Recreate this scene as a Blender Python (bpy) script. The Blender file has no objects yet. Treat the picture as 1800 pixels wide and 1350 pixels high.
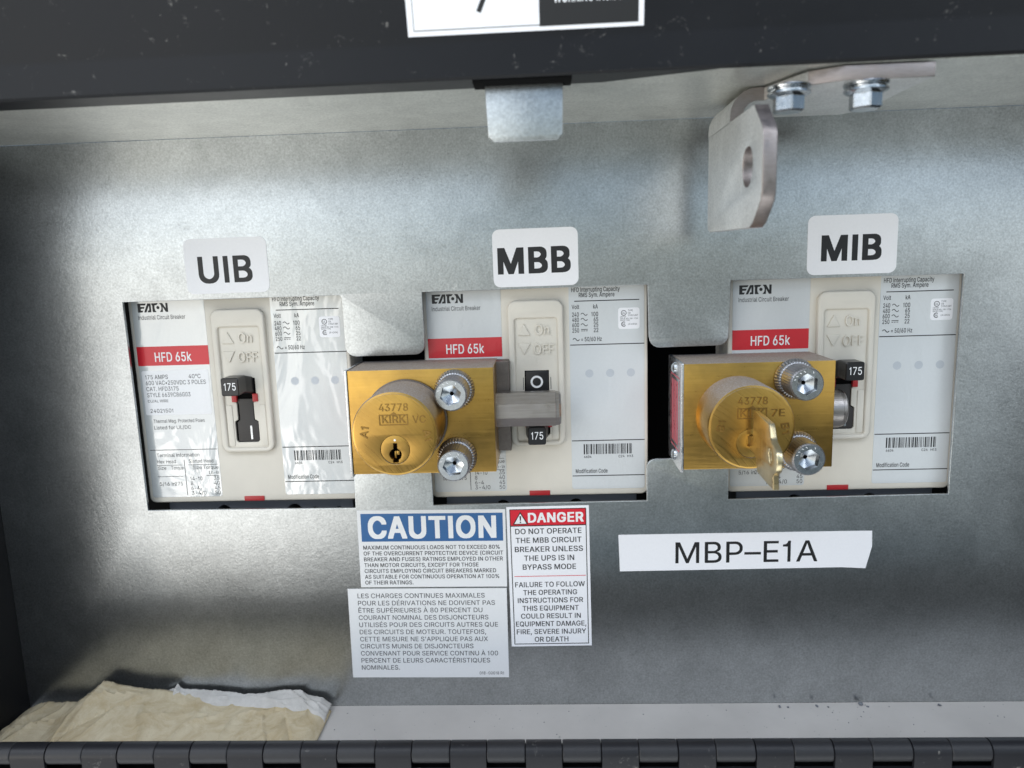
import bpy, bmesh, math, random
from mathutils import Vector, Matrix, noise
from mathutils.geometry import tessellate_polygon

SC = bpy.context.scene
COL = SC.collection
MM = 0.001
random.seed(7)

def V(x, y, z):
    """millimetres (right, up, towards the viewer) -> Blender metres"""
    return Vector((x * MM, -z * MM, y * MM))

# ------------------------------------------------------------------ camera
cam = bpy.data.cameras.new("camera")
camo = bpy.data.objects.new("camera", cam)
COL.objects.link(camo)
R = Matrix(((0.9987778, 0.0251688, 0.0425373),
            (-0.0317294, 0.9863828, 0.1613762),
            (-0.0378964, -0.1625287, 0.9859758)))
M = Matrix(((1, 0, 0), (0, 0, -1), (0, 1, 0))) @ R
camo.matrix_world = Matrix.Translation(V(18.567, 11.765, 339.915)) @ M.to_4x4()
cam.sensor_width = 36.0
cam.lens = 36.0 * 1300.0 / 1800.0
cam.clip_start = 0.01
cam.clip_end = 100.0
cam.dof.use_dof = True
cam.dof.focus_distance = 0.332
cam.dof.aperture_fstop = 10.0
SC.camera = camo

# ------------------------------------------------------------------ light
SUN_EL, SUN_ROT = math.radians(55), math.radians(200)
world = bpy.data.worlds.new("World")
SC.world = world
world.use_nodes = True
wn = world.node_tree
wn.nodes.clear()
sky = wn.nodes.new("ShaderNodeTexSky")
sky.sky_type = 'NISHITA'
sky.sun_disc = False
sky.sun_elevation = SUN_EL
sky.sun_rotation = SUN_ROT
sky.dust_density = 0.2
sky.ozone_density = 1.5
bg = wn.nodes.new("ShaderNodeBackground")
bg.inputs[1].default_value = 0.06
wo = wn.nodes.new("ShaderNodeOutputWorld")
wn.links.new(sky.outputs[0], bg.inputs[0])
wn.links.new(bg.outputs[0], wo.inputs[0])

def area(name, loc, target, sx, sy, radiance, color):
    l = bpy.data.lights.new(name, 'AREA')
    l.shape = 'RECTANGLE'
    l.size, l.size_y = sx * MM, sy * MM
    l.energy = radiance * math.pi * l.size * l.size_y
    l.color = color
    o = bpy.data.objects.new(name, l)
    COL.objects.link(o)
    p, t = V(*loc), V(*target)
    o.location = p
    o.rotation_euler = (t - p).to_track_quat('-Z', 'Y').to_euler()
    return o

area("daylight_fill_left", (-690, -50, 1000), (-690, -50, 0), 560, 900, 1.45, (1.0, 0.99, 0.965))  # added area lamps, out of frame, standing in for daylight on each side
area("daylight_fill_left_soft", (-240, -50, 1000), (-240, -50, 0), 360, 920, 0.68, (0.98, 1.0, 0.98))
area("sun_glint_lamp", (-490, -330, 760), (-140, -70, 0), 190, 170, 1.5, (1.0, 0.95, 0.87))  # small added lamp for a warm glint on film and panel
area("sunlit_ground_lamp", (-1000, -330, 700), (-120, -60, 0), 420, 420, 6.0, (1.0, 0.95, 0.86))  # added lamps, this and the next, in place of light off sunlit ground
area("ground_bounce_fill", (-100, -1000, 620), (0, 0, 0), 1700, 800, 1.9, (0.93, 0.98, 1.0))
area("sky_fill_left", (-850, 850, 950), (0, -40, 0), 1100, 620, 3.6, (0.90, 0.95, 1.0))  # three added area lamps in place of open sky
area("sky_fill_right", (950, 860, 950), (0, -40, 0), 900, 560, 3.3, (0.86, 0.93, 1.0))
area("sky_fill_middle", (60, 950, 850), (0, -40, 0), 800, 420, 3.2, (0.88, 0.94, 1.0))
area("daylight_fill_top", (-150, 330, 1050), (-150, 330, 0), 1500, 230, 0.30, (0.90, 0.98, 0.96))
area("daylight_fill_right", (920, 90, 1000), (920, 90, 0), 460, 760, 0.85, (0.84, 0.92, 1.0))
area("front_fill", (330, -260, 1050), (330, -260, 0), 1100, 1100, 0.14, (0.58, 0.82, 1.0))  # added dim fill lamp low in front, no real source

SC.view_settings.view_transform = 'Standard'
SC.view_settings.look = 'None'
SC.view_settings.exposure = 0.22
SC.view_settings.gamma = 1.0
SC.view_settings.use_curve_mapping = False

# ------------------------------------------------------------------ materials
class NB:
    def __init__(s, name):
        s.m = bpy.data.materials.new(name)
        s.m.use_nodes = True
        s.t = s.m.node_tree
        s.b = s.t.nodes["Principled BSDF"]
    def node(s, typ, **kw):
        n = s.t.nodes.new(typ)
        for k, v in kw.items():
            if k in n.inputs:
                n.inputs[k].default_value = v
            else:
                setattr(n, k, v)
        return n
    def link(s, a, b):
        s.t.links.new(a, b)
    def coord(s, scale=(1, 1, 1), rot=(0, 0, 0)):
        tc = s.node("ShaderNodeTexCoord")
        mp = s.node("ShaderNodeMapping")
        mp.inputs["Scale"].default_value = scale
        mp.inputs["Rotation"].default_value = rot
        s.link(tc.outputs["Object"], mp.inputs["Vector"])
        return mp.outputs[0]
    def noise(s, scale, detail=3, rough=0.55, vec=None, dist=0.0):
        n = s.node("ShaderNodeTexNoise")
        n.inputs["Scale"].default_value = scale
        n.inputs["Detail"].default_value = detail
        n.inputs["Roughness"].default_value = rough
        n.inputs["Distortion"].default_value = dist
        s.link(vec if vec is not None else s.coord(), n.inputs["Vector"])
        return n.outputs["Fac"]
    def ramp(s, fac, stops):
        r = s.node("ShaderNodeValToRGB")
        e = r.color_ramp.elements
        while len(e) < len(stops):
            e.new(0.5)
        for i, (p, c) in enumerate(stops):
            e[i].position = p
            e[i].color = (c, c, c, 1) if isinstance(c, (int, float)) else (*c, 1)
        s.link(fac, r.inputs[0])
        return r.outputs[0]
    def mix(s, fac, a, b, mode='MIX'):
        m = s.node("ShaderNodeMix")
        m.data_type = 'RGBA'
        m.blend_type = mode
        for i, x in ((0, fac), (6, a), (7, b)):
            if isinstance(x, (int, float)):
                m.inputs[i].default_value = x if i == 0 else (x, x, x, 1)
            elif isinstance(x, tuple):
                m.inputs[i].default_value = (*x, 1)
            else:
                s.link(x, m.inputs[i])
        return m.outputs[2]
    def math(s, op, a, b=0.0):
        m = s.node("ShaderNodeMath")
        m.operation = op
        for i, x in enumerate((a, b)):
            if isinstance(x, (int, float)):
                m.inputs[i].default_value = x
            else:
                s.link(x, m.inputs[i])
        return m.outputs[0]
    def bump(s, h, strength, dist=0.0005):
        b = s.node("ShaderNodeBump")
        b.inputs["Strength"].default_value = strength
        b.inputs["Distance"].default_value = dist
        s.link(h, b.inputs["Height"])
        s.link(b.outputs[0], s.b.inputs["Normal"])
        return b
    def set(s, name, v):
        if isinstance(v, (int, float)):
            s.b.inputs[name].default_value = v
        elif isinstance(v, tuple):
            s.b.inputs[name].default_value = (*v, 1)
        else:
            s.link(v, s.b.inputs[name])
        return s

def mat_zinc(name, base=0.58, rough=(0.24, 0.34), bump=0.2, tint=(0.95, 0.995, 1.02), metal=0.95):
    n = NB(name)
    cloud = n.noise(15, 6, 0.66, None, 0.7)
    grain = n.noise(1050, 3, 0.65)
    fleck = n.noise(520, 3, 0.7, n.coord((1, 1, 1), (0.3, 0.2, 0.5)))
    hair = n.ramp(n.noise(260, 3, 0.6, n.coord((0.25, 1, 1), (0.0, 0.6, 0.0)), 2.5), [(0.73, 0.0), (0.76, 1.0)])
    hair2 = n.ramp(n.noise(230, 3, 0.6, n.coord((1, 1, 0.22), (0.0, 0.35, 0.0)), 2.5), [(0.73, 0.0), (0.76, 1.0)])
    cloud2 = n.noise(62, 4, 0.6, None, 1.2)
    patch = n.mix(0.42, cloud, cloud2)
    c1 = n.ramp(patch, [(0.36, tuple(base * 0.86 * t for t in tint)), (0.62, tuple(base * 1.10 * t for t in tint))])
    c2 = n.mix(0.55, c1, n.ramp(grain, [(0.32, 0.50), (0.68, 1.0)]), 'MULTIPLY')
    c2 = n.mix(0.22, c2, n.ramp(fleck, [(0.30, 0.5), (0.5, 1.0)]), 'MULTIPLY')
    c3 = n.mix(n.math('MULTIPLY', n.math('MAXIMUM', hair, hair2), 0.30), c2, (0.92, 0.92, 0.92))
    n.set("Base Color", c3).set("Metallic", metal)
    rr = n.node("ShaderNodeMapRange")
    rr.inputs["To Min"].default_value, rr.inputs["To Max"].default_value = rough
    n.link(n.mix(0.35, cloud, fleck), rr.inputs["Value"])
    n.set("Roughness", rr.outputs[0])
    h = n.math('ADD', n.math('MULTIPLY', grain, 0.5), fleck)
    n.bump(h, bump, 0.00025)
    return n.m

def mat_paint(name, col, rough, bump=0.08, scale=500, dust=0.0, spec=0.5):
    n = NB(name)
    g = n.noise(scale, 3)
    big = n.noise(22, 4, 0.6)
    c = n.mix(n.ramp(big, [(0.3, 0.0), (0.8, 1.0)]), tuple(x * 0.88 for x in col), tuple(min(1, x * 1.06) for x in col))
    if dust > 0:
        d1 = n.noise(130, 6, 0.75, None, 1.4)
        d2 = n.noise(340, 3, 0.6, n.coord((1, 1, 2.5)))
        m = n.math('MULTIPLY', n.ramp(d1, [(0.61, 0.0), (0.68, 1.0)]), n.ramp(d2, [(0.45, 0.0), (0.7, 1.0)]))
        c = n.mix(n.math('MULTIPLY', m, dust), c, (0.42, 0.40, 0.37))
    n.set("Base Color", c).set("Roughness", n.ramp(big, [(0.3, rough * 0.88), (0.8, min(1, rough * 1.12))]))
    n.set("Specular IOR Level", spec)
    n.bump(g, bump, 0.0003)
    return n.m

def mat_plain(name, col, rough=0.45, metallic=0.0, spec=0.5):
    n = NB(name)
    g = n.noise(300, 3)
    c = n.mix(g, tuple(x * 0.93 for x in col), tuple(min(1, x * 1.04) for x in col))
    n.set("Base Color", c).set("Roughness", rough).set("Metallic", metallic).set("Specular IOR Level", spec)
    return n.m

def mat_brass(name, ring=False, dust=True):
    n = NB(name)
    if ring:
        # turned face: arcs around an off-centre point
        tc = n.node("ShaderNodeTexCoord")
        mp = n.node("ShaderNodeMapping")
        mp.inputs["Location"].default_value = (0.05, 0, 0.05)
        n.link(tc.outputs["Object"], mp.inputs["Vector"])
        sep = n.node("ShaderNodeSeparateXYZ")
        n.link(mp.outputs[0], sep.inputs[0])
        rad = n.math('SQRT', n.math('ADD', n.math('MULTIPLY', sep.outputs[0], sep.outputs[0]), n.math('MULTIPLY', sep.outputs[2], sep.outputs[2])))
        cmb = n.node("ShaderNodeCombineXYZ")
        n.link(n.math('MULTIPLY', rad, 900.0), cmb.inputs[0])
        n.link(n.math('MULTIPLY', sep.outputs[0], 40.0), cmb.inputs[1])
        line = n.noise(1.6, 3, 0.6, cmb.outputs[0])
    else:
        line = n.mix(0.35, n.noise(1.0, 3, 0.6, n.coord((45, 600, 1300), (0, 0.02, 0))), n.noise(420, 4, 0.7))
    big = n.noise(45, 4, 0.6)
    c = n.mix(line, (0.42, 0.25, 0.055), (0.63, 0.385, 0.105))
    c = n.mix(n.ramp(big, [(0.35, 0.55), (0.62, 0.0)]), c, (0.27, 0.165, 0.055))
    rough = n.ramp(line, [(0.2, 0.24), (0.8, 0.37)])
    met = 1.0
    if dust:
        geo = n.node("ShaderNodeNewGeometry")
        sp = n.node("ShaderNodeSeparateXYZ")
        n.link(geo.outputs["Normal"], sp.inputs[0])
        up = n.ramp(sp.outputs[2], [(0.25, 0.0), (0.75, 1.0)])
        speck = n.noise(1500, 2, 0.7)
        m = n.math('MULTIPLY', up, n.ramp(speck, [(0.25, 0.72), (0.65, 0.95)]))
        c = n.mix(m, c, n.ramp(speck, [(0.3, (0.25, 0.21, 0.19)), (0.7, (0.44, 0.40, 0.38))]))
        rough = n.mix(m, rough, 0.85)
        met = n.math('SUBTRACT', 1.0, n.math('MULTIPLY', m, 0.85))
    n.set("Base Color", c).set("Roughness", rough).set("Metallic", met)
    n.bump(line, 0.25, 0.00015)
    return n.m

def mat_steel(name, col=(0.62, 0.63, 0.64), rough=0.25, streak=None, bump=0.15):
    n = NB(name)
    f = n.noise(1.0, 3, 0.6, n.coord(streak or (700, 700, 700)))
    g = n.noise(260, 4, 0.65)
    n.set("Base Color", n.mix(f, tuple(x * 0.72 for x in col), tuple(min(1, x * 1.2) for x in col)))
    n.set("Metallic", 1.0)
    n.set("Roughness", n.ramp(g, [(0.3, rough * 0.75), (0.75, rough * 1.35)]))
    n.bump(f, bump, 0.00015)
    return n.m

def mat_label(name, col, rough, wav=0.0, coat=0.0, wsc=55):
    n = NB(name)
    g = n.noise(900, 2)
    n.set("Base Color", n.mix(g, tuple(x * 0.96 for x in col), tuple(min(1, x * 1.02) for x in col)))
    n.set("Roughness", rough).set("Coat Weight", coat).set("Coat Roughness", 0.08)
    if wav:
        w = n.noise(wsc, 3, 0.5, n.coord((1, 1, 0.55)), 1.6)
        n.bump(w, wav, 0.004)
        b2 = [x for x in n.t.nodes if x.type == 'BUMP'][0]
        n.link(b2.outputs[0], n.b.inputs["Coat Normal"])
    return n.m

MT = {
    'zinc': mat_zinc("galvanised_steel"),
    'zinc_lit': mat_zinc("galvanised_steel_lit_flange", 0.72, (0.28, 0.38), 0.2, (1.0, 1.01, 0.95), 0.6),  # paler, yellower copy of the panel zinc; bounced light put into the colour
    'zinc_fine': mat_zinc("galvanised_steel_bracket", 0.84, (0.30, 0.44), 0.2, (1.0, 1.0, 0.985), 0.66),
    'dark': mat_paint("dark_grey_paint", (0.010, 0.0105, 0.0125), 0.40, 0.10, 420, 0.40, 0.22),
    'dark_clean': mat_paint("dark_grey_paint_inside", (0.010, 0.010, 0.011), 0.55, 0.10, 420, 0.0, 0.25),
    'hinge': mat_paint("hinge_dark_paint", (0.016, 0.016, 0.019), 0.42, 0.15, 700, 0.5, 0.3),
    'knuckle': mat_paint("worn_dusty_hinge_paint", (0.023, 0.023, 0.026), 0.48, 0.3, 900, 0.8, 0.35),
    'floor': mat_paint("dusty_floor_paint", (0.52, 0.495, 0.47), 0.75, 0.35, 260, 0.2, 0.2),
    'beige': mat_paint("beige_moulded_plastic", (0.72, 0.675, 0.59), 0.48, 0.16, 700),
    'base': mat_paint("grey_moulded_base", (0.17, 0.18, 0.20), 0.55, 0.1, 600),
    'black': mat_plain("black_plastic", (0.012, 0.012, 0.014), 0.32),
    'void': mat_plain("recess_shade", (0.004, 0.004, 0.004), 0.9, 0, 0.1),  # near-black colour stands in for shade inside holes and slots
    'slide': mat_plain("brownish_black_slide", (0.035, 0.031, 0.029), 0.5),
    'redp': mat_plain("red_plastic", (0.42, 0.02, 0.025), 0.35),
    'lab': mat_label("grey_foil_label", (0.62, 0.64, 0.645), 0.36, 0.12, 0.4),
    'lab_film': mat_label("grey_label_under_creased_film", (0.62, 0.64, 0.635), 0.30, 0.45, 1.0, 28),
    'white': mat_label("white_vinyl", (0.87, 0.865, 0.885), 0.42),
    'whitefoil': mat_label("white_glossy_sticker", (0.82, 0.82, 0.83), 0.3, 0.10, 0.5),
    'cream': mat_label("off_white_vinyl", (0.80, 0.80, 0.80), 0.4),
    'redl': mat_label("red_print", (0.60, 0.012, 0.025), 0.38, 0.08, 0.4),
    'redflag': mat_label("red_vinyl_print", (0.66, 0.012, 0.03), 0.42),
    'blue': mat_label("blue_vinyl_print", (0.035, 0.13, 0.32), 0.42),
    'ink': mat_plain("black_ink", (0.012, 0.012, 0.013), 0.5),
    'greyink': mat_plain("dark_grey_ink", (0.03, 0.03, 0.032), 0.5),
    'dots': mat_plain("pale_grey_print", (0.49, 0.52, 0.55), 0.42),
    'whiteink': mat_plain("white_print", (0.85, 0.85, 0.85), 0.45),
    'pinkink': mat_plain("pink_print", (0.72, 0.16, 0.2), 0.45),
    'brass': mat_brass("brushed_brass"),
    'brass_face': mat_brass("turned_brass", True),
    'brass_plug': mat_brass("plug_brass", True, False),
    'stamp': mat_steel("stamped_brass_shaded", (0.30, 0.18, 0.055), 0.4, None, 0.2),  # darker brass copy, painting in the shade of the stamping
    'key': mat_brass("worn_nickel_brass", False, False),
    'bolt': mat_steel("bolt_steel", (0.36, 0.335, 0.32), 0.35, (60, 900, 2600), 0.35),
    'screw': mat_steel("zinc_plated_screw", (0.52, 0.55, 0.58), 0.24, None, 0.1),
    'socket': mat_steel("screw_steel_shaded", (0.26, 0.28, 0.30), 0.3, None, 0.05),  # darker copy of the screw steel, shade of the recess painted in
    'screwside': mat_steel("knurled_screw_side", (0.42, 0.42, 0.44), 0.42),
    'alu': mat_steel("aluminium_nameplate", (0.70, 0.70, 0.71), 0.3, (60, 900, 900), 0.1),
    'plate': mat_steel("brown_steel_plate", (0.20, 0.175, 0.16), 0.5),
    'edge': mat_steel("cut_steel_edge", (0.34, 0.30, 0.285), 0.45, (300, 300, 2500), 0.3),  # brown cut edge, darkened further to include the lid's shade
}
MT['lab_film'].node_tree.nodes['Principled BSDF'].inputs['Coat IOR'].default_value = 2.3
MT['lab_film'].node_tree.nodes['Principled BSDF'].inputs['Coat Roughness'].default_value = 0.09
# keep the key paler than the lock
_k = MT['key'].node_tree
for nd in _k.nodes:
    if nd.type == 'MIX' and nd.data_type == 'RGBA' and not nd.inputs[6].is_linked and not nd.inputs[7].is_linked:
        nd.inputs[6].default_value = (0.60, 0.50, 0.29, 1)
        nd.inputs[7].default_value = (0.80, 0.71, 0.48, 1)

# tan and white paper
def mat_paper(name, a, b, sc=90):
    n = NB(name)
    f = n.noise(sc, 6, 0.7, None, 0.6)
    f2 = n.noise(900, 3, 0.6)
    n.set("Base Color", n.mix(n.ramp(f, [(0.3, 0.0), (0.7, 1.0)]), a, b)).set("Roughness", 0.85).set("Specular IOR Level", 0.2)
    n.bump(n.math('ADD', f, n.math('MULTIPLY', f2, 0.4)), 0.6, 0.0008)
    return n.m
MT['kraft'] = mat_paper("tan_kraft_paper", (0.47, 0.37, 0.22), (0.68, 0.60, 0.44))
MT['tissue'] = mat_paper("white_paper", (0.48, 0.46, 0.43), (0.64, 0.62, 0.59))

# ------------------------------------------------------------------ mesh helpers
def tag(o, label=None, cat=None, group=None, kind=None):
    for k, v in (('label', label), ('category', cat), ('group', group), ('kind', kind)):
        if v:
            o[k] = v
    return o

def empty(name, loc, label, cat, group=None):
    o = bpy.data.objects.new(name, None)
    o.empty_display_size = 0.02
    COL.objects.link(o)
    o.location = V(*loc)
    return tag(o, label, cat, group)

def finish(name, me, m, parent=None, smooth=True, loc=None):
    o = bpy.data.objects.new(name, me)
    COL.objects.link(o)
    ms = m if isinstance(m, (list, tuple)) else [m]
    me.materials.clear()
    for x in ms:
        me.materials.append(MT[x])
    if smooth:
        for p in me.polygons:
            p.use_smooth = True
        me.set_sharp_from_angle(angle=math.radians(32))
    if parent:
        o.parent = parent
    if loc:
        o.location = V(*loc)
    return o

def axis_map(axis):
    if axis == 'z':
        return lambda a, b, c: V(a, b, c)
    if axis == 'x':      # loops drawn as (toward viewer, up), thickness along x
        return lambda a, b, c: V(c, b, a)
    return lambda a, b, c: V(a, c, b)   # 'y': loops as (x, toward viewer)

def plate_mesh(loops, z0, z1, bevel=0.0, axis='z', seg=2):
    cu = bpy.data.curves.new("tmp", 'CURVE')
    cu.dimensions = '2D'
    cu.fill_mode = 'BOTH'
    cu.extrude = max(0.0, (z1 - z0) / 2 - bevel)
    if bevel > 0:
        cu.bevel_depth = bevel
        cu.bevel_resolution = seg
        cu.offset = -bevel
    for lp in loops:
        sp = cu.splines.new('POLY')
        sp.points.add(len(lp) - 1)
        for p, (a, b) in zip(sp.points, lp):
            p.co = (a, b, 0, 1)
        sp.use_cyclic_u = True
    o = bpy.data.objects.new("tmp", cu)
    COL.objects.link(o)
    bpy.context.view_layer.update()
    me = bpy.data.meshes.new_from_object(o.evaluated_get(bpy.context.evaluated_depsgraph_get()))
    bpy.data.objects.remove(o)
    bpy.data.curves.remove(cu)
    bm = bmesh.new()
    bm.from_mesh(me)
    bmesh.ops.remove_doubles(bm, verts=bm.verts, dist=1e-4)
    f = axis_map(axis)
    zc = (z0 + z1) / 2
    for v in bm.verts:
        v.co = f(v.co.x, v.co.y, v.co.z + zc)
    bmesh.ops.recalc_face_normals(bm, faces=bm.faces)
    bm.to_mesh(me)
    bm.free()
    return me

def plate(name, loops, z0, z1, m, parent=None, bevel=0.0, axis='z', loc=None):
    return finish(name, plate_mesh(loops, z0, z1, bevel, axis), m, parent, True, loc)

def rect(x0, y0, x1, y1, r=0.0, n=5):
    if r <= 0:
        return [(x0, y0), (x1, y0), (x1, y1), (x0, y1)]
    out = []
    for cx, cy, a0 in ((x1 - r, y0 + r, -90), (x1 - r, y1 - r, 0), (x0 + r, y1 - r, 90), (x0 + r, y0 + r, 180)):
        for k in range(n + 1):
            a = math.radians(a0 + 90 * k / n)
            out.append((cx + r * math.cos(a), cy + r * math.sin(a)))
    return out

def circ(cx, cy, r, n=48, a0=0.0):
    return [(cx + r * math.cos(a0 + 2 * math.pi * k / n), cy + r * math.sin(a0 + 2 * math.pi * k / n)) for k in range(n)]

def lathe_mesh(prof, n=64, axis='z', knurl=None):
    """prof: list of (radius, height) ; knurl: {row: depth} alternates the radius"""
    bm = bmesh.new()
    f = axis_map(axis)
    if axis == 'x':
        f = lambda a, b, c: V(c, b, a)
    rings = []
    for i, (r, h) in enumerate(prof):
        if r < 1e-6:
            rings.append([bm.verts.new(f(0, 0, h))])
        else:
            kd = (knurl or {}).get(i, 0.0)
            rings.append([bm.verts.new(f((r - (kd if (k // 2) % 2 else 0)) * math.cos(2 * math.pi * k / n), (r - (kd if (k // 2) % 2 else 0)) * math.sin(2 * math.pi * k / n), h)) for k in range(n)])
    for A, B in zip(rings, rings[1:]):
        for k in range(n):
            k2 = (k + 1) % n
            if len(A) == 1:
                bm.faces.new((A[0], B[k], B[k2]))
            elif len(B) == 1:
                bm.faces.new((A[k], A[k2], B[0]))
            else:
                bm.faces.new((A[k], A[k2], B[k2], B[k]))
    bmesh.ops.recalc_face_normals(bm, faces=bm.faces)
    me = bpy.data.meshes.new("lathe")
    bm.to_mesh(me)
    bm.free()
    return me

def lathe(name, prof, m, parent=None, n=64, axis='z', loc=None, knurl=None):
    return finish(name, lathe_mesh(prof, n, axis, knurl), m, parent, True, loc)

def box_bm(bm, x0, y0, z0, x1, y1, z1):
    vs = [bm.verts.new(V(x, y, z)) for x in (x0, x1) for y in (y0, y1) for z in (z0, z1)]
    for q in ((0, 1, 3, 2), (4, 6, 7, 5), (0, 4, 5, 1), (2, 3, 7, 6), (0, 2, 6, 4), (1, 5, 7, 3)):
        bm.faces.new([vs[i] for i in q])

def box(name, b, m, parent=None, bevel=0.0, seg=2, loc=None):
    bm = bmesh.new()
    box_bm(bm, *b)
    bmesh.ops.recalc_face_normals(bm, faces=bm.faces)
    if bevel:
        bmesh.ops.bevel(bm, geom=bm.edges[:], offset=bevel * MM, segments=seg, profile=0.6, affect='EDGES', clamp_overlap=True)
    me = bpy.data.meshes.new("box")
    bm.to_mesh(me)
    bm.free()
    return finish(name, me, m, parent, True, loc)

def join_meshes(meshes):
    bm = bmesh.new()
    for me in meshes:
        bm.from_mesh(me)
    out = bpy.data.meshes.new("joined")
    bm.to_mesh(out)
    bm.free()
    return out

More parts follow.
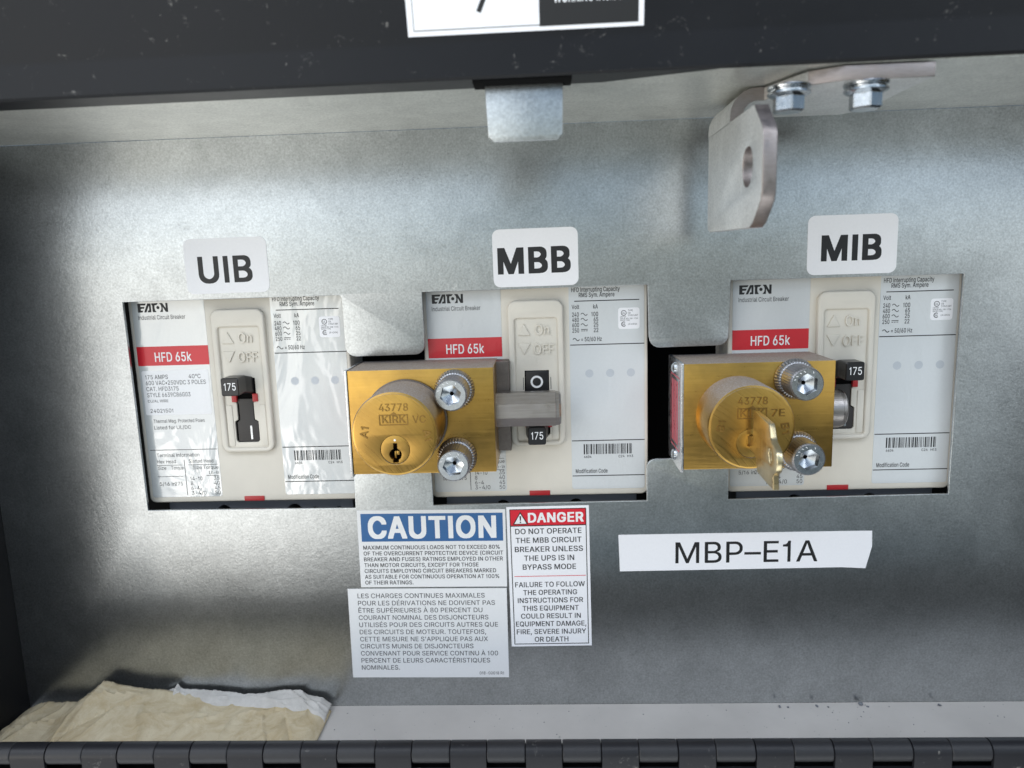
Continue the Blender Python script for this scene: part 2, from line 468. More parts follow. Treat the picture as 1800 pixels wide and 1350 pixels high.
# ---- lettering: plain sans-serif capitals, outlines in thousandths of the capital height
GLYPHS = {
    "regular": {
        65: (950, [[580, 925, 570, 940, 565, 965, 547, 1003, 390, 1000, 370, 940, 360, 925, 350, 885, 340, 870, 330, 830, 320, 815, 310, 775, 300, 760, 290, 720, 280, 705, 270, 665, 260, 650, 250, 610, 240, 595, 230, 555, 220, 540, 210, 500, 200, 485, 190, 445, 180, 430, 170, 390, 160, 375, 150, 335, 140, 320, 130, 280, 120, 265, 110, 225, 85, 170, 75, 130, 65, 115, 55, 75, 45, 60, 35, 20, 25, 5, 27, -7, 167, -7, 175, 0, 250, 225, 260, 240, 265, 265, 272, 273, 672, 273, 695, 205, 705, 190, 720, 135, 730, 120, 745, 65, 755, 50, 770, -5, 915, -5, 910, 25, 900, 40, 890, 80, 880, 95, 870, 135, 845, 190, 815, 285, 805, 300, 780, 380, 755, 435, 745, 475, 735, 490, 725, 530, 700, 585, 690, 625, 680, 640, 670, 680, 645, 735, 635, 775, 625, 790, 615, 830, 590, 885], [475, 865, 475, 850, 490, 815, 490, 800, 505, 765, 505, 750, 575, 540, 585, 525, 600, 470, 610, 455, 625, 400, 317, 398, 315, 410, 395, 630, 395, 645, 435, 755, 435, 770, 455, 820, 455, 835, 465, 865]]),
        66: (904, [[781, 810, 771, 825, 766, 850, 751, 880, 713, 928, 663, 963, 573, 998, 533, 998, 528, 1003, 111, 1000, 113, -7, 488, -7, 493, -2, 598, 3, 688, 33, 743, 68, 781, 110, 796, 130, 796, 140, 816, 180, 821, 195, 821, 235, 826, 240, 821, 345, 811, 360, 806, 385, 776, 435, 728, 483, 673, 513, 626, 520, 708, 558, 761, 615, 786, 685, 786, 775, 781, 780], [686, 320, 686, 305, 691, 300, 691, 250, 686, 245, 681, 210, 638, 158, 578, 128, 508, 123, 503, 118, 251, 120, 253, 448, 513, 448, 518, 443, 548, 443, 578, 433, 628, 403, 671, 355, 671, 345], [646, 785, 646, 765, 656, 735, 651, 720, 651, 690, 631, 645, 573, 593, 503, 568, 251, 570, 253, 883, 488, 883, 493, 878, 553, 873, 563, 863, 603, 843]]),
        67: (1010, [[917, 762, 877, 842, 862, 857, 852, 877, 804, 925, 729, 975, 719, 975, 669, 1000, 649, 1000, 604, 1015, 544, 1015, 539, 1020, 519, 1020, 514, 1015, 474, 1015, 469, 1010, 399, 1005, 304, 960, 294, 960, 209, 890, 197, 877, 127, 767, 97, 667, 87, 652, 87, 607, 82, 602, 82, 557, 77, 552, 77, 447, 82, 442, 87, 347, 102, 317, 127, 232, 197, 122, 289, 45, 329, 25, 339, 25, 399, -5, 434, -5, 439, -10, 474, -10, 479, -15, 604, -15, 649, 0, 664, 0, 729, 30, 739, 30, 799, 70, 847, 117, 887, 172, 922, 252, 927, 287, 937, 307, 934, 320, 799, 320, 762, 232, 727, 197, 727, 192, 694, 160, 609, 120, 509, 110, 504, 115, 444, 120, 429, 130, 419, 130, 394, 145, 364, 155, 329, 190, 324, 190, 297, 217, 247, 297, 217, 387, 217, 437, 212, 442, 212, 487, 207, 492, 212, 507, 212, 557, 217, 562, 217, 612, 247, 702, 287, 762, 292, 777, 364, 845, 394, 860, 404, 860, 439, 880, 499, 885, 504, 890, 584, 885, 589, 880, 614, 880, 694, 840, 767, 762, 787, 722, 799, 680, 934, 680, 937, 692, 927, 712]]),
        68: (994, [[861, 770, 811, 850, 753, 908, 683, 953, 673, 953, 658, 963, 648, 963, 633, 973, 623, 973, 578, 993, 538, 993, 533, 998, 493, 998, 488, 1003, 111, 1000, 113, -7, 433, -7, 438, -2, 483, -2, 488, 3, 573, 8, 603, 23, 693, 53, 723, 78, 758, 98, 776, 115, 776, 120, 816, 160, 851, 215, 901, 355, 906, 455, 911, 460, 906, 605, 901, 610, 901, 650], [741, 705, 766, 630, 766, 615, 771, 610, 776, 520, 781, 515, 781, 490, 776, 485, 776, 430, 771, 425, 771, 390, 756, 355, 756, 340, 741, 295, 691, 220, 618, 163, 528, 128, 448, 123, 443, 118, 253, 118, 251, 880, 453, 883, 458, 878, 533, 873, 563, 863, 578, 853, 623, 838, 678, 793, 696, 775, 721, 730]]),
        69: (830, [[736, 1000, 111, 1000, 113, -7, 741, -5, 738, 118, 251, 120, 253, 443, 706, 445, 703, 568, 253, 568, 251, 880, 733, 883]]),
        70: (813, [[731, 1000, 111, 1000, 113, -7, 251, -5, 253, 428, 686, 430, 683, 553, 251, 555, 251, 880, 728, 883]]),
        71: (1030, [[917, 767, 887, 827, 872, 842, 862, 862, 789, 935, 714, 980, 704, 980, 664, 1000, 649, 1000, 604, 1015, 539, 1015, 534, 1020, 514, 1020, 509, 1015, 469, 1015, 464, 1010, 394, 1005, 369, 990, 359, 990, 324, 970, 314, 970, 284, 955, 224, 900, 219, 900, 192, 872, 127, 772, 87, 652, 82, 562, 77, 557, 77, 442, 82, 437, 87, 347, 122, 242, 197, 122, 294, 40, 304, 40, 399, -5, 479, -10, 484, -15, 519, -15, 524, -20, 539, -15, 579, -15, 584, -10, 654, -5, 694, 15, 744, 30, 759, 45, 814, 80, 842, 107, 857, 132, 892, 172, 932, 272, 937, 337, 942, 342, 942, 377, 947, 382, 944, 510, 554, 510, 554, 385, 804, 385, 807, 352, 802, 347, 802, 317, 787, 287, 782, 262, 762, 227, 714, 175, 674, 145, 594, 115, 554, 115, 549, 110, 474, 115, 469, 120, 444, 120, 359, 160, 297, 217, 252, 287, 217, 387, 217, 437, 212, 442, 212, 487, 207, 492, 212, 507, 212, 557, 217, 562, 217, 612, 247, 702, 292, 777, 364, 845, 439, 880, 494, 885, 499, 890, 539, 890, 544, 885, 609, 880, 679, 845, 694, 835, 757, 767, 787, 707, 787, 697, 799, 680, 934, 680, 937, 697, 932, 702, 932, 717, 927, 722, 927, 737]]),
        72: (1023, [[901, 1000, 766, 1000, 763, 573, 253, 573, 251, 1000, 111, 1000, 113, -7, 251, -5, 253, 453, 763, 453, 766, -5, 901, -5]]),
        73: (370, [[251, 1000, 111, 1000, 113, -7, 251, -5]]),
        74: (786, [[668, 1002, 528, 1002, 528, 267, 523, 262, 518, 207, 508, 197, 488, 157, 430, 115, 415, 115, 410, 110, 345, 105, 340, 110, 300, 115, 243, 152, 208, 212, 203, 267, 198, 272, 195, 345, 58, 342, 58, 282, 63, 277, 68, 192, 83, 162, 88, 137, 108, 102, 153, 52, 215, 10, 255, 0, 270, -10, 355, -15, 360, -20, 375, -15, 455, -10, 530, 20, 560, 45, 580, 55, 633, 122, 638, 147, 658, 187, 663, 272, 668, 277]]),
        75: (924, [[881, 1000, 708, 1003, 376, 645, 253, 498, 251, 1000, 111, 1000, 113, -7, 251, -5, 251, 325, 388, 468, 728, -7, 886, -5, 886, 10, 871, 25, 861, 45, 846, 60, 836, 80, 821, 95, 811, 115, 796, 130, 786, 150, 771, 165, 761, 185, 746, 200, 736, 220, 721, 235, 711, 255, 696, 270, 686, 290, 671, 305, 661, 325, 646, 340, 636, 360, 621, 375, 611, 395, 486, 565, 861, 965, 881, 990]]),
        76: (779, [[716, 115, 251, 120, 251, 1000, 113, 1003, 111, -5, 713, -7]]),
        77: (1241, [[1121, 1000, 926, 1000, 926, 990, 886, 900, 881, 875, 841, 785, 836, 760, 796, 670, 791, 645, 751, 555, 746, 530, 736, 515, 736, 505, 726, 490, 701, 415, 691, 400, 691, 390, 681, 375, 681, 365, 671, 350, 656, 300, 646, 285, 646, 275, 618, 213, 611, 220, 591, 280, 571, 320, 566, 345, 526, 435, 521, 460, 481, 550, 476, 575, 436, 665, 431, 690, 391, 780, 386, 805, 346, 895, 341, 920, 331, 935, 311, 995, 303, 1003, 113, 1003, 111, -5, 246, -5, 248, 798, 261, 760, 271, 745, 271, 735, 281, 720, 281, 710, 291, 695, 306, 645, 316, 630, 321, 605, 351, 540, 356, 515, 376, 475, 381, 450, 401, 410, 406, 385, 436, 320, 441, 295, 461, 255, 466, 230, 496, 165, 501, 140, 521, 100, 526, 75, 536, 60, 556, 0, 563, -7, 676, -5, 983, 793, 986, -5, 1118, -7]]),
        78: (1036, [[916, 1000, 781, 1000, 783, 183, 761, 230, 751, 240, 741, 265, 731, 275, 721, 300, 701, 325, 681, 365, 616, 460, 586, 515, 521, 610, 516, 625, 426, 760, 421, 775, 401, 800, 396, 815, 366, 855, 361, 870, 331, 910, 326, 925, 306, 950, 281, 995, 273, 1003, 111, 1000, 113, -7, 251, -5, 251, 670, 246, 675, 243, 818, 381, 580, 401, 555, 406, 540, 436, 500, 441, 485, 471, 445, 476, 430, 506, 390, 511, 375, 541, 335, 546, 320, 576, 280, 581, 265, 611, 225, 616, 210, 646, 170, 651, 155, 681, 115, 686, 100, 716, 60, 721, 45, 751, 0, 758, -7, 916, -5]]),
        79: (1055, [[932, 742, 922, 757, 917, 782, 857, 872, 834, 895, 754, 960, 734, 965, 649, 1005, 539, 1015, 534, 1020, 474, 1015, 469, 1010, 434, 1010, 429, 1005, 399, 1005, 339, 975, 294, 960, 269, 940, 197, 877, 127, 767, 97, 667, 87, 652, 87, 607, 82, 602, 82, 557, 77, 552, 77, 447, 82, 442, 87, 347, 102, 317, 127, 232, 192, 132, 234, 90, 289, 45, 319, 30, 329, 30, 364, 10, 374, 10, 399, -5, 514, -15, 519, -20, 534, -15, 569, -15, 574, -10, 609, -10, 614, -5, 649, -5, 744, 40, 754, 40, 774, 55, 852, 122, 912, 212, 962, 347, 967, 442, 972, 447, 972, 552, 967, 557, 962, 652], [802, 707, 812, 677, 812, 662, 832, 612, 837, 517, 842, 512, 837, 432, 832, 427, 832, 387, 807, 322, 802, 292, 757, 222, 684, 155, 654, 140, 644, 140, 609, 120, 549, 115, 544, 110, 469, 115, 464, 120, 429, 125, 384, 150, 374, 150, 324, 190, 297, 217, 247, 297, 217, 387, 217, 437, 212, 442, 212, 487, 207, 492, 212, 507, 212, 557, 217, 562, 217, 612, 247, 702, 297, 782, 364, 845, 394, 860, 404, 860, 439, 880, 499, 885, 504, 890, 584, 885, 589, 880, 609, 880, 634, 865, 679, 850, 747, 792]]),
        80: (881, [[781, 830, 766, 860, 708, 928, 668, 958, 568, 998, 523, 998, 518, 1003, 111, 1000, 113, -7, 251, -5, 253, 358, 468, 358, 473, 363, 513, 363, 518, 368, 563, 368, 638, 393, 668, 408, 736, 465, 776, 525, 776, 535, 786, 550, 801, 595, 801, 630, 806, 635, 806, 730, 801, 735, 801, 775, 791, 790], [661, 760, 666, 725, 671, 720, 671, 645, 666, 640, 666, 625, 651, 580, 641, 565, 626, 545, 588, 513, 543, 498, 528, 488, 493, 488, 488, 483, 251, 485, 253, 883, 488, 883, 493, 878, 523, 878, 568, 863, 608, 838, 631, 815]]),
        81: (1055, [[922, 771, 857, 871, 764, 954, 689, 989, 679, 989, 654, 1004, 629, 1004, 624, 1009, 509, 1019, 504, 1014, 394, 1004, 359, 984, 349, 984, 314, 964, 294, 959, 209, 889, 197, 876, 127, 766, 112, 711, 102, 696, 87, 651, 87, 606, 82, 601, 82, 556, 77, 551, 77, 446, 82, 441, 87, 351, 127, 231, 192, 131, 289, 44, 319, 34, 344, 19, 354, 19, 389, -1, 444, -6, 449, -11, 484, -11, 489, -16, 559, -16, 564, -11, 644, -6, 674, 9, 699, 14, 784, -101, 924, -101, 927, -89, 917, -74, 802, 76, 809, 89, 852, 121, 912, 211, 962, 346, 967, 441, 972, 446, 972, 551, 967, 556, 967, 606, 962, 611, 962, 651], [802, 706, 822, 646, 822, 631, 832, 611, 837, 516, 842, 511, 837, 431, 832, 426, 832, 386, 802, 296, 762, 236, 757, 221, 724, 189, 719, 189, 619, 319, 479, 319, 477, 306, 557, 206, 617, 126, 614, 124, 604, 119, 579, 119, 574, 114, 539, 114, 534, 109, 444, 119, 369, 154, 314, 199, 297, 216, 247, 296, 227, 356, 227, 371, 217, 391, 212, 491, 207, 496, 212, 511, 212, 556, 217, 561, 217, 611, 247, 701, 292, 776, 364, 844, 439, 879, 454, 884, 489, 884, 494, 889, 594, 884, 624, 874, 659, 854, 669, 854, 699, 834, 752, 786]]),
        82: (890, [[801, 785, 791, 800, 771, 860, 741, 900, 708, 933, 688, 943, 658, 968, 568, 998, 523, 998, 518, 1003, 111, 1000, 113, -7, 251, -5, 253, 383, 478, 383, 506, 340, 531, 285, 541, 275, 566, 220, 576, 210, 601, 155, 611, 145, 686, 0, 693, -7, 846, -5, 846, 10, 836, 20, 821, 55, 811, 65, 791, 110, 781, 120, 761, 165, 751, 175, 731, 220, 721, 230, 701, 275, 691, 285, 671, 330, 661, 340, 641, 385, 626, 405, 628, 413, 663, 423, 693, 448, 713, 458, 741, 485, 781, 545, 786, 570, 801, 600, 806, 670, 811, 675], [661, 770, 671, 740, 671, 695, 676, 690, 671, 685, 671, 645, 641, 580, 623, 558, 588, 533, 533, 513, 508, 513, 503, 508, 251, 510, 253, 883, 488, 883, 493, 878, 528, 878, 573, 863, 613, 838, 646, 800]]),
        83: (885, [[783, 818, 753, 878, 690, 946, 650, 966, 625, 986, 550, 1011, 510, 1011, 505, 1016, 385, 1016, 380, 1011, 345, 1011, 310, 996, 295, 996, 265, 986, 215, 951, 200, 946, 143, 888, 108, 818, 103, 763, 98, 758, 98, 703, 103, 698, 103, 668, 118, 638, 118, 628, 158, 568, 245, 506, 255, 506, 270, 496, 295, 491, 310, 481, 320, 481, 365, 461, 380, 461, 400, 451, 435, 446, 455, 436, 470, 436, 530, 416, 545, 406, 570, 401, 600, 386, 653, 343, 673, 293, 668, 228, 648, 193, 600, 146, 575, 136, 555, 121, 540, 121, 500, 106, 450, 106, 445, 101, 430, 101, 425, 106, 380, 106, 375, 111, 340, 116, 275, 151, 243, 183, 238, 198, 228, 208, 210, 271, 75, 271, 73, 238, 83, 208, 83, 183, 98, 163, 118, 118, 180, 51, 250, 11, 310, -9, 325, -9, 330, -14, 430, -19, 435, -24, 450, -19, 550, -14, 555, -9, 570, -9, 630, 11, 660, 26, 705, 56, 768, 123, 798, 188, 803, 243, 808, 248, 808, 303, 803, 308, 803, 343, 793, 358, 783, 393, 768, 408, 758, 428, 705, 476, 635, 511, 615, 526, 525, 556, 510, 556, 490, 566, 420, 581, 305, 626, 290, 636, 243, 688, 238, 698, 238, 718, 233, 723, 233, 758, 258, 818, 290, 851, 345, 881, 360, 881, 380, 891, 410, 891, 415, 896, 460, 896, 465, 891, 525, 886, 560, 866, 590, 856, 638, 803, 660, 736, 790, 736, 793, 763, 783, 793]]),
        84: (889, [[825, 1000, 55, 1000, 57, 883, 375, 880, 377, -7, 510, -5, 510, 880, 822, 883]]),
        85: (1024, [[906, 1004, 766, 1004, 766, 324, 761, 319, 761, 289, 746, 259, 746, 249, 731, 219, 701, 179, 658, 147, 578, 112, 538, 112, 533, 107, 438, 112, 398, 132, 373, 137, 358, 152, 338, 162, 306, 194, 286, 219, 271, 249, 271, 259, 256, 289, 256, 319, 251, 324, 251, 1004, 111, 1004, 111, 334, 116, 329, 116, 294, 121, 289, 121, 254, 126, 249, 131, 219, 166, 144, 223, 77, 293, 27, 403, -13, 498, -18, 503, -23, 518, -18, 563, -18, 568, -13, 613, -13, 723, 27, 788, 72, 851, 144, 891, 229, 896, 284, 901, 289, 901, 324, 906, 329]]),
        86: (950, [[915, 1000, 770, 1000, 720, 850, 710, 835, 685, 750, 675, 735, 645, 635, 635, 620, 605, 520, 595, 505, 515, 265, 515, 250, 495, 200, 495, 185, 477, 133, 470, 135, 455, 180, 455, 195, 435, 245, 435, 260, 375, 440, 365, 455, 350, 510, 340, 525, 300, 650, 290, 665, 270, 735, 260, 750, 245, 805, 235, 820, 175, 1000, 30, 1000, 30, 985, 50, 940, 60, 900, 85, 845, 95, 805, 120, 750, 130, 710, 140, 695, 145, 670, 170, 615, 180, 575, 205, 520, 215, 480, 240, 425, 250, 385, 260, 370, 285, 290, 295, 275, 300, 250, 310, 235, 315, 210, 325, 195, 335, 155, 345, 140, 350, 115, 360, 100, 370, 60, 380, 45, 397, -7, 547, -7, 555, 0, 600, 135, 610, 150, 620, 190, 630, 205, 640, 245, 650, 260, 660, 300, 670, 315, 680, 355, 690, 370, 700, 410, 725, 465, 735, 505, 745, 520, 755, 560, 765, 575, 775, 615, 785, 630, 795, 670, 805, 685, 855, 835, 865, 850, 875, 890, 885, 905, 895, 945, 905, 960]]),
        87: (1356, [[1320, 1000, 1180, 1000, 1170, 970, 1170, 955, 1165, 950, 1165, 935, 1160, 930, 1160, 915, 1155, 910, 1155, 895, 1150, 890, 1150, 875, 1145, 870, 1145, 855, 1140, 850, 1140, 835, 1135, 830, 1135, 815, 1125, 795, 1125, 780, 1120, 775, 1120, 760, 1115, 755, 1115, 740, 1110, 735, 1085, 620, 1075, 600, 1075, 585, 1070, 580, 1055, 505, 1050, 500, 1040, 445, 1030, 425, 1025, 390, 1020, 385, 1020, 370, 1015, 365, 1015, 350, 1010, 345, 1010, 330, 995, 285, 995, 265, 985, 240, 975, 170, 967, 158, 960, 205, 950, 230, 950, 250, 945, 255, 945, 270, 940, 275, 940, 290, 935, 295, 935, 310, 920, 355, 920, 370, 910, 390, 895, 465, 885, 485, 865, 580, 855, 600, 855, 615, 840, 660, 840, 675, 830, 695, 830, 710, 825, 715, 810, 790, 800, 810, 780, 905, 770, 925, 755, 1000, 597, 1003, 585, 965, 585, 950, 580, 945, 580, 930, 570, 910, 555, 835, 545, 815, 530, 740, 520, 720, 505, 645, 495, 625, 480, 550, 470, 530, 455, 455, 445, 435, 445, 420, 440, 415, 440, 400, 435, 395, 435, 380, 430, 375, 430, 360, 425, 355, 425, 340, 420, 335, 420, 320, 405, 275, 405, 255, 395, 230, 395, 210, 390, 205, 382, 158, 375, 165, 370, 210, 365, 215, 355, 280, 350, 285, 350, 300, 345, 305, 345, 320, 330, 365, 330, 385, 320, 405, 320, 420, 315, 425, 300, 500, 290, 525, 290, 540, 280, 560, 280, 575, 275, 580, 255, 675, 245, 695, 245, 710, 240, 715, 215, 830, 205, 850, 180, 965, 170, 985, 170, 1000, 32, 1003, 30, 980, 35, 975, 40, 940, 50, 920, 55, 885, 65, 865, 70, 830, 80, 810, 85, 775, 95, 755, 100, 720, 110, 700, 115, 665, 125, 645, 130, 610, 140, 590, 145, 555, 155, 535, 160, 500, 170, 480, 175, 445, 185, 425, 190, 390, 210, 335, 215, 300, 225, 280, 230, 245, 240, 225, 245, 190, 255, 170, 260, 135, 270, 115, 270, 100, 275, 95, 275, 80, 285, 60, 285, 45, 290, 40, 290, 25, 300, -5, 460, -5, 460, 10, 470, 30, 470, 45, 485, 85, 490, 120, 500, 140, 505, 175, 515, 195, 525, 250, 550, 325, 555, 360, 565, 380, 570, 415, 580, 435, 590, 490, 615, 565, 620, 600, 630, 620, 635, 660, 640, 665, 640, 680, 655, 725, 655, 745, 665, 770, 672, 823, 680, 810, 685, 760, 690, 755, 690, 740, 695, 735, 695, 720, 710, 675, 710, 655, 715, 650, 720, 615, 730, 595, 735, 560, 745, 540, 750, 505, 760, 485, 770, 430, 780, 410, 785, 375, 795, 355, 800, 320, 810, 300, 815, 265, 825, 245, 830, 210, 840, 190, 850, 135, 860, 115, 860, 100, 865, 95, 865, 80, 875, 60, 875, 45, 880, 40, 880, 25, 890, -5, 1042, -7, 1050, 0, 1060, 50, 1080, 105, 1080, 120, 1095, 160, 1100, 195, 1110, 215, 1115, 250, 1140, 325, 1145, 360, 1155, 380, 1160, 415, 1180, 470, 1185, 505, 1195, 525, 1195, 540, 1210, 580, 1215, 615, 1225, 635, 1230, 670, 1240, 690, 1245, 725, 1255, 745, 1255, 760, 1265, 780, 1265, 795, 1280, 835, 1285, 870, 1295, 890, 1300, 925, 1310, 945]]),
        88: (939, [[879, 1000, 726, 1003, 604, 820, 589, 805, 549, 740, 534, 725, 504, 670, 494, 660, 484, 635, 466, 613, 414, 705, 374, 760, 369, 775, 344, 805, 211, 1003, 59, 1000, 59, 985, 99, 925, 114, 910, 144, 860, 159, 845, 199, 780, 214, 765, 254, 700, 269, 685, 309, 620, 324, 605, 364, 540, 379, 525, 384, 510, 289, 370, 274, 355, 254, 320, 239, 305, 219, 270, 204, 255, 184, 220, 169, 205, 149, 170, 134, 155, 114, 120, 99, 105, 79, 70, 64, 55, 44, 20, 29, 5, 31, -7, 181, -7, 254, 90, 274, 125, 289, 140, 319, 190, 334, 205, 444, 370, 466, 413, 564, 255, 746, -7, 899, -5, 899, 10, 859, 70, 844, 85, 739, 245, 669, 340, 629, 405, 614, 420, 564, 500, 549, 515, 599, 590, 614, 605, 644, 655, 659, 670, 679, 705, 694, 720, 724, 770, 739, 785, 769, 835, 784, 850, 804, 885, 819, 900, 849, 950, 864, 965, 879, 990]]),
        89: (935, [[895, 1000, 740, 1000, 710, 945, 660, 870, 655, 855, 620, 805, 615, 790, 595, 765, 545, 675, 535, 665, 525, 640, 495, 595, 467, 533, 460, 535, 455, 555, 395, 665, 385, 675, 350, 740, 305, 805, 300, 820, 265, 870, 260, 885, 225, 935, 195, 990, 182, 1003, 30, 1000, 30, 990, 50, 955, 70, 930, 75, 915, 95, 890, 140, 810, 160, 785, 165, 770, 185, 745, 190, 730, 210, 705, 215, 690, 235, 665, 240, 650, 260, 625, 265, 610, 285, 585, 305, 545, 325, 520, 330, 505, 395, 405, 397, -7, 530, -5, 530, 400, 560, 445, 565, 460, 585, 485, 590, 500, 610, 525, 615, 540, 635, 565, 640, 580, 660, 605, 665, 620, 685, 645, 730, 725, 750, 750, 755, 765, 775, 790, 780, 805, 800, 830, 805, 845, 825, 870, 830, 885, 850, 910, 870, 950, 890, 975]]),
        90: (869, [[787, 1000, 72, 1000, 74, 883, 622, 885, 537, 770, 507, 720, 492, 705, 442, 625, 427, 610, 377, 530, 362, 515, 312, 435, 297, 420, 247, 340, 232, 325, 182, 245, 167, 230, 127, 165, 82, 105, 77, 95, 79, -7, 792, -5, 789, 118, 237, 115, 257, 135, 282, 175, 337, 245, 357, 280, 372, 295, 422, 375, 437, 390, 477, 455, 492, 470, 542, 550, 557, 565, 607, 645, 622, 660, 662, 725, 677, 740, 727, 820, 742, 835, 782, 895, 787, 905]]),
        97: (772, [[653, 603, 643, 618, 638, 638, 618, 668, 565, 716, 555, 716, 480, 751, 415, 756, 410, 761, 345, 761, 340, 756, 305, 756, 300, 751, 280, 751, 275, 746, 245, 741, 190, 716, 175, 701, 155, 691, 123, 658, 103, 633, 78, 583, 78, 568, 90, 561, 140, 551, 175, 536, 205, 536, 233, 583, 290, 626, 330, 641, 400, 646, 405, 641, 435, 641, 465, 631, 495, 611, 523, 573, 533, 543, 533, 518, 538, 513, 533, 483, 515, 466, 465, 456, 460, 451, 435, 451, 430, 446, 355, 441, 350, 436, 325, 436, 320, 431, 240, 421, 210, 406, 145, 386, 88, 333, 73, 308, 58, 263, 58, 223, 53, 218, 58, 203, 58, 168, 63, 163, 63, 138, 88, 83, 130, 36, 190, 1, 235, -14, 255, -14, 260, -19, 305, -19, 310, -24, 325, -19, 375, -19, 380, -14, 395, -14, 425, -4, 490, 36, 518, 63, 535, 91, 540, -4, 668, -2, 668, 518, 663, 523, 663, 573], [538, 358, 538, 263, 533, 258, 528, 218, 518, 203, 518, 193, 488, 153, 445, 121, 395, 101, 320, 96, 315, 101, 260, 106, 225, 126, 203, 148, 188, 178, 188, 228, 203, 263, 240, 296, 250, 296, 275, 311, 295, 311, 320, 321, 370, 326, 375, 331, 405, 331, 410, 336, 440, 336, 445, 341, 515, 351, 530, 361]]),
        98: (841, [[736, 574, 691, 649, 618, 717, 598, 722, 538, 752, 508, 752, 503, 757, 473, 757, 468, 762, 383, 757, 328, 737, 308, 717, 283, 702, 256, 674, 228, 637, 226, 1004, 98, 1007, 96, -1, 223, -3, 228, 107, 251, 74, 313, 17, 343, -3, 373, -13, 388, -13, 393, -18, 493, -18, 498, -13, 528, -13, 623, 27, 668, 72, 673, 72, 696, 99, 736, 169, 761, 244, 761, 264, 766, 269, 766, 319, 771, 324, 771, 414, 766, 419, 766, 469, 761, 474, 761, 494, 751, 514, 751, 529], [621, 499, 626, 464, 636, 444, 636, 394, 641, 389, 636, 299, 626, 279, 616, 229, 601, 209, 586, 174, 543, 132, 478, 102, 448, 102, 443, 97, 388, 102, 323, 132, 281, 174, 276, 189, 266, 199, 251, 229, 241, 279, 231, 299, 231, 349, 226, 354, 231, 444, 241, 464, 251, 514, 276, 559, 328, 612, 353, 622, 373, 637, 403, 637, 408, 642, 488, 637, 538, 612, 591, 559]]),
        99: (785, [[715, 554, 680, 619, 680, 629, 602, 707, 517, 747, 462, 752, 457, 757, 427, 757, 422, 762, 312, 752, 222, 712, 197, 687, 192, 687, 155, 654, 105, 579, 70, 474, 70, 429, 65, 424, 65, 379, 60, 374, 65, 359, 65, 314, 70, 309, 75, 244, 85, 229, 105, 159, 155, 84, 217, 32, 277, 2, 322, -13, 397, -18, 402, -23, 417, -18, 447, -18, 452, -13, 482, -13, 487, -8, 517, -8, 607, 37, 690, 124, 705, 154, 710, 179, 720, 194, 717, 207, 647, 222, 642, 227, 627, 227, 622, 232, 592, 232, 575, 199, 570, 179, 522, 132, 497, 122, 487, 112, 457, 102, 427, 102, 422, 97, 392, 97, 387, 102, 342, 107, 292, 132, 245, 184, 220, 229, 210, 259, 210, 274, 205, 279, 205, 294, 200, 299, 200, 334, 195, 339, 200, 439, 205, 444, 215, 499, 250, 564, 292, 607, 347, 637, 382, 637, 387, 642, 467, 637, 527, 607, 570, 559, 575, 539, 592, 512, 612, 512, 617, 517, 712, 537]]),
        100: (841, [[735, 1004, 605, 1004, 602, 642, 557, 697, 497, 742, 452, 757, 367, 762, 362, 757, 297, 752, 237, 722, 217, 717, 145, 649, 130, 619, 110, 594, 70, 484, 70, 434, 65, 429, 65, 314, 70, 309, 70, 259, 80, 239, 80, 224, 100, 164, 120, 129, 140, 104, 145, 89, 212, 27, 307, -13, 337, -13, 342, -18, 442, -18, 447, -13, 462, -13, 492, -3, 522, 17, 580, 69, 607, 107, 612, -3, 735, -1], [585, 514, 600, 444, 605, 439, 605, 379, 610, 374, 605, 364, 605, 304, 600, 299, 585, 229, 555, 174, 512, 132, 447, 102, 417, 102, 412, 97, 357, 102, 352, 107, 337, 107, 327, 117, 292, 132, 245, 179, 215, 239, 210, 274, 200, 294, 200, 334, 195, 339, 200, 449, 210, 469, 215, 504, 245, 559, 287, 607, 347, 637, 427, 642, 432, 637, 457, 637, 507, 612, 560, 559, 570, 534]]),
        101: (801, [[710, 554, 680, 619, 627, 682, 602, 697, 582, 717, 572, 717, 527, 742, 512, 742, 492, 752, 477, 752, 472, 757, 432, 757, 427, 762, 387, 762, 382, 757, 352, 757, 347, 752, 312, 752, 272, 732, 262, 732, 202, 697, 155, 654, 100, 564, 75, 489, 75, 474, 70, 469, 70, 424, 65, 419, 65, 314, 70, 309, 70, 264, 75, 259, 75, 244, 100, 169, 155, 84, 232, 22, 242, 22, 307, -8, 322, -8, 327, -13, 367, -13, 372, -18, 407, -18, 412, -23, 427, -18, 482, -18, 527, -3, 542, -3, 617, 32, 642, 52, 675, 84, 700, 119, 720, 164, 717, 187, 702, 187, 697, 192, 682, 192, 677, 197, 662, 197, 617, 212, 597, 212, 557, 152, 492, 107, 432, 102, 427, 97, 357, 102, 342, 112, 307, 122, 250, 169, 220, 214, 210, 244, 210, 259, 200, 279, 200, 319, 195, 324, 732, 327, 735, 424, 730, 429, 730, 479, 725, 484], [585, 514, 585, 499, 600, 464, 597, 437, 195, 439, 200, 444, 200, 474, 215, 519, 250, 574, 292, 612, 342, 637, 367, 637, 372, 642, 432, 642, 437, 637, 462, 637, 512, 612, 555, 569]]),
        102: (506, [[481, 1025, 473, 1033, 443, 1043, 348, 1048, 343, 1043, 293, 1038, 253, 1023, 223, 1003, 186, 965, 161, 915, 156, 855, 151, 850, 151, 755, 6, 750, 8, 638, 151, 635, 153, -7, 286, -5, 286, 635, 451, 640, 448, 753, 286, 755, 286, 850, 291, 855, 291, 870, 306, 895, 343, 923, 393, 928, 398, 923, 453, 918, 466, 955, 466, 970, 476, 990]]),
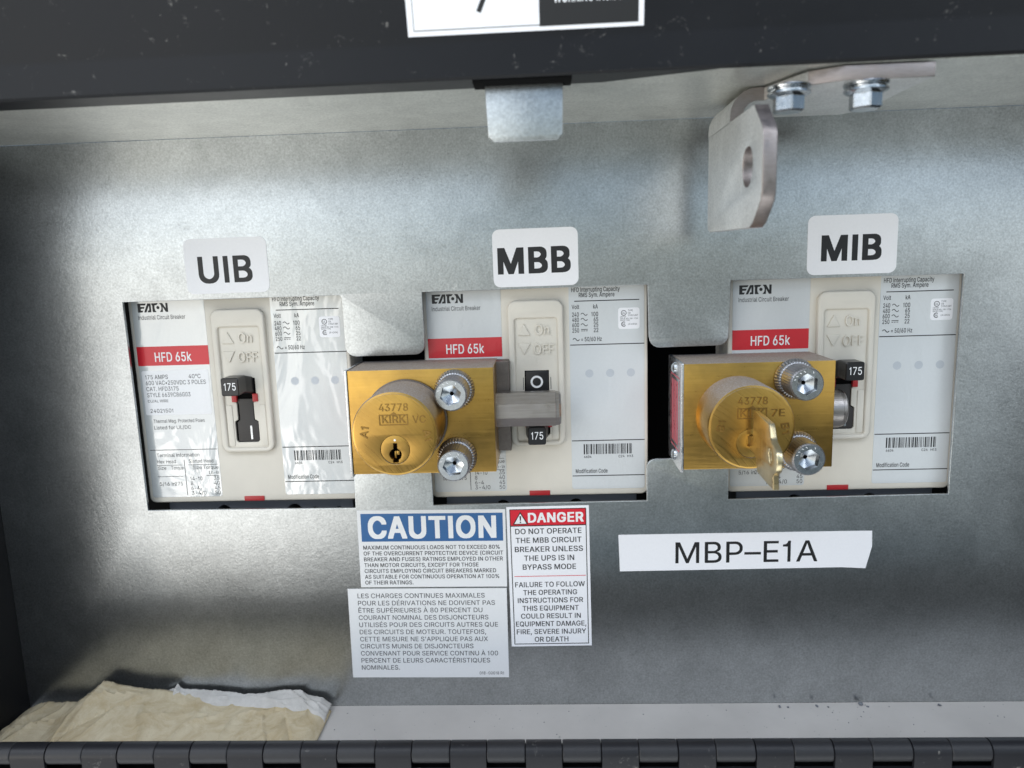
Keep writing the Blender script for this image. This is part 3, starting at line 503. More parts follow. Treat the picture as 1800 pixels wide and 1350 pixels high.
        103: (843, [[735, 749, 612, 752, 607, 637, 585, 669, 552, 702, 497, 742, 452, 757, 412, 757, 407, 762, 367, 762, 362, 757, 297, 752, 227, 717, 217, 717, 145, 649, 130, 619, 100, 579, 70, 489, 70, 439, 65, 434, 65, 319, 70, 314, 70, 264, 110, 159, 135, 129, 145, 109, 172, 82, 217, 47, 272, 22, 302, 12, 337, 12, 342, 7, 372, 7, 387, 2, 392, 7, 442, 7, 502, 27, 557, 67, 575, 84, 590, 109, 602, 122, 605, 119, 605, -51, 600, -56, 600, -71, 590, -86, 585, -106, 542, -148, 492, -173, 477, -178, 442, -178, 437, -183, 352, -183, 307, -168, 247, -128, 207, -78, 187, -78, 97, -128, 95, -146, 115, -176, 157, -223, 177, -233, 207, -258, 217, -258, 252, -278, 322, -293, 327, -298, 397, -298, 412, -303, 417, -298, 507, -293, 527, -283, 577, -273, 587, -263, 622, -248, 695, -181, 730, -101, 730, -66, 735, -61], [590, 504, 590, 489, 605, 449, 605, 399, 610, 394, 605, 304, 595, 284, 595, 269, 585, 239, 560, 199, 512, 152, 457, 127, 427, 127, 422, 122, 347, 127, 322, 142, 292, 152, 235, 214, 215, 254, 210, 284, 200, 304, 200, 344, 195, 349, 200, 449, 205, 454, 215, 504, 240, 554, 297, 612, 347, 637, 427, 642, 432, 637, 462, 637, 512, 612, 555, 569]]),
        104: (813, [[681, 625, 641, 685, 588, 728, 528, 753, 463, 758, 458, 763, 403, 758, 398, 753, 368, 753, 293, 718, 236, 655, 228, 638, 226, 1000, 96, 1000, 98, -7, 226, -5, 226, 440, 231, 445, 236, 505, 251, 550, 303, 608, 338, 628, 368, 638, 398, 638, 403, 643, 483, 628, 536, 590, 566, 535, 571, 485, 576, 480, 576, -5, 706, -5, 706, 515, 701, 520, 701, 565]]),
        105: (335, [[229, 750, 99, 750, 101, -7, 229, -5], [249, 985, 239, 1000, 206, 1028, 191, 1033, 136, 1033, 101, 1013, 84, 990, 79, 980, 79, 960, 74, 955, 79, 920, 101, 888, 136, 868, 196, 868, 221, 883, 249, 915, 249, 935, 254, 940]]),
        106: (335, [[229, 749, 99, 749, 99, -66, 94, -71, 94, -101, 79, -131, 61, -148, 46, -158, -26, -166, -24, -288, 86, -278, 101, -268, 136, -258, 184, -216, 209, -176, 224, -131, 224, -91, 229, -86], [249, 984, 221, 1017, 196, 1032, 176, 1032, 171, 1037, 131, 1032, 94, 1004, 79, 979, 79, 919, 99, 889, 126, 872, 141, 867, 191, 867, 226, 887, 249, 914, 249, 934, 254, 939]]),
        107: (755, [[711, 750, 558, 753, 356, 550, 356, 545, 233, 423, 228, 423, 226, 1000, 96, 1000, 98, -7, 226, -5, 226, 265, 298, 338, 316, 325, 331, 300, 371, 255, 386, 230, 426, 185, 441, 160, 501, 90, 573, -7, 736, -5, 736, 5, 716, 35, 636, 130, 621, 155, 541, 250, 526, 275, 406, 425, 671, 695, 671, 700, 711, 740]]),
        108: (379, [[226, 1000, 96, 1000, 96, 160, 101, 155, 101, 130, 106, 125, 106, 95, 136, 40, 148, 28, 203, -2, 233, -2, 238, -7, 278, -12, 283, -7, 333, -7, 338, -2, 358, -2, 361, 15, 356, 20, 356, 40, 351, 45, 341, 110, 273, 108, 258, 113, 241, 130, 231, 155, 231, 195, 226, 200]]),
        109: (1206, [[1071, 650, 1028, 703, 968, 743, 958, 743, 928, 758, 898, 758, 893, 763, 813, 763, 808, 758, 788, 758, 768, 748, 753, 748, 698, 718, 651, 670, 626, 635, 623, 623, 611, 660, 571, 715, 553, 723, 513, 753, 463, 758, 458, 763, 393, 763, 388, 758, 368, 758, 338, 748, 293, 723, 251, 680, 228, 643, 223, 753, 98, 753, 96, -5, 226, -5, 226, 460, 231, 465, 231, 505, 236, 510, 236, 525, 256, 570, 276, 595, 318, 628, 328, 628, 358, 643, 413, 643, 418, 638, 443, 638, 483, 613, 506, 590, 526, 560, 531, 515, 536, 510, 536, -5, 663, -7, 666, 515, 671, 520, 671, 535, 681, 550, 686, 570, 701, 590, 738, 623, 793, 643, 848, 643, 853, 638, 873, 638, 923, 613, 961, 560, 966, 500, 971, 495, 971, -5, 1098, -7, 1101, 520, 1096, 525, 1096, 570, 1091, 575, 1091, 595, 1081, 610]]),
        110: (812, [[691, 595, 681, 610, 676, 635, 628, 698, 588, 728, 528, 753, 438, 763, 433, 758, 403, 758, 398, 753, 368, 753, 353, 748, 293, 718, 236, 655, 228, 638, 223, 753, 96, 750, 98, -7, 226, -5, 226, 440, 231, 445, 236, 505, 251, 550, 303, 608, 338, 628, 368, 638, 398, 638, 403, 643, 483, 628, 536, 590, 566, 535, 571, 485, 576, 480, 576, -5, 706, -5, 706, 515, 701, 520, 701, 565]]),
        111: (823, [[725, 544, 705, 589, 665, 649, 642, 672, 587, 717, 577, 717, 507, 752, 427, 757, 422, 762, 312, 752, 222, 712, 155, 654, 105, 579, 70, 474, 70, 429, 65, 424, 65, 379, 60, 364, 65, 359, 65, 314, 70, 309, 75, 244, 85, 229, 105, 159, 155, 84, 217, 32, 277, 2, 322, -13, 397, -18, 402, -23, 512, -8, 552, 12, 562, 12, 612, 42, 665, 89, 705, 149, 745, 254, 755, 389, 750, 394, 745, 484], [600, 504, 610, 454, 620, 434, 620, 374, 625, 369, 620, 359, 620, 304, 605, 264, 600, 234, 570, 179, 522, 132, 457, 102, 427, 102, 422, 97, 362, 102, 357, 107, 342, 107, 292, 132, 245, 184, 220, 229, 210, 259, 210, 274, 205, 279, 205, 294, 200, 299, 200, 334, 195, 339, 200, 439, 205, 444, 215, 499, 250, 564, 292, 607, 347, 637, 382, 637, 387, 642, 467, 637, 517, 612, 570, 559]]),
        112: (841, [[736, 574, 691, 649, 653, 687, 648, 687, 618, 717, 598, 722, 538, 752, 508, 752, 503, 757, 473, 757, 468, 762, 428, 762, 423, 757, 383, 757, 338, 742, 283, 702, 256, 674, 228, 637, 223, 752, 96, 749, 98, -288, 226, -286, 228, 107, 251, 74, 313, 17, 343, -3, 373, -13, 388, -13, 393, -18, 493, -18, 498, -13, 548, -8, 583, 12, 593, 12, 623, 27, 686, 84, 736, 169, 761, 244, 761, 264, 766, 269, 766, 319, 771, 324, 766, 469, 761, 474, 761, 494, 751, 514, 751, 529], [621, 499, 626, 464, 636, 444, 636, 394, 641, 389, 636, 299, 626, 279, 616, 229, 601, 209, 586, 174, 543, 132, 478, 102, 448, 102, 443, 97, 388, 102, 323, 132, 281, 174, 276, 189, 266, 199, 251, 229, 241, 279, 231, 299, 231, 349, 226, 354, 231, 444, 241, 464, 251, 514, 276, 559, 328, 612, 353, 622, 373, 637, 403, 637, 408, 642, 488, 637, 538, 612, 591, 559]]),
        113: (841, [[735, 749, 612, 752, 607, 637, 557, 697, 497, 742, 452, 757, 412, 757, 407, 762, 367, 762, 362, 757, 332, 757, 327, 752, 297, 752, 282, 747, 237, 722, 217, 717, 145, 649, 100, 574, 70, 484, 70, 434, 65, 429, 65, 314, 70, 309, 70, 259, 80, 239, 80, 224, 100, 164, 140, 104, 145, 89, 212, 27, 307, -13, 337, -13, 342, -18, 442, -18, 502, 2, 547, 37, 580, 69, 595, 94, 602, 102, 605, 99, 607, -288, 735, -286], [585, 514, 600, 444, 605, 439, 605, 379, 610, 374, 605, 364, 605, 304, 600, 299, 585, 229, 555, 174, 512, 132, 447, 102, 417, 102, 412, 97, 357, 102, 352, 107, 337, 107, 327, 117, 292, 132, 245, 179, 215, 239, 210, 274, 200, 294, 200, 334, 195, 339, 200, 449, 210, 469, 215, 504, 245, 559, 287, 607, 347, 637, 427, 642, 432, 637, 457, 637, 507, 612, 560, 559, 570, 534]]),
        114: (516, [[486, 755, 463, 763, 408, 763, 403, 758, 368, 758, 323, 743, 293, 728, 246, 680, 228, 648, 223, 753, 96, 750, 98, -7, 226, -5, 226, 460, 231, 465, 231, 500, 251, 550, 293, 598, 338, 623, 368, 633, 463, 633, 468, 628, 483, 628]]),
        115: (724, [[643, 579, 633, 594, 623, 629, 585, 682, 535, 722, 495, 742, 480, 742, 445, 757, 395, 757, 390, 762, 290, 757, 215, 732, 205, 722, 165, 702, 123, 659, 93, 594, 88, 519, 93, 514, 98, 464, 133, 409, 205, 357, 230, 352, 245, 342, 290, 327, 410, 302, 475, 277, 498, 259, 513, 239, 518, 229, 518, 209, 523, 204, 508, 159, 475, 127, 435, 107, 395, 102, 390, 97, 325, 97, 320, 102, 295, 102, 250, 122, 213, 159, 190, 212, 160, 212, 155, 207, 135, 207, 130, 202, 110, 202, 105, 197, 70, 192, 68, 164, 83, 119, 103, 94, 108, 79, 145, 42, 215, 2, 245, -8, 260, -8, 265, -13, 285, -13, 290, -18, 420, -18, 425, -13, 470, -8, 535, 17, 575, 42, 618, 84, 648, 139, 653, 194, 658, 199, 653, 244, 648, 249, 648, 274, 618, 329, 595, 352, 535, 392, 460, 417, 340, 442, 265, 472, 250, 482, 228, 509, 223, 519, 223, 539, 218, 544, 223, 549, 228, 584, 265, 622, 275, 622, 310, 642, 335, 642, 340, 647, 395, 647, 400, 642, 425, 642, 445, 632, 455, 622, 470, 617, 493, 594, 508, 574, 520, 542, 550, 542, 595, 557, 635, 562, 643, 569]]),
        116: (454, [[406, 747, 251, 752, 248, 930, 123, 930, 121, 752, 6, 747, 8, 640, 121, 637, 121, 182, 126, 177, 126, 147, 131, 142, 136, 97, 178, 35, 218, 10, 253, -5, 288, -5, 293, -10, 323, -10, 338, -15, 343, -10, 393, -10, 398, -5, 421, -3, 421, 32, 416, 37, 416, 57, 406, 82, 406, 102, 398, 110, 378, 110, 373, 105, 313, 105, 278, 120, 256, 157, 256, 192, 251, 197, 251, 637, 403, 640]]),
        117: (813, [[706, 750, 576, 750, 576, 270, 571, 265, 571, 240, 551, 190, 508, 143, 488, 128, 468, 123, 453, 113, 438, 108, 403, 108, 398, 103, 388, 108, 363, 108, 358, 113, 333, 113, 278, 148, 256, 180, 236, 225, 231, 285, 226, 290, 226, 750, 96, 750, 96, 270, 101, 265, 106, 175, 116, 160, 136, 100, 151, 85, 161, 65, 203, 28, 238, 8, 263, 3, 278, -7, 303, -7, 308, -12, 348, -12, 363, -17, 368, -12, 398, -12, 403, -7, 433, -7, 483, 18, 503, 23, 571, 90, 578, 113, 583, -7, 706, -5]]),
        118: (772, [[737, 750, 592, 750, 537, 585, 527, 570, 517, 530, 507, 515, 492, 460, 482, 445, 472, 405, 462, 390, 452, 350, 442, 335, 384, 143, 367, 185, 367, 200, 342, 265, 342, 280, 327, 325, 317, 340, 302, 395, 292, 410, 282, 450, 272, 465, 257, 520, 247, 535, 237, 575, 227, 590, 212, 645, 202, 660, 172, 750, 32, 750, 37, 715, 57, 675, 77, 610, 97, 570, 117, 505, 137, 465, 142, 440, 162, 400, 167, 375, 177, 360, 182, 335, 202, 295, 207, 270, 227, 230, 232, 205, 242, 190, 247, 165, 267, 125, 272, 100, 282, 85, 287, 60, 297, 45, 314, -7, 452, -5, 477, 70, 487, 85, 492, 110, 527, 190, 532, 215, 542, 230, 557, 280, 592, 360, 597, 385, 607, 400, 622, 450, 642, 490, 662, 555, 682, 595, 702, 660, 722, 700]]),
        119: (1122, [[1077, 750, 937, 750, 937, 735, 917, 680, 912, 645, 902, 625, 902, 610, 892, 590, 892, 575, 882, 555, 872, 505, 862, 485, 862, 470, 852, 450, 842, 395, 832, 375, 832, 360, 827, 355, 827, 340, 822, 335, 802, 240, 792, 215, 787, 175, 779, 163, 772, 205, 767, 210, 767, 230, 757, 255, 757, 275, 747, 295, 747, 310, 742, 315, 717, 430, 707, 450, 702, 485, 692, 505, 687, 540, 677, 560, 677, 575, 662, 615, 662, 630, 647, 670, 632, 740, 624, 753, 494, 753, 487, 745, 487, 730, 467, 675, 467, 660, 452, 620, 447, 585, 437, 565, 422, 495, 412, 475, 407, 440, 397, 420, 377, 325, 357, 265, 357, 245, 347, 220, 347, 200, 342, 195, 334, 153, 322, 215, 317, 220, 317, 240, 312, 245, 297, 320, 292, 325, 292, 340, 282, 360, 282, 375, 267, 420, 267, 435, 237, 525, 232, 560, 222, 580, 222, 595, 212, 615, 207, 650, 197, 670, 197, 685, 187, 705, 187, 720, 177, 750, 44, 753, 42, 725, 92, 575, 92, 560, 142, 410, 142, 395, 192, 245, 192, 230, 207, 195, 207, 180, 242, 80, 242, 65, 257, 30, 262, 0, 269, -7, 397, -5, 407, 25, 407, 40, 417, 60, 417, 75, 427, 95, 427, 110, 437, 130, 437, 145, 447, 165, 447, 180, 457, 200, 457, 215, 467, 235, 467, 250, 477, 270, 492, 340, 502, 360, 502, 375, 512, 395, 517, 430, 527, 450, 552, 565, 559, 573, 572, 515, 577, 510, 577, 495, 592, 455, 592, 440, 597, 435, 597, 420, 602, 415, 602, 400, 612, 380, 617, 345, 627, 325, 627, 310, 637, 290, 637, 275, 667, 185, 677, 135, 687, 115, 687, 100, 697, 80, 697, 65, 707, 45, 717, -5, 844, -7, 852, 0, 867, 45, 867, 60, 882, 95, 882, 110, 917, 210, 917, 225, 932, 260, 932, 275, 967, 375, 967, 390, 982, 425, 982, 440, 1017, 540, 1017, 555, 1032, 590, 1032, 605, 1047, 640, 1047, 655, 1067, 705, 1067, 720]]),
        120: (751, [[694, 750, 551, 753, 454, 610, 376, 473, 309, 580, 304, 595, 284, 620, 279, 635, 201, 753, 54, 750, 54, 735, 94, 675, 109, 660, 169, 565, 184, 550, 234, 470, 249, 455, 289, 395, 294, 375, 279, 360, 139, 150, 124, 135, 94, 85, 34, 5, 36, -7, 181, -7, 194, 5, 254, 95, 259, 110, 309, 180, 314, 195, 324, 205, 371, 288, 389, 265, 424, 200, 444, 175, 449, 160, 561, -7, 709, -5, 709, 5, 679, 50, 664, 65, 634, 115, 619, 130, 554, 230, 539, 245, 519, 280, 449, 375, 694, 735]]),
        121: (772, [[737, 750, 599, 753, 592, 745, 552, 625, 542, 610, 532, 570, 522, 555, 512, 515, 502, 500, 492, 460, 482, 445, 472, 405, 462, 390, 447, 335, 437, 320, 384, 143, 377, 150, 377, 165, 367, 185, 367, 200, 342, 265, 342, 280, 327, 325, 317, 340, 302, 395, 292, 410, 282, 450, 272, 465, 257, 520, 247, 535, 237, 575, 227, 590, 212, 645, 202, 660, 172, 750, 32, 750, 37, 715, 47, 700, 52, 675, 72, 635, 92, 570, 112, 530, 132, 465, 152, 425, 187, 320, 207, 280, 212, 255, 222, 240, 227, 215, 247, 175, 252, 150, 262, 135, 267, 110, 277, 95, 277, 85, 287, 70, 292, 45, 312, 0, 277, -105, 244, -147, 209, -167, 117, -165, 107, -190, 102, -225, 92, -245, 92, -260, 87, -265, 89, -277, 119, -287, 169, -287, 174, -292, 254, -282, 314, -252, 357, -210, 367, -185, 377, -175, 412, -110, 417, -85, 427, -70, 442, -20, 462, 20, 482, 85, 492, 100, 507, 150, 527, 190, 532, 215, 552, 255, 557, 280, 567, 295, 572, 320, 582, 335, 597, 385, 617, 425, 622, 450, 632, 465, 637, 490, 647, 505, 662, 555, 682, 595, 687, 620, 697, 635, 702, 660, 722, 700]]),
        122: (755, [[660, 750, 90, 750, 92, 628, 490, 625, 80, 100, 75, 90, 77, -7, 670, -5, 667, 118, 260, 120, 660, 645]]),
        48: (898, [[762, 782, 712, 882, 639, 960, 564, 995, 554, 1005, 529, 1005, 524, 1010, 494, 1010, 489, 1015, 439, 1020, 434, 1015, 339, 1005, 254, 960, 177, 877, 132, 787, 117, 717, 112, 712, 112, 697, 107, 692, 107, 677, 102, 672, 102, 657, 97, 652, 97, 582, 92, 577, 92, 507, 87, 502, 92, 487, 92, 417, 97, 412, 97, 347, 102, 342, 102, 327, 107, 322, 107, 307, 122, 262, 127, 222, 177, 122, 254, 40, 339, -5, 369, -5, 374, -10, 404, -10, 409, -15, 484, -15, 489, -10, 519, -10, 524, -5, 554, -5, 564, 5, 639, 40, 712, 117, 762, 217, 772, 272, 777, 277, 777, 292, 792, 337, 792, 382, 797, 387, 797, 452, 802, 457, 797, 607, 792, 612, 792, 657, 782, 682, 782, 702, 777, 707], [642, 722, 647, 687, 652, 682, 652, 662, 657, 657, 657, 637, 662, 632, 662, 612, 667, 607, 672, 477, 667, 472, 667, 392, 662, 387, 647, 292, 617, 227, 617, 217, 559, 145, 509, 115, 474, 110, 469, 105, 424, 105, 419, 110, 379, 115, 324, 150, 277, 212, 277, 222, 247, 287, 247, 302, 237, 327, 237, 347, 232, 352, 232, 372, 227, 377, 227, 432, 222, 437, 222, 562, 227, 567, 227, 622, 232, 627, 242, 697, 262, 742, 262, 752, 272, 767, 272, 777, 317, 842, 369, 880, 389, 890, 414, 890, 419, 895, 469, 895, 474, 890, 499, 890, 559, 855, 612, 792, 632, 747, 632, 737]]),
        49: (627, [[413, 1000, 305, 1003, 293, 965, 283, 950, 273, 910, 245, 878, 195, 838, 115, 828, 110, 823, 90, 823, 83, 815, 85, 723, 283, 720, 285, -7, 413, -5]]),
        50: (898, [[739, 830, 709, 890, 656, 948, 636, 958, 621, 973, 541, 1008, 476, 1013, 471, 1018, 366, 1013, 276, 983, 261, 968, 221, 943, 164, 875, 159, 855, 134, 805, 129, 735, 124, 730, 126, 708, 251, 708, 259, 720, 259, 760, 264, 775, 274, 790, 279, 810, 306, 848, 346, 878, 371, 883, 386, 893, 461, 898, 466, 893, 491, 893, 536, 878, 551, 863, 571, 853, 604, 815, 604, 805, 619, 775, 619, 755, 624, 750, 624, 705, 619, 700, 619, 680, 604, 640, 539, 545, 119, 95, 121, -7, 769, -5, 766, 118, 309, 120, 539, 355, 569, 395, 669, 505, 709, 565, 734, 615, 744, 645, 744, 660, 749, 665, 749, 695, 754, 700, 754, 755, 749, 760, 749, 795, 744, 800]]),
        51: (898, [[739, 1002, 134, 1002, 136, 885, 559, 882, 309, 602, 304, 592, 304, 482, 441, 480, 446, 475, 476, 475, 536, 455, 581, 425, 619, 377, 639, 327, 639, 292, 644, 287, 639, 282, 634, 227, 614, 187, 571, 145, 541, 125, 496, 110, 476, 110, 471, 105, 391, 105, 386, 110, 366, 110, 361, 115, 331, 120, 291, 140, 249, 182, 244, 197, 234, 207, 224, 257, 216, 265, 86, 265, 84, 232, 89, 227, 94, 182, 129, 112, 191, 50, 241, 25, 251, 15, 296, 0, 311, 0, 331, -10, 366, -10, 371, -15, 486, -15, 491, -10, 531, -10, 606, 15, 676, 60, 739, 132, 739, 142, 769, 202, 774, 272, 779, 277, 774, 332, 769, 337, 769, 367, 739, 427, 739, 437, 681, 505, 606, 550, 576, 555, 536, 570, 454, 577, 489, 622, 739, 902]]),
        52: (898, [[616, 1000, 476, 1000, 471, 985, 416, 900, 406, 875, 351, 790, 341, 765, 286, 680, 276, 655, 236, 595, 226, 570, 171, 485, 161, 460, 106, 375, 96, 350, 71, 315, 73, 203, 548, 203, 553, -7, 681, -5, 683, 203, 816, 205, 813, 323, 681, 325, 681, 625, 551, 625, 548, 323, 221, 325, 296, 455, 306, 465, 316, 490, 356, 550, 366, 575, 421, 660, 431, 685, 486, 770, 496, 795, 551, 880, 561, 905, 616, 990]]),
        53: (898, [[725, 1002, 185, 1002, 180, 987, 180, 947, 175, 942, 175, 902, 170, 897, 170, 857, 165, 852, 165, 812, 160, 807, 160, 772, 155, 767, 155, 727, 150, 722, 150, 682, 145, 677, 145, 637, 140, 632, 140, 592, 135, 587, 135, 552, 130, 547, 130, 507, 125, 492, 207, 485, 212, 480, 262, 480, 292, 505, 337, 525, 417, 535, 422, 540, 477, 535, 537, 510, 590, 462, 610, 432, 630, 387, 635, 372, 635, 332, 640, 327, 635, 262, 615, 222, 615, 212, 595, 182, 537, 130, 462, 105, 402, 105, 397, 110, 382, 110, 352, 120, 317, 140, 270, 187, 255, 217, 250, 247, 242, 260, 117, 260, 115, 227, 120, 222, 125, 177, 155, 117, 212, 55, 272, 15, 297, 10, 342, -10, 372, -10, 377, -15, 482, -15, 487, -10, 527, -10, 612, 25, 667, 65, 720, 127, 740, 162, 750, 197, 765, 222, 770, 307, 775, 312, 775, 337, 770, 342, 770, 397, 760, 417, 760, 432, 750, 462, 725, 512, 700, 547, 647, 600, 577, 640, 562, 640, 527, 655, 492, 655, 487, 660, 407, 660, 402, 655, 382, 655, 377, 650, 342, 645, 317, 630, 307, 630, 282, 610, 270, 607, 302, 885, 722, 885]]),
        54: (898, [[638, 1002, 488, 1002, 208, 587, 148, 467, 143, 437, 128, 402, 123, 327, 118, 322, 123, 307, 123, 267, 128, 262, 128, 222, 138, 207, 138, 197, 148, 182, 163, 137, 203, 82, 245, 45, 280, 20, 290, 20, 355, -10, 390, -10, 395, -15, 435, -15, 450, -20, 455, -15, 490, -15, 495, -10, 535, -10, 550, 0, 610, 20, 688, 82, 728, 137, 748, 182, 748, 192, 758, 207, 758, 222, 763, 227, 763, 267, 768, 272, 763, 397, 733, 477, 718, 492, 693, 532, 625, 585, 550, 615, 515, 615, 510, 620, 435, 620, 430, 615, 380, 610, 370, 600, 368, 602, 503, 802, 518, 817, 548, 867, 563, 882, 603, 947, 618, 962, 638, 992], [633, 367, 638, 282, 633, 277, 633, 252, 623, 237, 613, 202, 565, 145, 540, 125, 530, 125, 495, 105, 460, 105, 455, 100, 395, 105, 360, 125, 350, 125, 298, 172, 268, 222, 258, 252, 258, 272, 253, 277, 253, 342, 258, 347, 258, 372, 268, 387, 273, 412, 298, 447, 325, 475, 345, 490, 390, 510, 410, 510, 415, 515, 470, 515, 475, 510, 500, 510, 525, 495, 545, 490, 588, 452, 598, 432, 613, 417, 623, 382]]),
        55: (898, [[775, 1000, 115, 1000, 117, 883, 630, 880, 185, 5, 187, -7, 330, -5, 775, 880]]),
        56: (898, [[745, 827, 715, 892, 667, 945, 597, 990, 537, 1010, 512, 1010, 507, 1015, 462, 1015, 457, 1020, 382, 1015, 377, 1010, 352, 1010, 292, 990, 227, 950, 175, 892, 145, 832, 140, 817, 140, 787, 135, 782, 135, 717, 140, 712, 145, 662, 175, 602, 227, 550, 257, 535, 267, 535, 285, 522, 267, 515, 252, 515, 207, 490, 145, 427, 115, 372, 105, 342, 105, 327, 100, 322, 100, 277, 95, 262, 100, 257, 100, 227, 105, 222, 105, 192, 110, 177, 140, 117, 192, 60, 262, 15, 292, 10, 342, -10, 382, -10, 387, -15, 502, -15, 507, -10, 547, -10, 597, 10, 627, 15, 677, 50, 692, 55, 750, 117, 785, 187, 785, 217, 790, 222, 790, 252, 795, 257, 790, 317, 785, 322, 780, 357, 760, 402, 740, 432, 682, 490, 637, 515, 622, 515, 605, 522, 612, 530, 622, 530, 662, 550, 710, 597, 745, 667, 750, 722, 755, 727, 755, 772, 750, 777], [645, 337, 650, 307, 655, 302, 655, 247, 650, 242, 650, 222, 630, 182, 577, 135, 562, 130, 552, 120, 537, 120, 502, 105, 387, 105, 352, 120, 337, 120, 297, 145, 255, 187, 255, 197, 235, 237, 235, 302, 240, 307, 245, 337, 260, 367, 307, 415, 337, 435, 382, 450, 397, 450, 402, 455, 487, 455, 492, 450, 507, 450, 552, 435, 582, 415, 630, 367], [620, 777, 620, 742, 625, 737, 620, 732, 620, 697, 605, 672, 605, 662, 557, 610, 497, 580, 422, 575, 417, 580, 392, 580, 352, 595, 310, 627, 290, 652, 270, 697, 270, 732, 265, 737, 270, 742, 270, 777, 290, 822, 322, 860, 352, 880, 397, 895, 457, 900, 462, 895, 492, 895, 537, 880, 580, 847, 600, 822]]),
        57: (898, [[753, 800, 743, 815, 738, 840, 708, 890, 693, 910, 635, 963, 615, 978, 605, 978, 555, 1003, 520, 1008, 515, 1013, 475, 1013, 470, 1018, 415, 1018, 410, 1013, 345, 1008, 320, 993, 275, 978, 215, 933, 158, 860, 158, 850, 128, 785, 128, 745, 123, 740, 123, 700, 118, 685, 123, 680, 123, 640, 128, 635, 128, 600, 133, 585, 143, 570, 148, 545, 163, 515, 193, 475, 260, 418, 305, 398, 315, 398, 330, 388, 440, 378, 445, 383, 495, 388, 515, 398, 523, 395, 488, 350, 458, 300, 443, 285, 413, 235, 398, 220, 368, 170, 353, 155, 323, 105, 308, 90, 278, 40, 253, 10, 255, -7, 395, -7, 408, 5, 448, 70, 463, 85, 683, 415, 738, 520, 748, 550, 748, 565, 763, 600, 768, 720, 763, 725, 763, 765, 758, 770], [623, 775, 633, 745, 633, 720, 638, 715, 633, 635, 623, 605, 588, 545, 540, 508, 490, 488, 450, 488, 445, 483, 435, 488, 395, 488, 360, 508, 350, 508, 330, 523, 283, 575, 268, 605, 258, 635, 258, 660, 253, 665, 253, 720, 258, 725, 258, 745, 278, 800, 293, 815, 303, 835, 345, 873, 365, 878, 390, 893, 410, 893, 415, 898, 475, 898, 480, 893, 500, 893, 525, 878, 545, 873, 570, 848, 575, 848, 608, 805]]),
        46: (376, [[280, 111, 260, 146, 237, 164, 212, 174, 162, 174, 137, 164, 117, 149, 105, 131, 90, 86, 95, 51, 115, 16, 137, -1, 182, -16, 217, -11, 252, 9, 275, 36, 280, 51]]),
        44: (376, [[272, 140, 127, 140, 117, 60, 112, 55, 112, 25, 107, 20, 107, -5, 102, -10, 102, -35, 97, -40, 97, -70, 92, -75, 92, -100, 87, -105, 87, -130, 82, -135, 82, -165, 77, -170, 77, -195, 72, -200, 72, -225, 67, -230, 69, -242, 172, -240, 182, -210, 182, -195, 187, -190, 187, -175, 197, -155, 202, -120, 212, -100, 217, -65, 237, -10, 242, 25, 252, 45, 257, 80, 267, 100]]),
        39: (412, [[271, 1004, 131, 1004, 136, 989, 136, 869, 141, 864, 141, 744, 146, 739, 148, 617, 256, 619, 256, 649, 261, 654, 261, 779, 266, 784]]),
        37: (1336, [[1165, 346, 1145, 376, 1117, 404, 1097, 419, 1037, 444, 997, 444, 992, 449, 977, 449, 972, 444, 932, 444, 872, 419, 847, 399, 805, 346, 785, 286, 785, 246, 780, 241, 785, 136, 805, 76, 825, 46, 872, 4, 902, -11, 932, -16, 937, -21, 1032, -21, 1077, -6, 1122, 24, 1160, 71, 1185, 141, 1185, 281, 1180, 286, 1180, 301], [1065, 1001, 942, 1004, 935, 996, 895, 931, 880, 916, 840, 851, 780, 771, 630, 546, 560, 451, 465, 306, 450, 291, 410, 226, 395, 211, 310, 81, 295, 66, 255, 6, 257, -6, 377, -6, 385, 1, 560, 261, 620, 341, 660, 406, 675, 421, 715, 486, 730, 501, 770, 566, 785, 581, 825, 646, 840, 661, 880, 726, 895, 741, 935, 806, 950, 821, 990, 886, 1050, 966, 1065, 991], [1065, 291, 1070, 251, 1075, 246, 1075, 176, 1070, 171, 1070, 146, 1060, 131, 1055, 111, 1017, 79, 977, 74, 972, 79, 952, 79, 942, 84, 915, 111, 910, 131, 900, 146, 900, 171, 895, 176, 895, 246, 900, 251, 900, 276, 910, 291, 915, 311, 932, 329, 957, 344, 992, 349, 997, 344, 1017, 344, 1027, 339, 1055, 311], [530, 906, 500, 956, 477, 979, 457, 994, 412, 1014, 392, 1014, 387, 1019, 302, 1019, 297, 1014, 277, 1014, 232, 994, 190, 956, 170, 926, 145, 861, 145, 821, 140, 816, 145, 711, 165, 651, 185, 621, 232, 579, 262, 564, 292, 559, 297, 554, 392, 554, 397, 559, 427, 564, 477, 594, 500, 616, 520, 646, 545, 716, 545, 856, 540, 861, 540, 876], [430, 851, 430, 826, 435, 821, 435, 751, 430, 746, 430, 721, 420, 706, 415, 686, 387, 659, 352, 654, 347, 649, 337, 654, 317, 654, 297, 664, 275, 686, 265, 706, 260, 746, 255, 751, 255, 821, 260, 826, 260, 851, 270, 866, 275, 886, 292, 904, 317, 919, 332, 919, 337, 924, 377, 919, 415, 886, 420, 866]]),
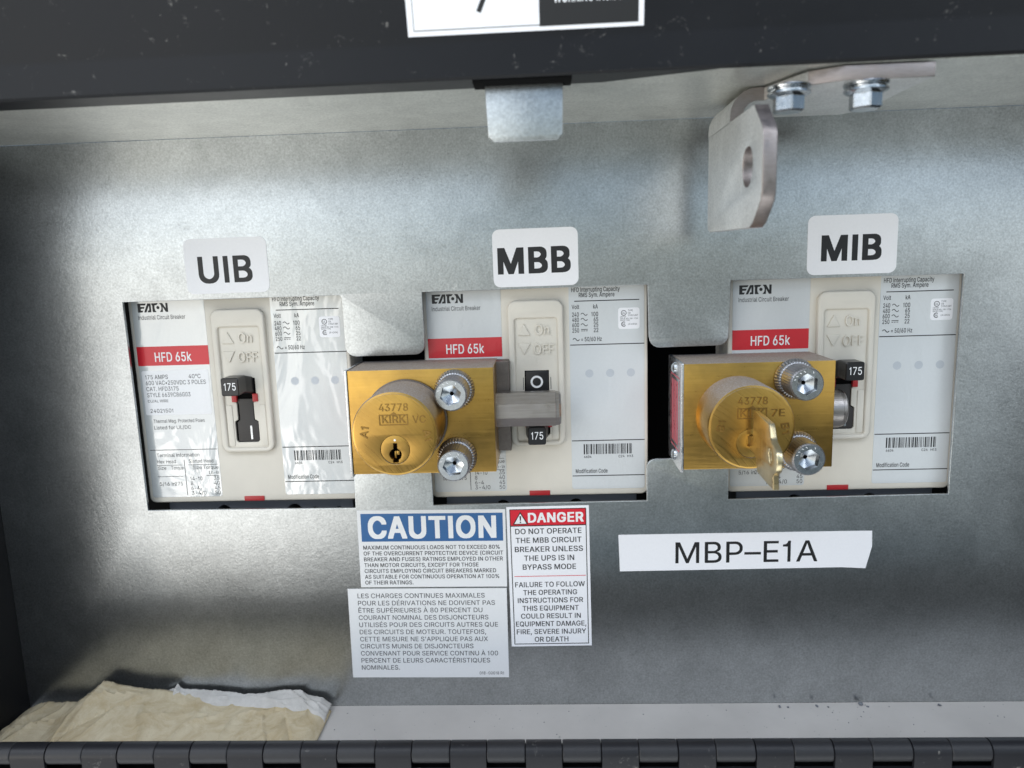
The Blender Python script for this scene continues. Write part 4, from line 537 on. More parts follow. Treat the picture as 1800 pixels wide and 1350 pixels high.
        40: (544, [[468, 1061, 338, 1061, 303, 986, 293, 976, 288, 951, 258, 886, 238, 826, 238, 811, 218, 761, 208, 696, 203, 691, 193, 626, 188, 621, 188, 591, 183, 586, 183, 556, 178, 551, 178, 511, 173, 506, 173, 416, 168, 401, 173, 396, 173, 336, 178, 331, 178, 266, 183, 261, 183, 236, 193, 211, 198, 166, 208, 141, 208, 121, 243, 16, 253, 1, 263, -39, 345, -196, 468, -194, 463, -164, 448, -139, 448, -129, 433, -104, 433, -94, 418, -69, 418, -59, 403, -34, 403, -24, 368, 56, 368, 71, 358, 91, 358, 106, 348, 126, 338, 176, 328, 196, 328, 211, 318, 231, 318, 276, 313, 281, 313, 326, 308, 331, 308, 376, 303, 381, 303, 461, 308, 466, 308, 521, 313, 526, 313, 561, 318, 566, 323, 621, 328, 626, 338, 681, 348, 701, 348, 716, 353, 721, 378, 836, 413, 911, 413, 921, 423, 936, 443, 996, 458, 1021, 458, 1031, 468, 1046]]),
        41: (544, [[281, 886, 256, 936, 246, 971, 193, 1064, 71, 1061, 76, 1031, 101, 981, 101, 971, 111, 956, 111, 946, 161, 831, 161, 816, 166, 811, 166, 796, 171, 791, 171, 776, 176, 771, 176, 756, 181, 751, 181, 736, 186, 731, 186, 716, 191, 711, 191, 696, 196, 691, 196, 676, 201, 671, 201, 656, 216, 611, 226, 516, 231, 511, 236, 396, 231, 391, 231, 346, 226, 341, 226, 296, 221, 291, 221, 246, 216, 241, 216, 221, 206, 201, 201, 166, 191, 146, 186, 111, 176, 91, 171, 56, 141, -9, 141, -19, 126, -44, 126, -54, 111, -79, 111, -89, 96, -114, 96, -124, 81, -149, 81, -159, 66, -184, 68, -196, 196, -194, 276, -34, 286, 6, 296, 21, 306, 61, 326, 106, 326, 126, 331, 131, 336, 171, 341, 176, 341, 191, 351, 216, 351, 236, 356, 241, 361, 346, 366, 351, 366, 481, 361, 486, 361, 541, 356, 546, 351, 616, 346, 621, 346, 646, 341, 651, 336, 691, 326, 716, 326, 736, 321, 741, 321, 756, 311, 776, 311, 791, 296, 826, 296, 841]]),
        47: (497, [[466, 1050, 348, 1053, 341, 1040, 331, 990, 311, 930, 311, 915, 296, 875, 296, 860, 286, 840, 276, 785, 251, 710, 241, 655, 216, 580, 206, 525, 181, 450, 171, 395, 161, 375, 151, 320, 126, 245, 116, 190, 91, 115, 81, 60, 56, -15, 46, -70, 21, -145, 23, -157, 146, -155, 151, -125, 166, -85, 166, -70, 176, -50, 181, -15, 186, -10, 186, 5, 196, 25, 201, 60, 211, 80, 221, 135, 231, 155, 236, 190, 246, 210, 256, 265, 281, 340, 291, 395, 316, 470, 326, 525, 351, 600, 361, 655, 371, 675, 381, 730, 406, 805, 416, 860, 441, 935, 451, 990, 461, 1010]]),
        45: (898, [[667, 484, 219, 487, 217, 364, 664, 362]]),
        61: (898, [[755, 301, 137, 304, 135, 186, 752, 184], [755, 596, 137, 599, 135, 476, 752, 474]]),
        8211: (694, [[693, 484, -5, 487, -7, 364, 690, 362]]),
        8226: (771, [[595, 462, 570, 517, 550, 542, 502, 585, 447, 610, 422, 610, 417, 615, 347, 615, 342, 610, 317, 610, 262, 585, 242, 570, 195, 517, 175, 477, 170, 447, 165, 442, 165, 407, 160, 392, 165, 387, 170, 332, 195, 277, 210, 257, 262, 210, 302, 190, 332, 185, 337, 180, 372, 180, 387, 175, 392, 180, 447, 185, 502, 210, 522, 225, 570, 277, 595, 332, 595, 357, 600, 362, 600, 432, 595, 437]]),
        176: (628, [[528, 866, 508, 906, 478, 946, 420, 989, 410, 989, 365, 1009, 330, 1009, 325, 1014, 295, 1014, 290, 1009, 240, 1004, 185, 979, 165, 964, 113, 906, 88, 851, 88, 831, 83, 826, 83, 791, 78, 776, 83, 771, 88, 711, 103, 686, 108, 666, 133, 631, 195, 579, 205, 579, 245, 559, 300, 554, 305, 549, 390, 564, 405, 574, 425, 579, 460, 604, 508, 656, 523, 686, 538, 731, 538, 766, 543, 771, 538, 836], [428, 811, 428, 786, 433, 781, 428, 776, 428, 751, 413, 721, 370, 679, 335, 664, 285, 664, 270, 674, 260, 674, 203, 731, 203, 741, 193, 756, 193, 806, 208, 841, 250, 884, 280, 899, 305, 899, 310, 904, 315, 899, 340, 899, 355, 889, 365, 889, 418, 836, 418, 826]]),
        201: (830, [[736, 1000, 111, 1000, 113, -7, 741, -5, 738, 118, 251, 120, 253, 443, 706, 445, 703, 568, 253, 568, 251, 880, 733, 883], [606, 1295, 463, 1298, 386, 1140, 371, 1095, 478, 1093, 601, 1275]]),
        200: (830, [[736, 1000, 111, 1000, 113, -7, 741, -5, 738, 118, 251, 120, 253, 443, 706, 445, 703, 568, 253, 568, 251, 880, 733, 883], [486, 1105, 446, 1180, 446, 1190, 396, 1285, 393, 1298, 251, 1295, 251, 1285, 271, 1250, 331, 1165, 336, 1150, 366, 1105, 378, 1093, 483, 1093]]),
        202: (830, [[736, 1000, 111, 1000, 113, -7, 741, -5, 738, 118, 251, 120, 253, 443, 706, 445, 703, 568, 253, 568, 251, 880, 733, 883], [651, 1120, 493, 1298, 363, 1298, 211, 1125, 206, 1105, 333, 1103, 428, 1218, 518, 1103, 648, 1103]]),
        192: (950, [[580, 925, 570, 940, 565, 965, 547, 1003, 390, 1000, 370, 940, 360, 925, 350, 885, 340, 870, 330, 830, 320, 815, 310, 775, 300, 760, 290, 720, 280, 705, 270, 665, 260, 650, 250, 610, 240, 595, 230, 555, 220, 540, 210, 500, 200, 485, 190, 445, 180, 430, 170, 390, 160, 375, 150, 335, 140, 320, 130, 280, 120, 265, 110, 225, 85, 170, 75, 130, 65, 115, 55, 75, 45, 60, 35, 20, 25, 5, 27, -7, 167, -7, 175, 0, 250, 225, 260, 240, 265, 265, 272, 273, 672, 273, 695, 205, 705, 190, 720, 135, 730, 120, 745, 65, 755, 50, 770, -5, 915, -5, 910, 25, 900, 40, 890, 80, 880, 95, 870, 135, 845, 190, 815, 285, 805, 300, 780, 380, 755, 435, 745, 475, 735, 490, 725, 530, 700, 585, 690, 625, 680, 640, 670, 680, 645, 735, 635, 775, 625, 790, 615, 830, 590, 885], [475, 865, 475, 850, 490, 815, 490, 800, 505, 765, 505, 750, 575, 540, 585, 525, 600, 470, 610, 455, 625, 400, 317, 398, 315, 410, 395, 630, 395, 645, 435, 755, 435, 770, 455, 820, 455, 835, 465, 865], [525, 1110, 470, 1220, 470, 1230, 432, 1298, 295, 1295, 295, 1280, 335, 1225, 340, 1210, 410, 1110, 417, 1093, 522, 1093]]),
    },
    "medium": {
        65: (971, [[600, 935, 590, 950, 585, 975, 567, 1013, 370, 1010, 350, 950, 340, 935, 330, 895, 320, 880, 310, 840, 300, 825, 290, 785, 280, 770, 270, 730, 260, 715, 250, 675, 240, 660, 230, 620, 220, 605, 210, 565, 200, 550, 190, 510, 180, 495, 170, 455, 160, 440, 150, 400, 140, 385, 130, 345, 120, 330, 110, 290, 100, 275, 90, 235, 65, 180, 55, 140, 45, 125, 35, 85, 25, 70, 15, 30, 5, 15, 7, -17, 187, -17, 200, 0, 270, 215, 280, 230, 285, 255, 292, 263, 652, 263, 752, -17, 935, -15, 935, 20, 930, 35, 920, 50, 910, 90, 900, 105, 890, 145, 865, 200, 835, 295, 825, 310, 800, 390, 775, 445, 765, 485, 755, 500, 745, 540, 720, 595, 710, 635, 700, 650, 690, 690, 665, 745, 655, 785, 645, 800, 635, 840, 610, 895], [475, 785, 485, 755, 485, 740, 520, 635, 600, 410, 342, 408, 340, 415, 360, 460, 390, 560, 400, 575, 415, 620, 415, 635, 455, 745, 455, 760, 465, 790, 467, 793]]),
        66: (925, [[801, 820, 791, 835, 786, 860, 771, 890, 733, 938, 683, 973, 593, 1008, 553, 1008, 548, 1013, 91, 1010, 93, -17, 508, -17, 513, -12, 618, -7, 638, 3, 653, 3, 698, 18, 763, 58, 776, 70, 816, 120, 816, 130, 841, 185, 841, 225, 846, 230, 841, 355, 831, 370, 826, 395, 796, 445, 748, 493, 681, 525, 728, 548, 771, 590, 791, 625, 801, 655, 801, 670, 806, 675, 806, 785, 801, 790], [666, 310, 671, 260, 666, 255, 661, 220, 618, 168, 558, 138, 488, 133, 483, 128, 271, 130, 273, 438, 493, 438, 498, 433, 528, 433, 558, 423, 608, 393, 651, 345, 651, 335], [626, 775, 626, 755, 631, 750, 631, 700, 621, 685, 621, 675, 611, 655, 553, 603, 483, 578, 271, 580, 273, 873, 468, 873, 473, 868, 533, 863, 543, 853, 583, 833]]),
        67: (1031, [[937, 772, 897, 852, 882, 867, 872, 887, 824, 935, 749, 985, 739, 985, 689, 1010, 669, 1010, 624, 1025, 499, 1030, 494, 1025, 454, 1025, 449, 1020, 379, 1015, 284, 970, 274, 970, 189, 900, 177, 887, 107, 777, 77, 677, 67, 662, 67, 617, 62, 612, 62, 567, 57, 562, 57, 437, 62, 432, 62, 387, 67, 382, 67, 337, 82, 307, 107, 222, 177, 112, 269, 35, 309, 15, 319, 15, 379, -15, 414, -15, 419, -20, 454, -20, 459, -25, 624, -25, 649, -15, 684, -10, 749, 20, 759, 20, 819, 60, 867, 107, 917, 182, 922, 202, 937, 227, 947, 277, 957, 297, 954, 330, 779, 330, 742, 242, 674, 170, 589, 130, 559, 130, 554, 125, 494, 125, 489, 130, 464, 130, 384, 165, 349, 200, 344, 200, 317, 227, 267, 307, 237, 397, 237, 447, 232, 452, 237, 602, 267, 692, 307, 752, 312, 767, 384, 835, 414, 850, 424, 850, 459, 870, 519, 875, 524, 880, 529, 875, 594, 870, 674, 830, 747, 752, 767, 712, 779, 670, 954, 670, 957, 702, 947, 722]]),
        68: (1015, [[881, 780, 831, 860, 773, 918, 703, 963, 693, 963, 678, 973, 668, 973, 653, 983, 643, 983, 598, 1003, 558, 1003, 553, 1008, 513, 1008, 508, 1013, 91, 1010, 93, -17, 453, -17, 458, -12, 503, -12, 508, -7, 593, -2, 623, 13, 713, 43, 743, 68, 778, 88, 796, 105, 796, 110, 836, 150, 871, 205, 921, 345, 926, 445, 931, 450, 926, 615, 921, 620, 921, 660], [721, 695, 746, 620, 746, 605, 751, 600, 756, 510, 761, 505, 756, 495, 756, 440, 751, 435, 751, 400, 736, 365, 736, 350, 721, 305, 671, 230, 598, 173, 508, 138, 428, 133, 423, 128, 273, 128, 271, 870, 433, 873, 438, 868, 513, 863, 543, 853, 558, 843, 603, 828, 658, 783, 676, 765, 701, 720]]),
        69: (851, [[756, 1010, 91, 1010, 93, -17, 761, -15, 758, 128, 271, 130, 273, 433, 726, 435, 723, 578, 273, 578, 271, 870, 753, 873]]),
        70: (834, [[751, 1010, 91, 1010, 93, -17, 271, -15, 273, 418, 706, 420, 703, 563, 271, 565, 271, 870, 748, 873]]),
        71: (1051, [[937, 777, 907, 837, 892, 852, 882, 872, 809, 945, 734, 990, 724, 990, 684, 1010, 629, 1020, 624, 1025, 494, 1030, 489, 1025, 449, 1025, 444, 1020, 374, 1015, 349, 1000, 339, 1000, 304, 980, 294, 980, 264, 965, 204, 910, 199, 910, 172, 882, 107, 782, 67, 662, 62, 572, 57, 567, 57, 432, 62, 427, 67, 337, 102, 232, 177, 112, 274, 30, 284, 30, 379, -15, 459, -20, 464, -25, 499, -25, 504, -30, 554, -30, 559, -25, 599, -25, 604, -20, 674, -15, 714, 5, 764, 20, 779, 35, 834, 70, 862, 97, 877, 122, 912, 162, 952, 262, 957, 327, 962, 332, 962, 367, 967, 372, 964, 520, 534, 520, 534, 375, 784, 375, 787, 362, 782, 357, 782, 327, 752, 252, 727, 217, 694, 185, 644, 150, 634, 150, 619, 140, 574, 125, 494, 125, 489, 130, 464, 130, 379, 170, 317, 227, 272, 297, 237, 397, 237, 447, 232, 452, 237, 602, 267, 692, 312, 767, 384, 835, 459, 870, 514, 875, 519, 880, 524, 875, 589, 870, 659, 835, 674, 825, 737, 757, 767, 697, 767, 687, 779, 670, 954, 670, 957, 707, 952, 712, 952, 727, 947, 732, 947, 747]]),
        72: (1044, [[921, 1010, 746, 1010, 743, 583, 273, 583, 271, 1010, 91, 1010, 93, -17, 271, -15, 273, 443, 743, 443, 746, -15, 921, -15]]),
        73: (391, [[271, 1010, 91, 1010, 93, -17, 271, -15]]),
        74: (807, [[688, 1012, 508, 1012, 508, 277, 503, 272, 498, 217, 488, 207, 468, 167, 410, 125, 395, 125, 390, 120, 340, 120, 335, 125, 320, 125, 263, 162, 228, 222, 223, 277, 218, 282, 215, 355, 38, 352, 38, 272, 43, 267, 48, 182, 63, 152, 68, 127, 108, 67, 140, 35, 195, 0, 235, -10, 250, -20, 335, -25, 340, -30, 390, -30, 395, -25, 475, -20, 550, 10, 580, 35, 600, 45, 653, 112, 658, 137, 678, 177, 683, 262, 688, 267]]),
        75: (945, [[901, 1010, 688, 1013, 406, 710, 406, 705, 311, 605, 273, 558, 271, 1010, 91, 1010, 93, -17, 271, -15, 271, 315, 383, 433, 388, 433, 406, 410, 416, 390, 431, 375, 441, 355, 456, 340, 466, 320, 481, 305, 491, 285, 506, 270, 516, 250, 531, 235, 541, 215, 556, 200, 566, 180, 581, 165, 591, 145, 606, 130, 616, 110, 631, 95, 708, -17, 906, -15, 906, 20, 891, 35, 881, 55, 816, 140, 806, 160, 791, 175, 781, 195, 766, 210, 756, 230, 741, 245, 731, 265, 716, 280, 706, 300, 691, 315, 556, 510, 541, 525, 531, 545, 516, 560, 536, 590, 881, 955, 901, 980]]),
        76: (800, [[736, 125, 271, 130, 271, 1010, 93, 1013, 91, -15, 733, -17]]),
        77: (1262, [[1141, 1010, 906, 1010, 906, 1000, 866, 910, 861, 885, 821, 795, 816, 770, 776, 680, 771, 655, 731, 565, 726, 540, 716, 525, 716, 515, 706, 500, 706, 490, 696, 475, 681, 425, 671, 410, 671, 400, 661, 385, 661, 375, 651, 360, 651, 350, 641, 335, 636, 310, 618, 273, 611, 280, 611, 290, 591, 330, 586, 355, 546, 445, 541, 470, 501, 560, 496, 585, 456, 675, 451, 700, 411, 790, 406, 815, 366, 905, 361, 930, 351, 945, 331, 1005, 323, 1013, 93, 1013, 91, -15, 266, -15, 268, 688, 286, 635, 296, 620, 301, 595, 331, 530, 336, 505, 356, 465, 361, 440, 381, 400, 386, 375, 416, 310, 421, 285, 441, 245, 446, 220, 476, 155, 481, 130, 501, 90, 506, 65, 516, 50, 536, -10, 543, -17, 696, -15, 963, 678, 966, -15, 1138, -17]]),
        78: (1057, [[936, 1010, 761, 1010, 758, 278, 706, 360, 701, 375, 636, 470, 606, 525, 541, 620, 536, 635, 446, 770, 441, 785, 421, 810, 416, 825, 386, 865, 381, 880, 351, 920, 346, 935, 326, 960, 301, 1005, 293, 1013, 91, 1010, 93, -17, 271, -15, 268, 733, 361, 570, 381, 545, 386, 530, 416, 490, 421, 475, 451, 435, 456, 420, 486, 380, 491, 365, 521, 325, 526, 310, 556, 270, 561, 255, 591, 215, 596, 200, 626, 160, 631, 145, 661, 105, 666, 90, 696, 50, 701, 35, 731, -10, 738, -17, 936, -15]]),
        79: (1076, [[952, 752, 942, 767, 937, 792, 877, 882, 854, 905, 774, 970, 754, 975, 669, 1015, 559, 1025, 554, 1030, 494, 1030, 489, 1025, 379, 1015, 319, 985, 274, 970, 249, 950, 177, 887, 107, 777, 77, 677, 67, 662, 67, 617, 62, 612, 62, 567, 57, 562, 57, 437, 62, 432, 62, 387, 67, 382, 67, 337, 82, 307, 107, 222, 172, 122, 244, 55, 269, 35, 299, 20, 309, 20, 379, -15, 414, -15, 419, -20, 454, -20, 459, -25, 494, -25, 499, -30, 549, -30, 554, -25, 669, -15, 764, 30, 774, 30, 794, 45, 872, 112, 932, 202, 982, 337, 987, 432, 992, 437, 992, 562, 987, 567, 982, 662], [782, 697, 792, 667, 792, 652, 812, 602, 817, 507, 822, 502, 817, 492, 817, 442, 812, 437, 812, 397, 787, 332, 782, 302, 737, 232, 664, 165, 634, 150, 624, 150, 589, 130, 564, 130, 559, 125, 489, 125, 484, 130, 449, 135, 379, 170, 317, 227, 277, 287, 237, 397, 237, 447, 232, 452, 237, 602, 267, 692, 317, 772, 384, 835, 414, 850, 424, 850, 459, 870, 519, 875, 524, 880, 534, 875, 564, 875, 569, 870, 589, 870, 614, 855, 659, 840, 727, 782]]),
        80: (902, [[801, 840, 786, 870, 728, 938, 688, 968, 588, 1008, 543, 1008, 538, 1013, 91, 1010, 93, -17, 271, -15, 273, 348, 488, 348, 493, 353, 533, 353, 538, 358, 583, 358, 658, 383, 688, 398, 756, 455, 796, 515, 796, 525, 806, 540, 821, 585, 821, 620, 826, 625, 826, 740, 821, 745, 821, 785, 811, 800], [641, 750, 646, 715, 651, 710, 651, 655, 646, 650, 646, 635, 631, 590, 621, 575, 606, 555, 568, 523, 523, 508, 508, 498, 473, 498, 468, 493, 271, 495, 273, 873, 468, 873, 473, 868, 503, 868, 548, 853, 588, 828, 611, 805]]),
        81: (1076, [[942, 781, 877, 881, 849, 909, 844, 909, 784, 964, 709, 999, 699, 999, 674, 1014, 609, 1019, 604, 1024, 569, 1024, 564, 1029, 489, 1029, 484, 1024, 374, 1014, 339, 994, 329, 994, 294, 974, 274, 969, 224, 929, 177, 886, 107, 776, 92, 721, 82, 706, 67, 661, 67, 616, 62, 611, 62, 566, 57, 561, 57, 436, 62, 431, 67, 341, 107, 221, 172, 121, 269, 34, 299, 24, 324, 9, 334, 9, 369, -11, 424, -16, 429, -21, 464, -21, 469, -26, 579, -26, 584, -21, 664, -16, 684, -6, 702, -24, 764, -111, 944, -111, 947, -79, 832, 71, 832, 76, 872, 111, 932, 201, 982, 336, 987, 431, 992, 436, 992, 561, 987, 566, 982, 661], [782, 696, 802, 636, 802, 621, 812, 601, 817, 506, 822, 501, 817, 491, 817, 441, 812, 436, 812, 396, 782, 306, 742, 246, 737, 231, 724, 219, 639, 329, 459, 329, 457, 296, 537, 196, 582, 131, 559, 129, 554, 124, 494, 124, 489, 129, 464, 129, 374, 174, 317, 226, 292, 271, 272, 296, 237, 401, 237, 446, 232, 451, 237, 601, 267, 691, 312, 766, 384, 834, 434, 859, 444, 859, 474, 874, 509, 874, 514, 879, 574, 874, 604, 864, 639, 844, 649, 844, 679, 824, 732, 776]]),
        82: (911, [[821, 795, 811, 810, 791, 870, 761, 910, 728, 943, 708, 953, 678, 978, 588, 1008, 543, 1008, 538, 1013, 91, 1010, 93, -17, 271, -15, 273, 373, 458, 373, 486, 330, 511, 275, 521, 265, 651, 15, 673, -17, 866, -15, 866, 20, 831, 75, 811, 120, 801, 130, 781, 175, 771, 185, 751, 230, 741, 240, 721, 285, 711, 295, 656, 400, 663, 408, 683, 413, 713, 438, 733, 448, 761, 475, 801, 535, 806, 560, 821, 590, 826, 660, 831, 665, 831, 720, 826, 725], [641, 760, 651, 730, 651, 655, 621, 590, 603, 568, 568, 543, 513, 523, 488, 523, 483, 518, 271, 520, 273, 873, 468, 873, 473, 868, 508, 868, 553, 853, 593, 828, 626, 790]]),
        83: (906, [[803, 828, 773, 888, 710, 956, 670, 976, 645, 996, 570, 1021, 530, 1021, 525, 1026, 365, 1026, 360, 1021, 325, 1021, 290, 1006, 275, 1006, 245, 996, 195, 961, 180, 956, 123, 898, 88, 828, 83, 773, 78, 768, 78, 693, 83, 688, 83, 658, 98, 628, 98, 618, 138, 558, 225, 496, 235, 496, 250, 486, 275, 481, 290, 471, 300, 471, 345, 451, 360, 451, 380, 441, 415, 436, 435, 426, 450, 426, 510, 406, 525, 396, 550, 391, 580, 376, 633, 333, 653, 283, 643, 228, 633, 218, 628, 203, 580, 156, 555, 146, 535, 131, 520, 131, 480, 116, 400, 116, 395, 121, 360, 126, 310, 151, 263, 193, 243, 228, 230, 281, 55, 281, 53, 228, 63, 198, 63, 173, 78, 153, 98, 108, 160, 41, 230, 1, 290, -19, 305, -19, 310, -24, 410, -29, 415, -34, 465, -34, 470, -29, 570, -24, 575, -19, 590, -19, 650, 1, 725, 46, 768, 88, 788, 113, 818, 178, 823, 233, 828, 238, 828, 313, 823, 318, 823, 353, 813, 368, 803, 403, 788, 418, 778, 438, 725, 486, 655, 521, 635, 536, 545, 566, 530, 566, 510, 576, 440, 591, 325, 636, 310, 646, 263, 698, 253, 748, 278, 808, 310, 841, 365, 871, 380, 871, 400, 881, 430, 881, 440, 886, 445, 881, 505, 876, 540, 856, 570, 846, 618, 793, 640, 726, 810, 726, 813, 773, 803, 803]]),
        84: (910, [[845, 1010, 35, 1010, 37, 873, 355, 870, 357, -17, 530, -15, 530, 870, 842, 873]]),
        85: (1045, [[926, 1014, 746, 1014, 746, 334, 741, 329, 741, 299, 711, 229, 678, 187, 623, 147, 613, 147, 558, 122, 518, 122, 513, 117, 503, 122, 458, 122, 418, 142, 393, 147, 378, 162, 358, 172, 306, 229, 276, 299, 276, 329, 271, 334, 271, 1014, 91, 1014, 91, 324, 96, 319, 96, 284, 101, 279, 101, 244, 106, 239, 111, 209, 146, 134, 203, 67, 273, 17, 383, -23, 428, -23, 433, -28, 478, -28, 483, -33, 533, -33, 538, -28, 633, -23, 743, 17, 808, 62, 871, 134, 911, 219, 916, 274, 921, 279, 921, 314, 926, 319]]),
        86: (971, [[935, 1010, 750, 1010, 700, 860, 690, 845, 665, 760, 655, 745, 625, 645, 615, 630, 585, 530, 575, 515, 495, 275, 495, 260, 480, 215, 472, 208, 395, 450, 385, 465, 370, 520, 360, 535, 320, 660, 310, 675, 290, 745, 280, 760, 265, 815, 255, 830, 195, 1010, 10, 1010, 10, 975, 20, 945, 30, 930, 40, 890, 65, 835, 75, 795, 100, 740, 110, 700, 120, 685, 125, 660, 150, 605, 160, 565, 185, 510, 195, 470, 220, 415, 230, 375, 240, 360, 265, 280, 275, 265, 280, 240, 290, 225, 295, 200, 305, 185, 315, 145, 325, 130, 330, 105, 340, 90, 350, 50, 360, 35, 377, -17, 567, -17, 575, -10, 620, 125, 630, 140, 640, 180, 650, 195, 660, 235, 670, 250, 680, 290, 690, 305, 700, 345, 710, 360, 720, 400, 745, 455, 755, 495, 765, 510, 775, 550, 785, 565, 795, 605, 805, 620, 815, 660, 825, 675, 875, 825, 885, 840, 895, 880, 905, 895, 915, 935, 925, 950, 935, 980]]),
        87: (1377, [[1340, 1010, 1160, 1010, 1150, 980, 1150, 965, 1145, 960, 1145, 945, 1140, 940, 1140, 925, 1135, 920, 1135, 905, 1130, 900, 1130, 885, 1125, 880, 1125, 865, 1120, 860, 1120, 845, 1115, 840, 1115, 825, 1105, 805, 1105, 790, 1100, 785, 1100, 770, 1095, 765, 1095, 750, 1090, 745, 1065, 630, 1055, 610, 1055, 595, 1050, 590, 1035, 515, 1030, 510, 1025, 475, 1020, 470, 1020, 455, 1010, 435, 1010, 420, 1005, 415, 1005, 400, 1000, 395, 1000, 380, 995, 375, 995, 360, 990, 355, 990, 340, 975, 295, 975, 275, 967, 263, 955, 320, 950, 325, 950, 340, 945, 345, 945, 360, 940, 365, 940, 380, 930, 400, 930, 415, 915, 460, 915, 475, 905, 495, 885, 590, 875, 610, 860, 685, 850, 705, 830, 800, 820, 820, 800, 915, 790, 935, 775, 1010, 577, 1013, 565, 975, 565, 960, 560, 955, 560, 940, 550, 920, 535, 845, 525, 825, 510, 750, 500, 730, 485, 655, 475, 635, 460, 560, 450, 540, 435, 465, 425, 445, 425, 430, 420, 425, 420, 410, 415, 405, 415, 390, 410, 385, 410, 370, 405, 365, 405, 350, 400, 345, 382, 263, 375, 270, 375, 290, 370, 295, 370, 310, 365, 315, 365, 330, 350, 375, 350, 395, 340, 415, 340, 430, 335, 435, 320, 510, 315, 515, 310, 550, 300, 570, 300, 585, 295, 590, 275, 685, 265, 705, 265, 720, 260, 725, 235, 840, 225, 860, 200, 975, 190, 995, 190, 1010, 12, 1013, 10, 970, 20, 945, 20, 930, 30, 910, 35, 875, 45, 855, 50, 820, 60, 800, 65, 765, 75, 745, 80, 710, 90, 690, 95, 655, 105, 635, 110, 600, 120, 580, 125, 545, 135, 525, 140, 490, 150, 470, 155, 435, 165, 415, 170, 380, 190, 325, 195, 290, 205, 270, 210, 235, 220, 215, 225, 180, 235, 160, 240, 125, 250, 105, 250, 90, 255, 85, 255, 70, 265, 50, 265, 35, 270, 30, 270, 15, 280, -15, 480, -15, 480, 0, 490, 20, 490, 35, 505, 75, 510, 110, 520, 130, 525, 165, 535, 185, 545, 240, 570, 315, 575, 350, 585, 370, 590, 405, 600, 425, 610, 480, 635, 555, 640, 590, 650, 610, 655, 650, 660, 655, 672, 713, 680, 705, 700, 605, 710, 585, 715, 550, 725, 530, 730, 495, 740, 475, 750, 420, 760, 400, 765, 365, 775, 345, 780, 310, 790, 290, 795, 255, 805, 235, 810, 200, 820, 180, 830, 125, 840, 105, 840, 90, 845, 85, 845, 70, 855, 50, 855, 35, 860, 30, 860, 15, 870, -15, 1062, -17, 1075, 5, 1080, 40, 1100, 95, 1100, 110, 1115, 150, 1120, 185, 1130, 205, 1135, 240, 1160, 315, 1165, 350, 1175, 370, 1180, 405, 1200, 460, 1205, 495, 1215, 515, 1215, 530, 1230, 570, 1235, 605, 1245, 625, 1250, 660, 1260, 680, 1265, 715, 1275, 735, 1275, 750, 1285, 770, 1285, 785, 1300, 825, 1305, 860, 1315, 880, 1320, 915, 1330, 935, 1330, 950, 1340, 975]]),
        88: (960, [[899, 1010, 706, 1013, 584, 830, 569, 815, 529, 750, 514, 735, 466, 658, 434, 715, 394, 770, 389, 785, 364, 815, 231, 1013, 39, 1010, 39, 975, 359, 510, 289, 415, 269, 380, 254, 365, 234, 330, 219, 315, 199, 280, 184, 265, 164, 230, 149, 215, 129, 180, 114, 165, 94, 130, 79, 115, 59, 80, 44, 65, 24, 30, 9, 15, 11, -17, 201, -17, 274, 80, 294, 115, 309, 130, 339, 180, 354, 195, 466, 368, 574, 200, 589, 185, 619, 135, 634, 120, 726, -17, 919, -15, 919, 20, 579, 515, 619, 580, 634, 595, 664, 645, 679, 660, 789, 825, 804, 840, 824, 875, 894, 970, 899, 980]]),
        89: (956, [[915, 1010, 722, 1013, 655, 905, 650, 890, 640, 880, 635, 865, 615, 840, 595, 800, 575, 775, 467, 588, 460, 590, 370, 750, 325, 815, 320, 830, 245, 945, 225, 985, 202, 1013, 10, 1010, 10, 980, 15, 970, 375, 395, 377, -17, 550, -15, 550, 390, 580, 435, 585, 450, 605, 475, 610, 490, 630, 515, 635, 530, 655, 555, 660, 570, 680, 595, 685, 610, 705, 635, 750, 715, 770, 740, 775, 755, 795, 780, 800, 795, 820, 820, 825, 835, 845, 860, 850, 875, 870, 900, 890, 940, 910, 965, 915, 975]]),
        90: (890, [[807, 1010, 52, 1010, 54, 873, 582, 870, 62, 115, 57, 105, 59, -17, 812, -15, 809, 128, 277, 130, 392, 285, 442, 365, 457, 380, 497, 445, 512, 460, 562, 540, 577, 555, 627, 635, 642, 650, 682, 715, 697, 730, 747, 810, 762, 825, 802, 885, 807, 895]]),
        97: (793, [[673, 613, 663, 628, 658, 648, 638, 678, 585, 726, 575, 726, 500, 761, 435, 766, 430, 771, 325, 771, 320, 766, 285, 766, 280, 761, 240, 756, 170, 726, 155, 711, 135, 701, 103, 668, 83, 643, 58, 593, 58, 558, 70, 551, 120, 541, 155, 526, 225, 526, 253, 573, 310, 616, 350, 631, 415, 631, 445, 621, 475, 601, 503, 563, 513, 533, 513, 493, 495, 476, 445, 466, 440, 461, 415, 461, 410, 456, 335, 451, 330, 446, 305, 446, 300, 441, 220, 431, 190, 416, 125, 396, 68, 343, 53, 318, 38, 273, 38, 233, 33, 228, 38, 158, 43, 153, 43, 128, 68, 73, 110, 26, 170, -9, 215, -24, 235, -24, 240, -29, 285, -29, 290, -34, 340, -34, 345, -29, 395, -29, 400, -24, 415, -24, 465, -4, 515, 31, 520, -14, 688, -12, 688, 528, 683, 533, 683, 583], [518, 338, 518, 273, 513, 268, 513, 243, 498, 213, 498, 203, 468, 163, 425, 131, 375, 111, 350, 111, 340, 106, 335, 111, 280, 116, 245, 136, 223, 158, 208, 188, 208, 218, 223, 253, 260, 286, 270, 286, 295, 301, 315, 301, 340, 311, 390, 316, 395, 321, 425, 321, 430, 326, 460, 326, 465, 331]]),
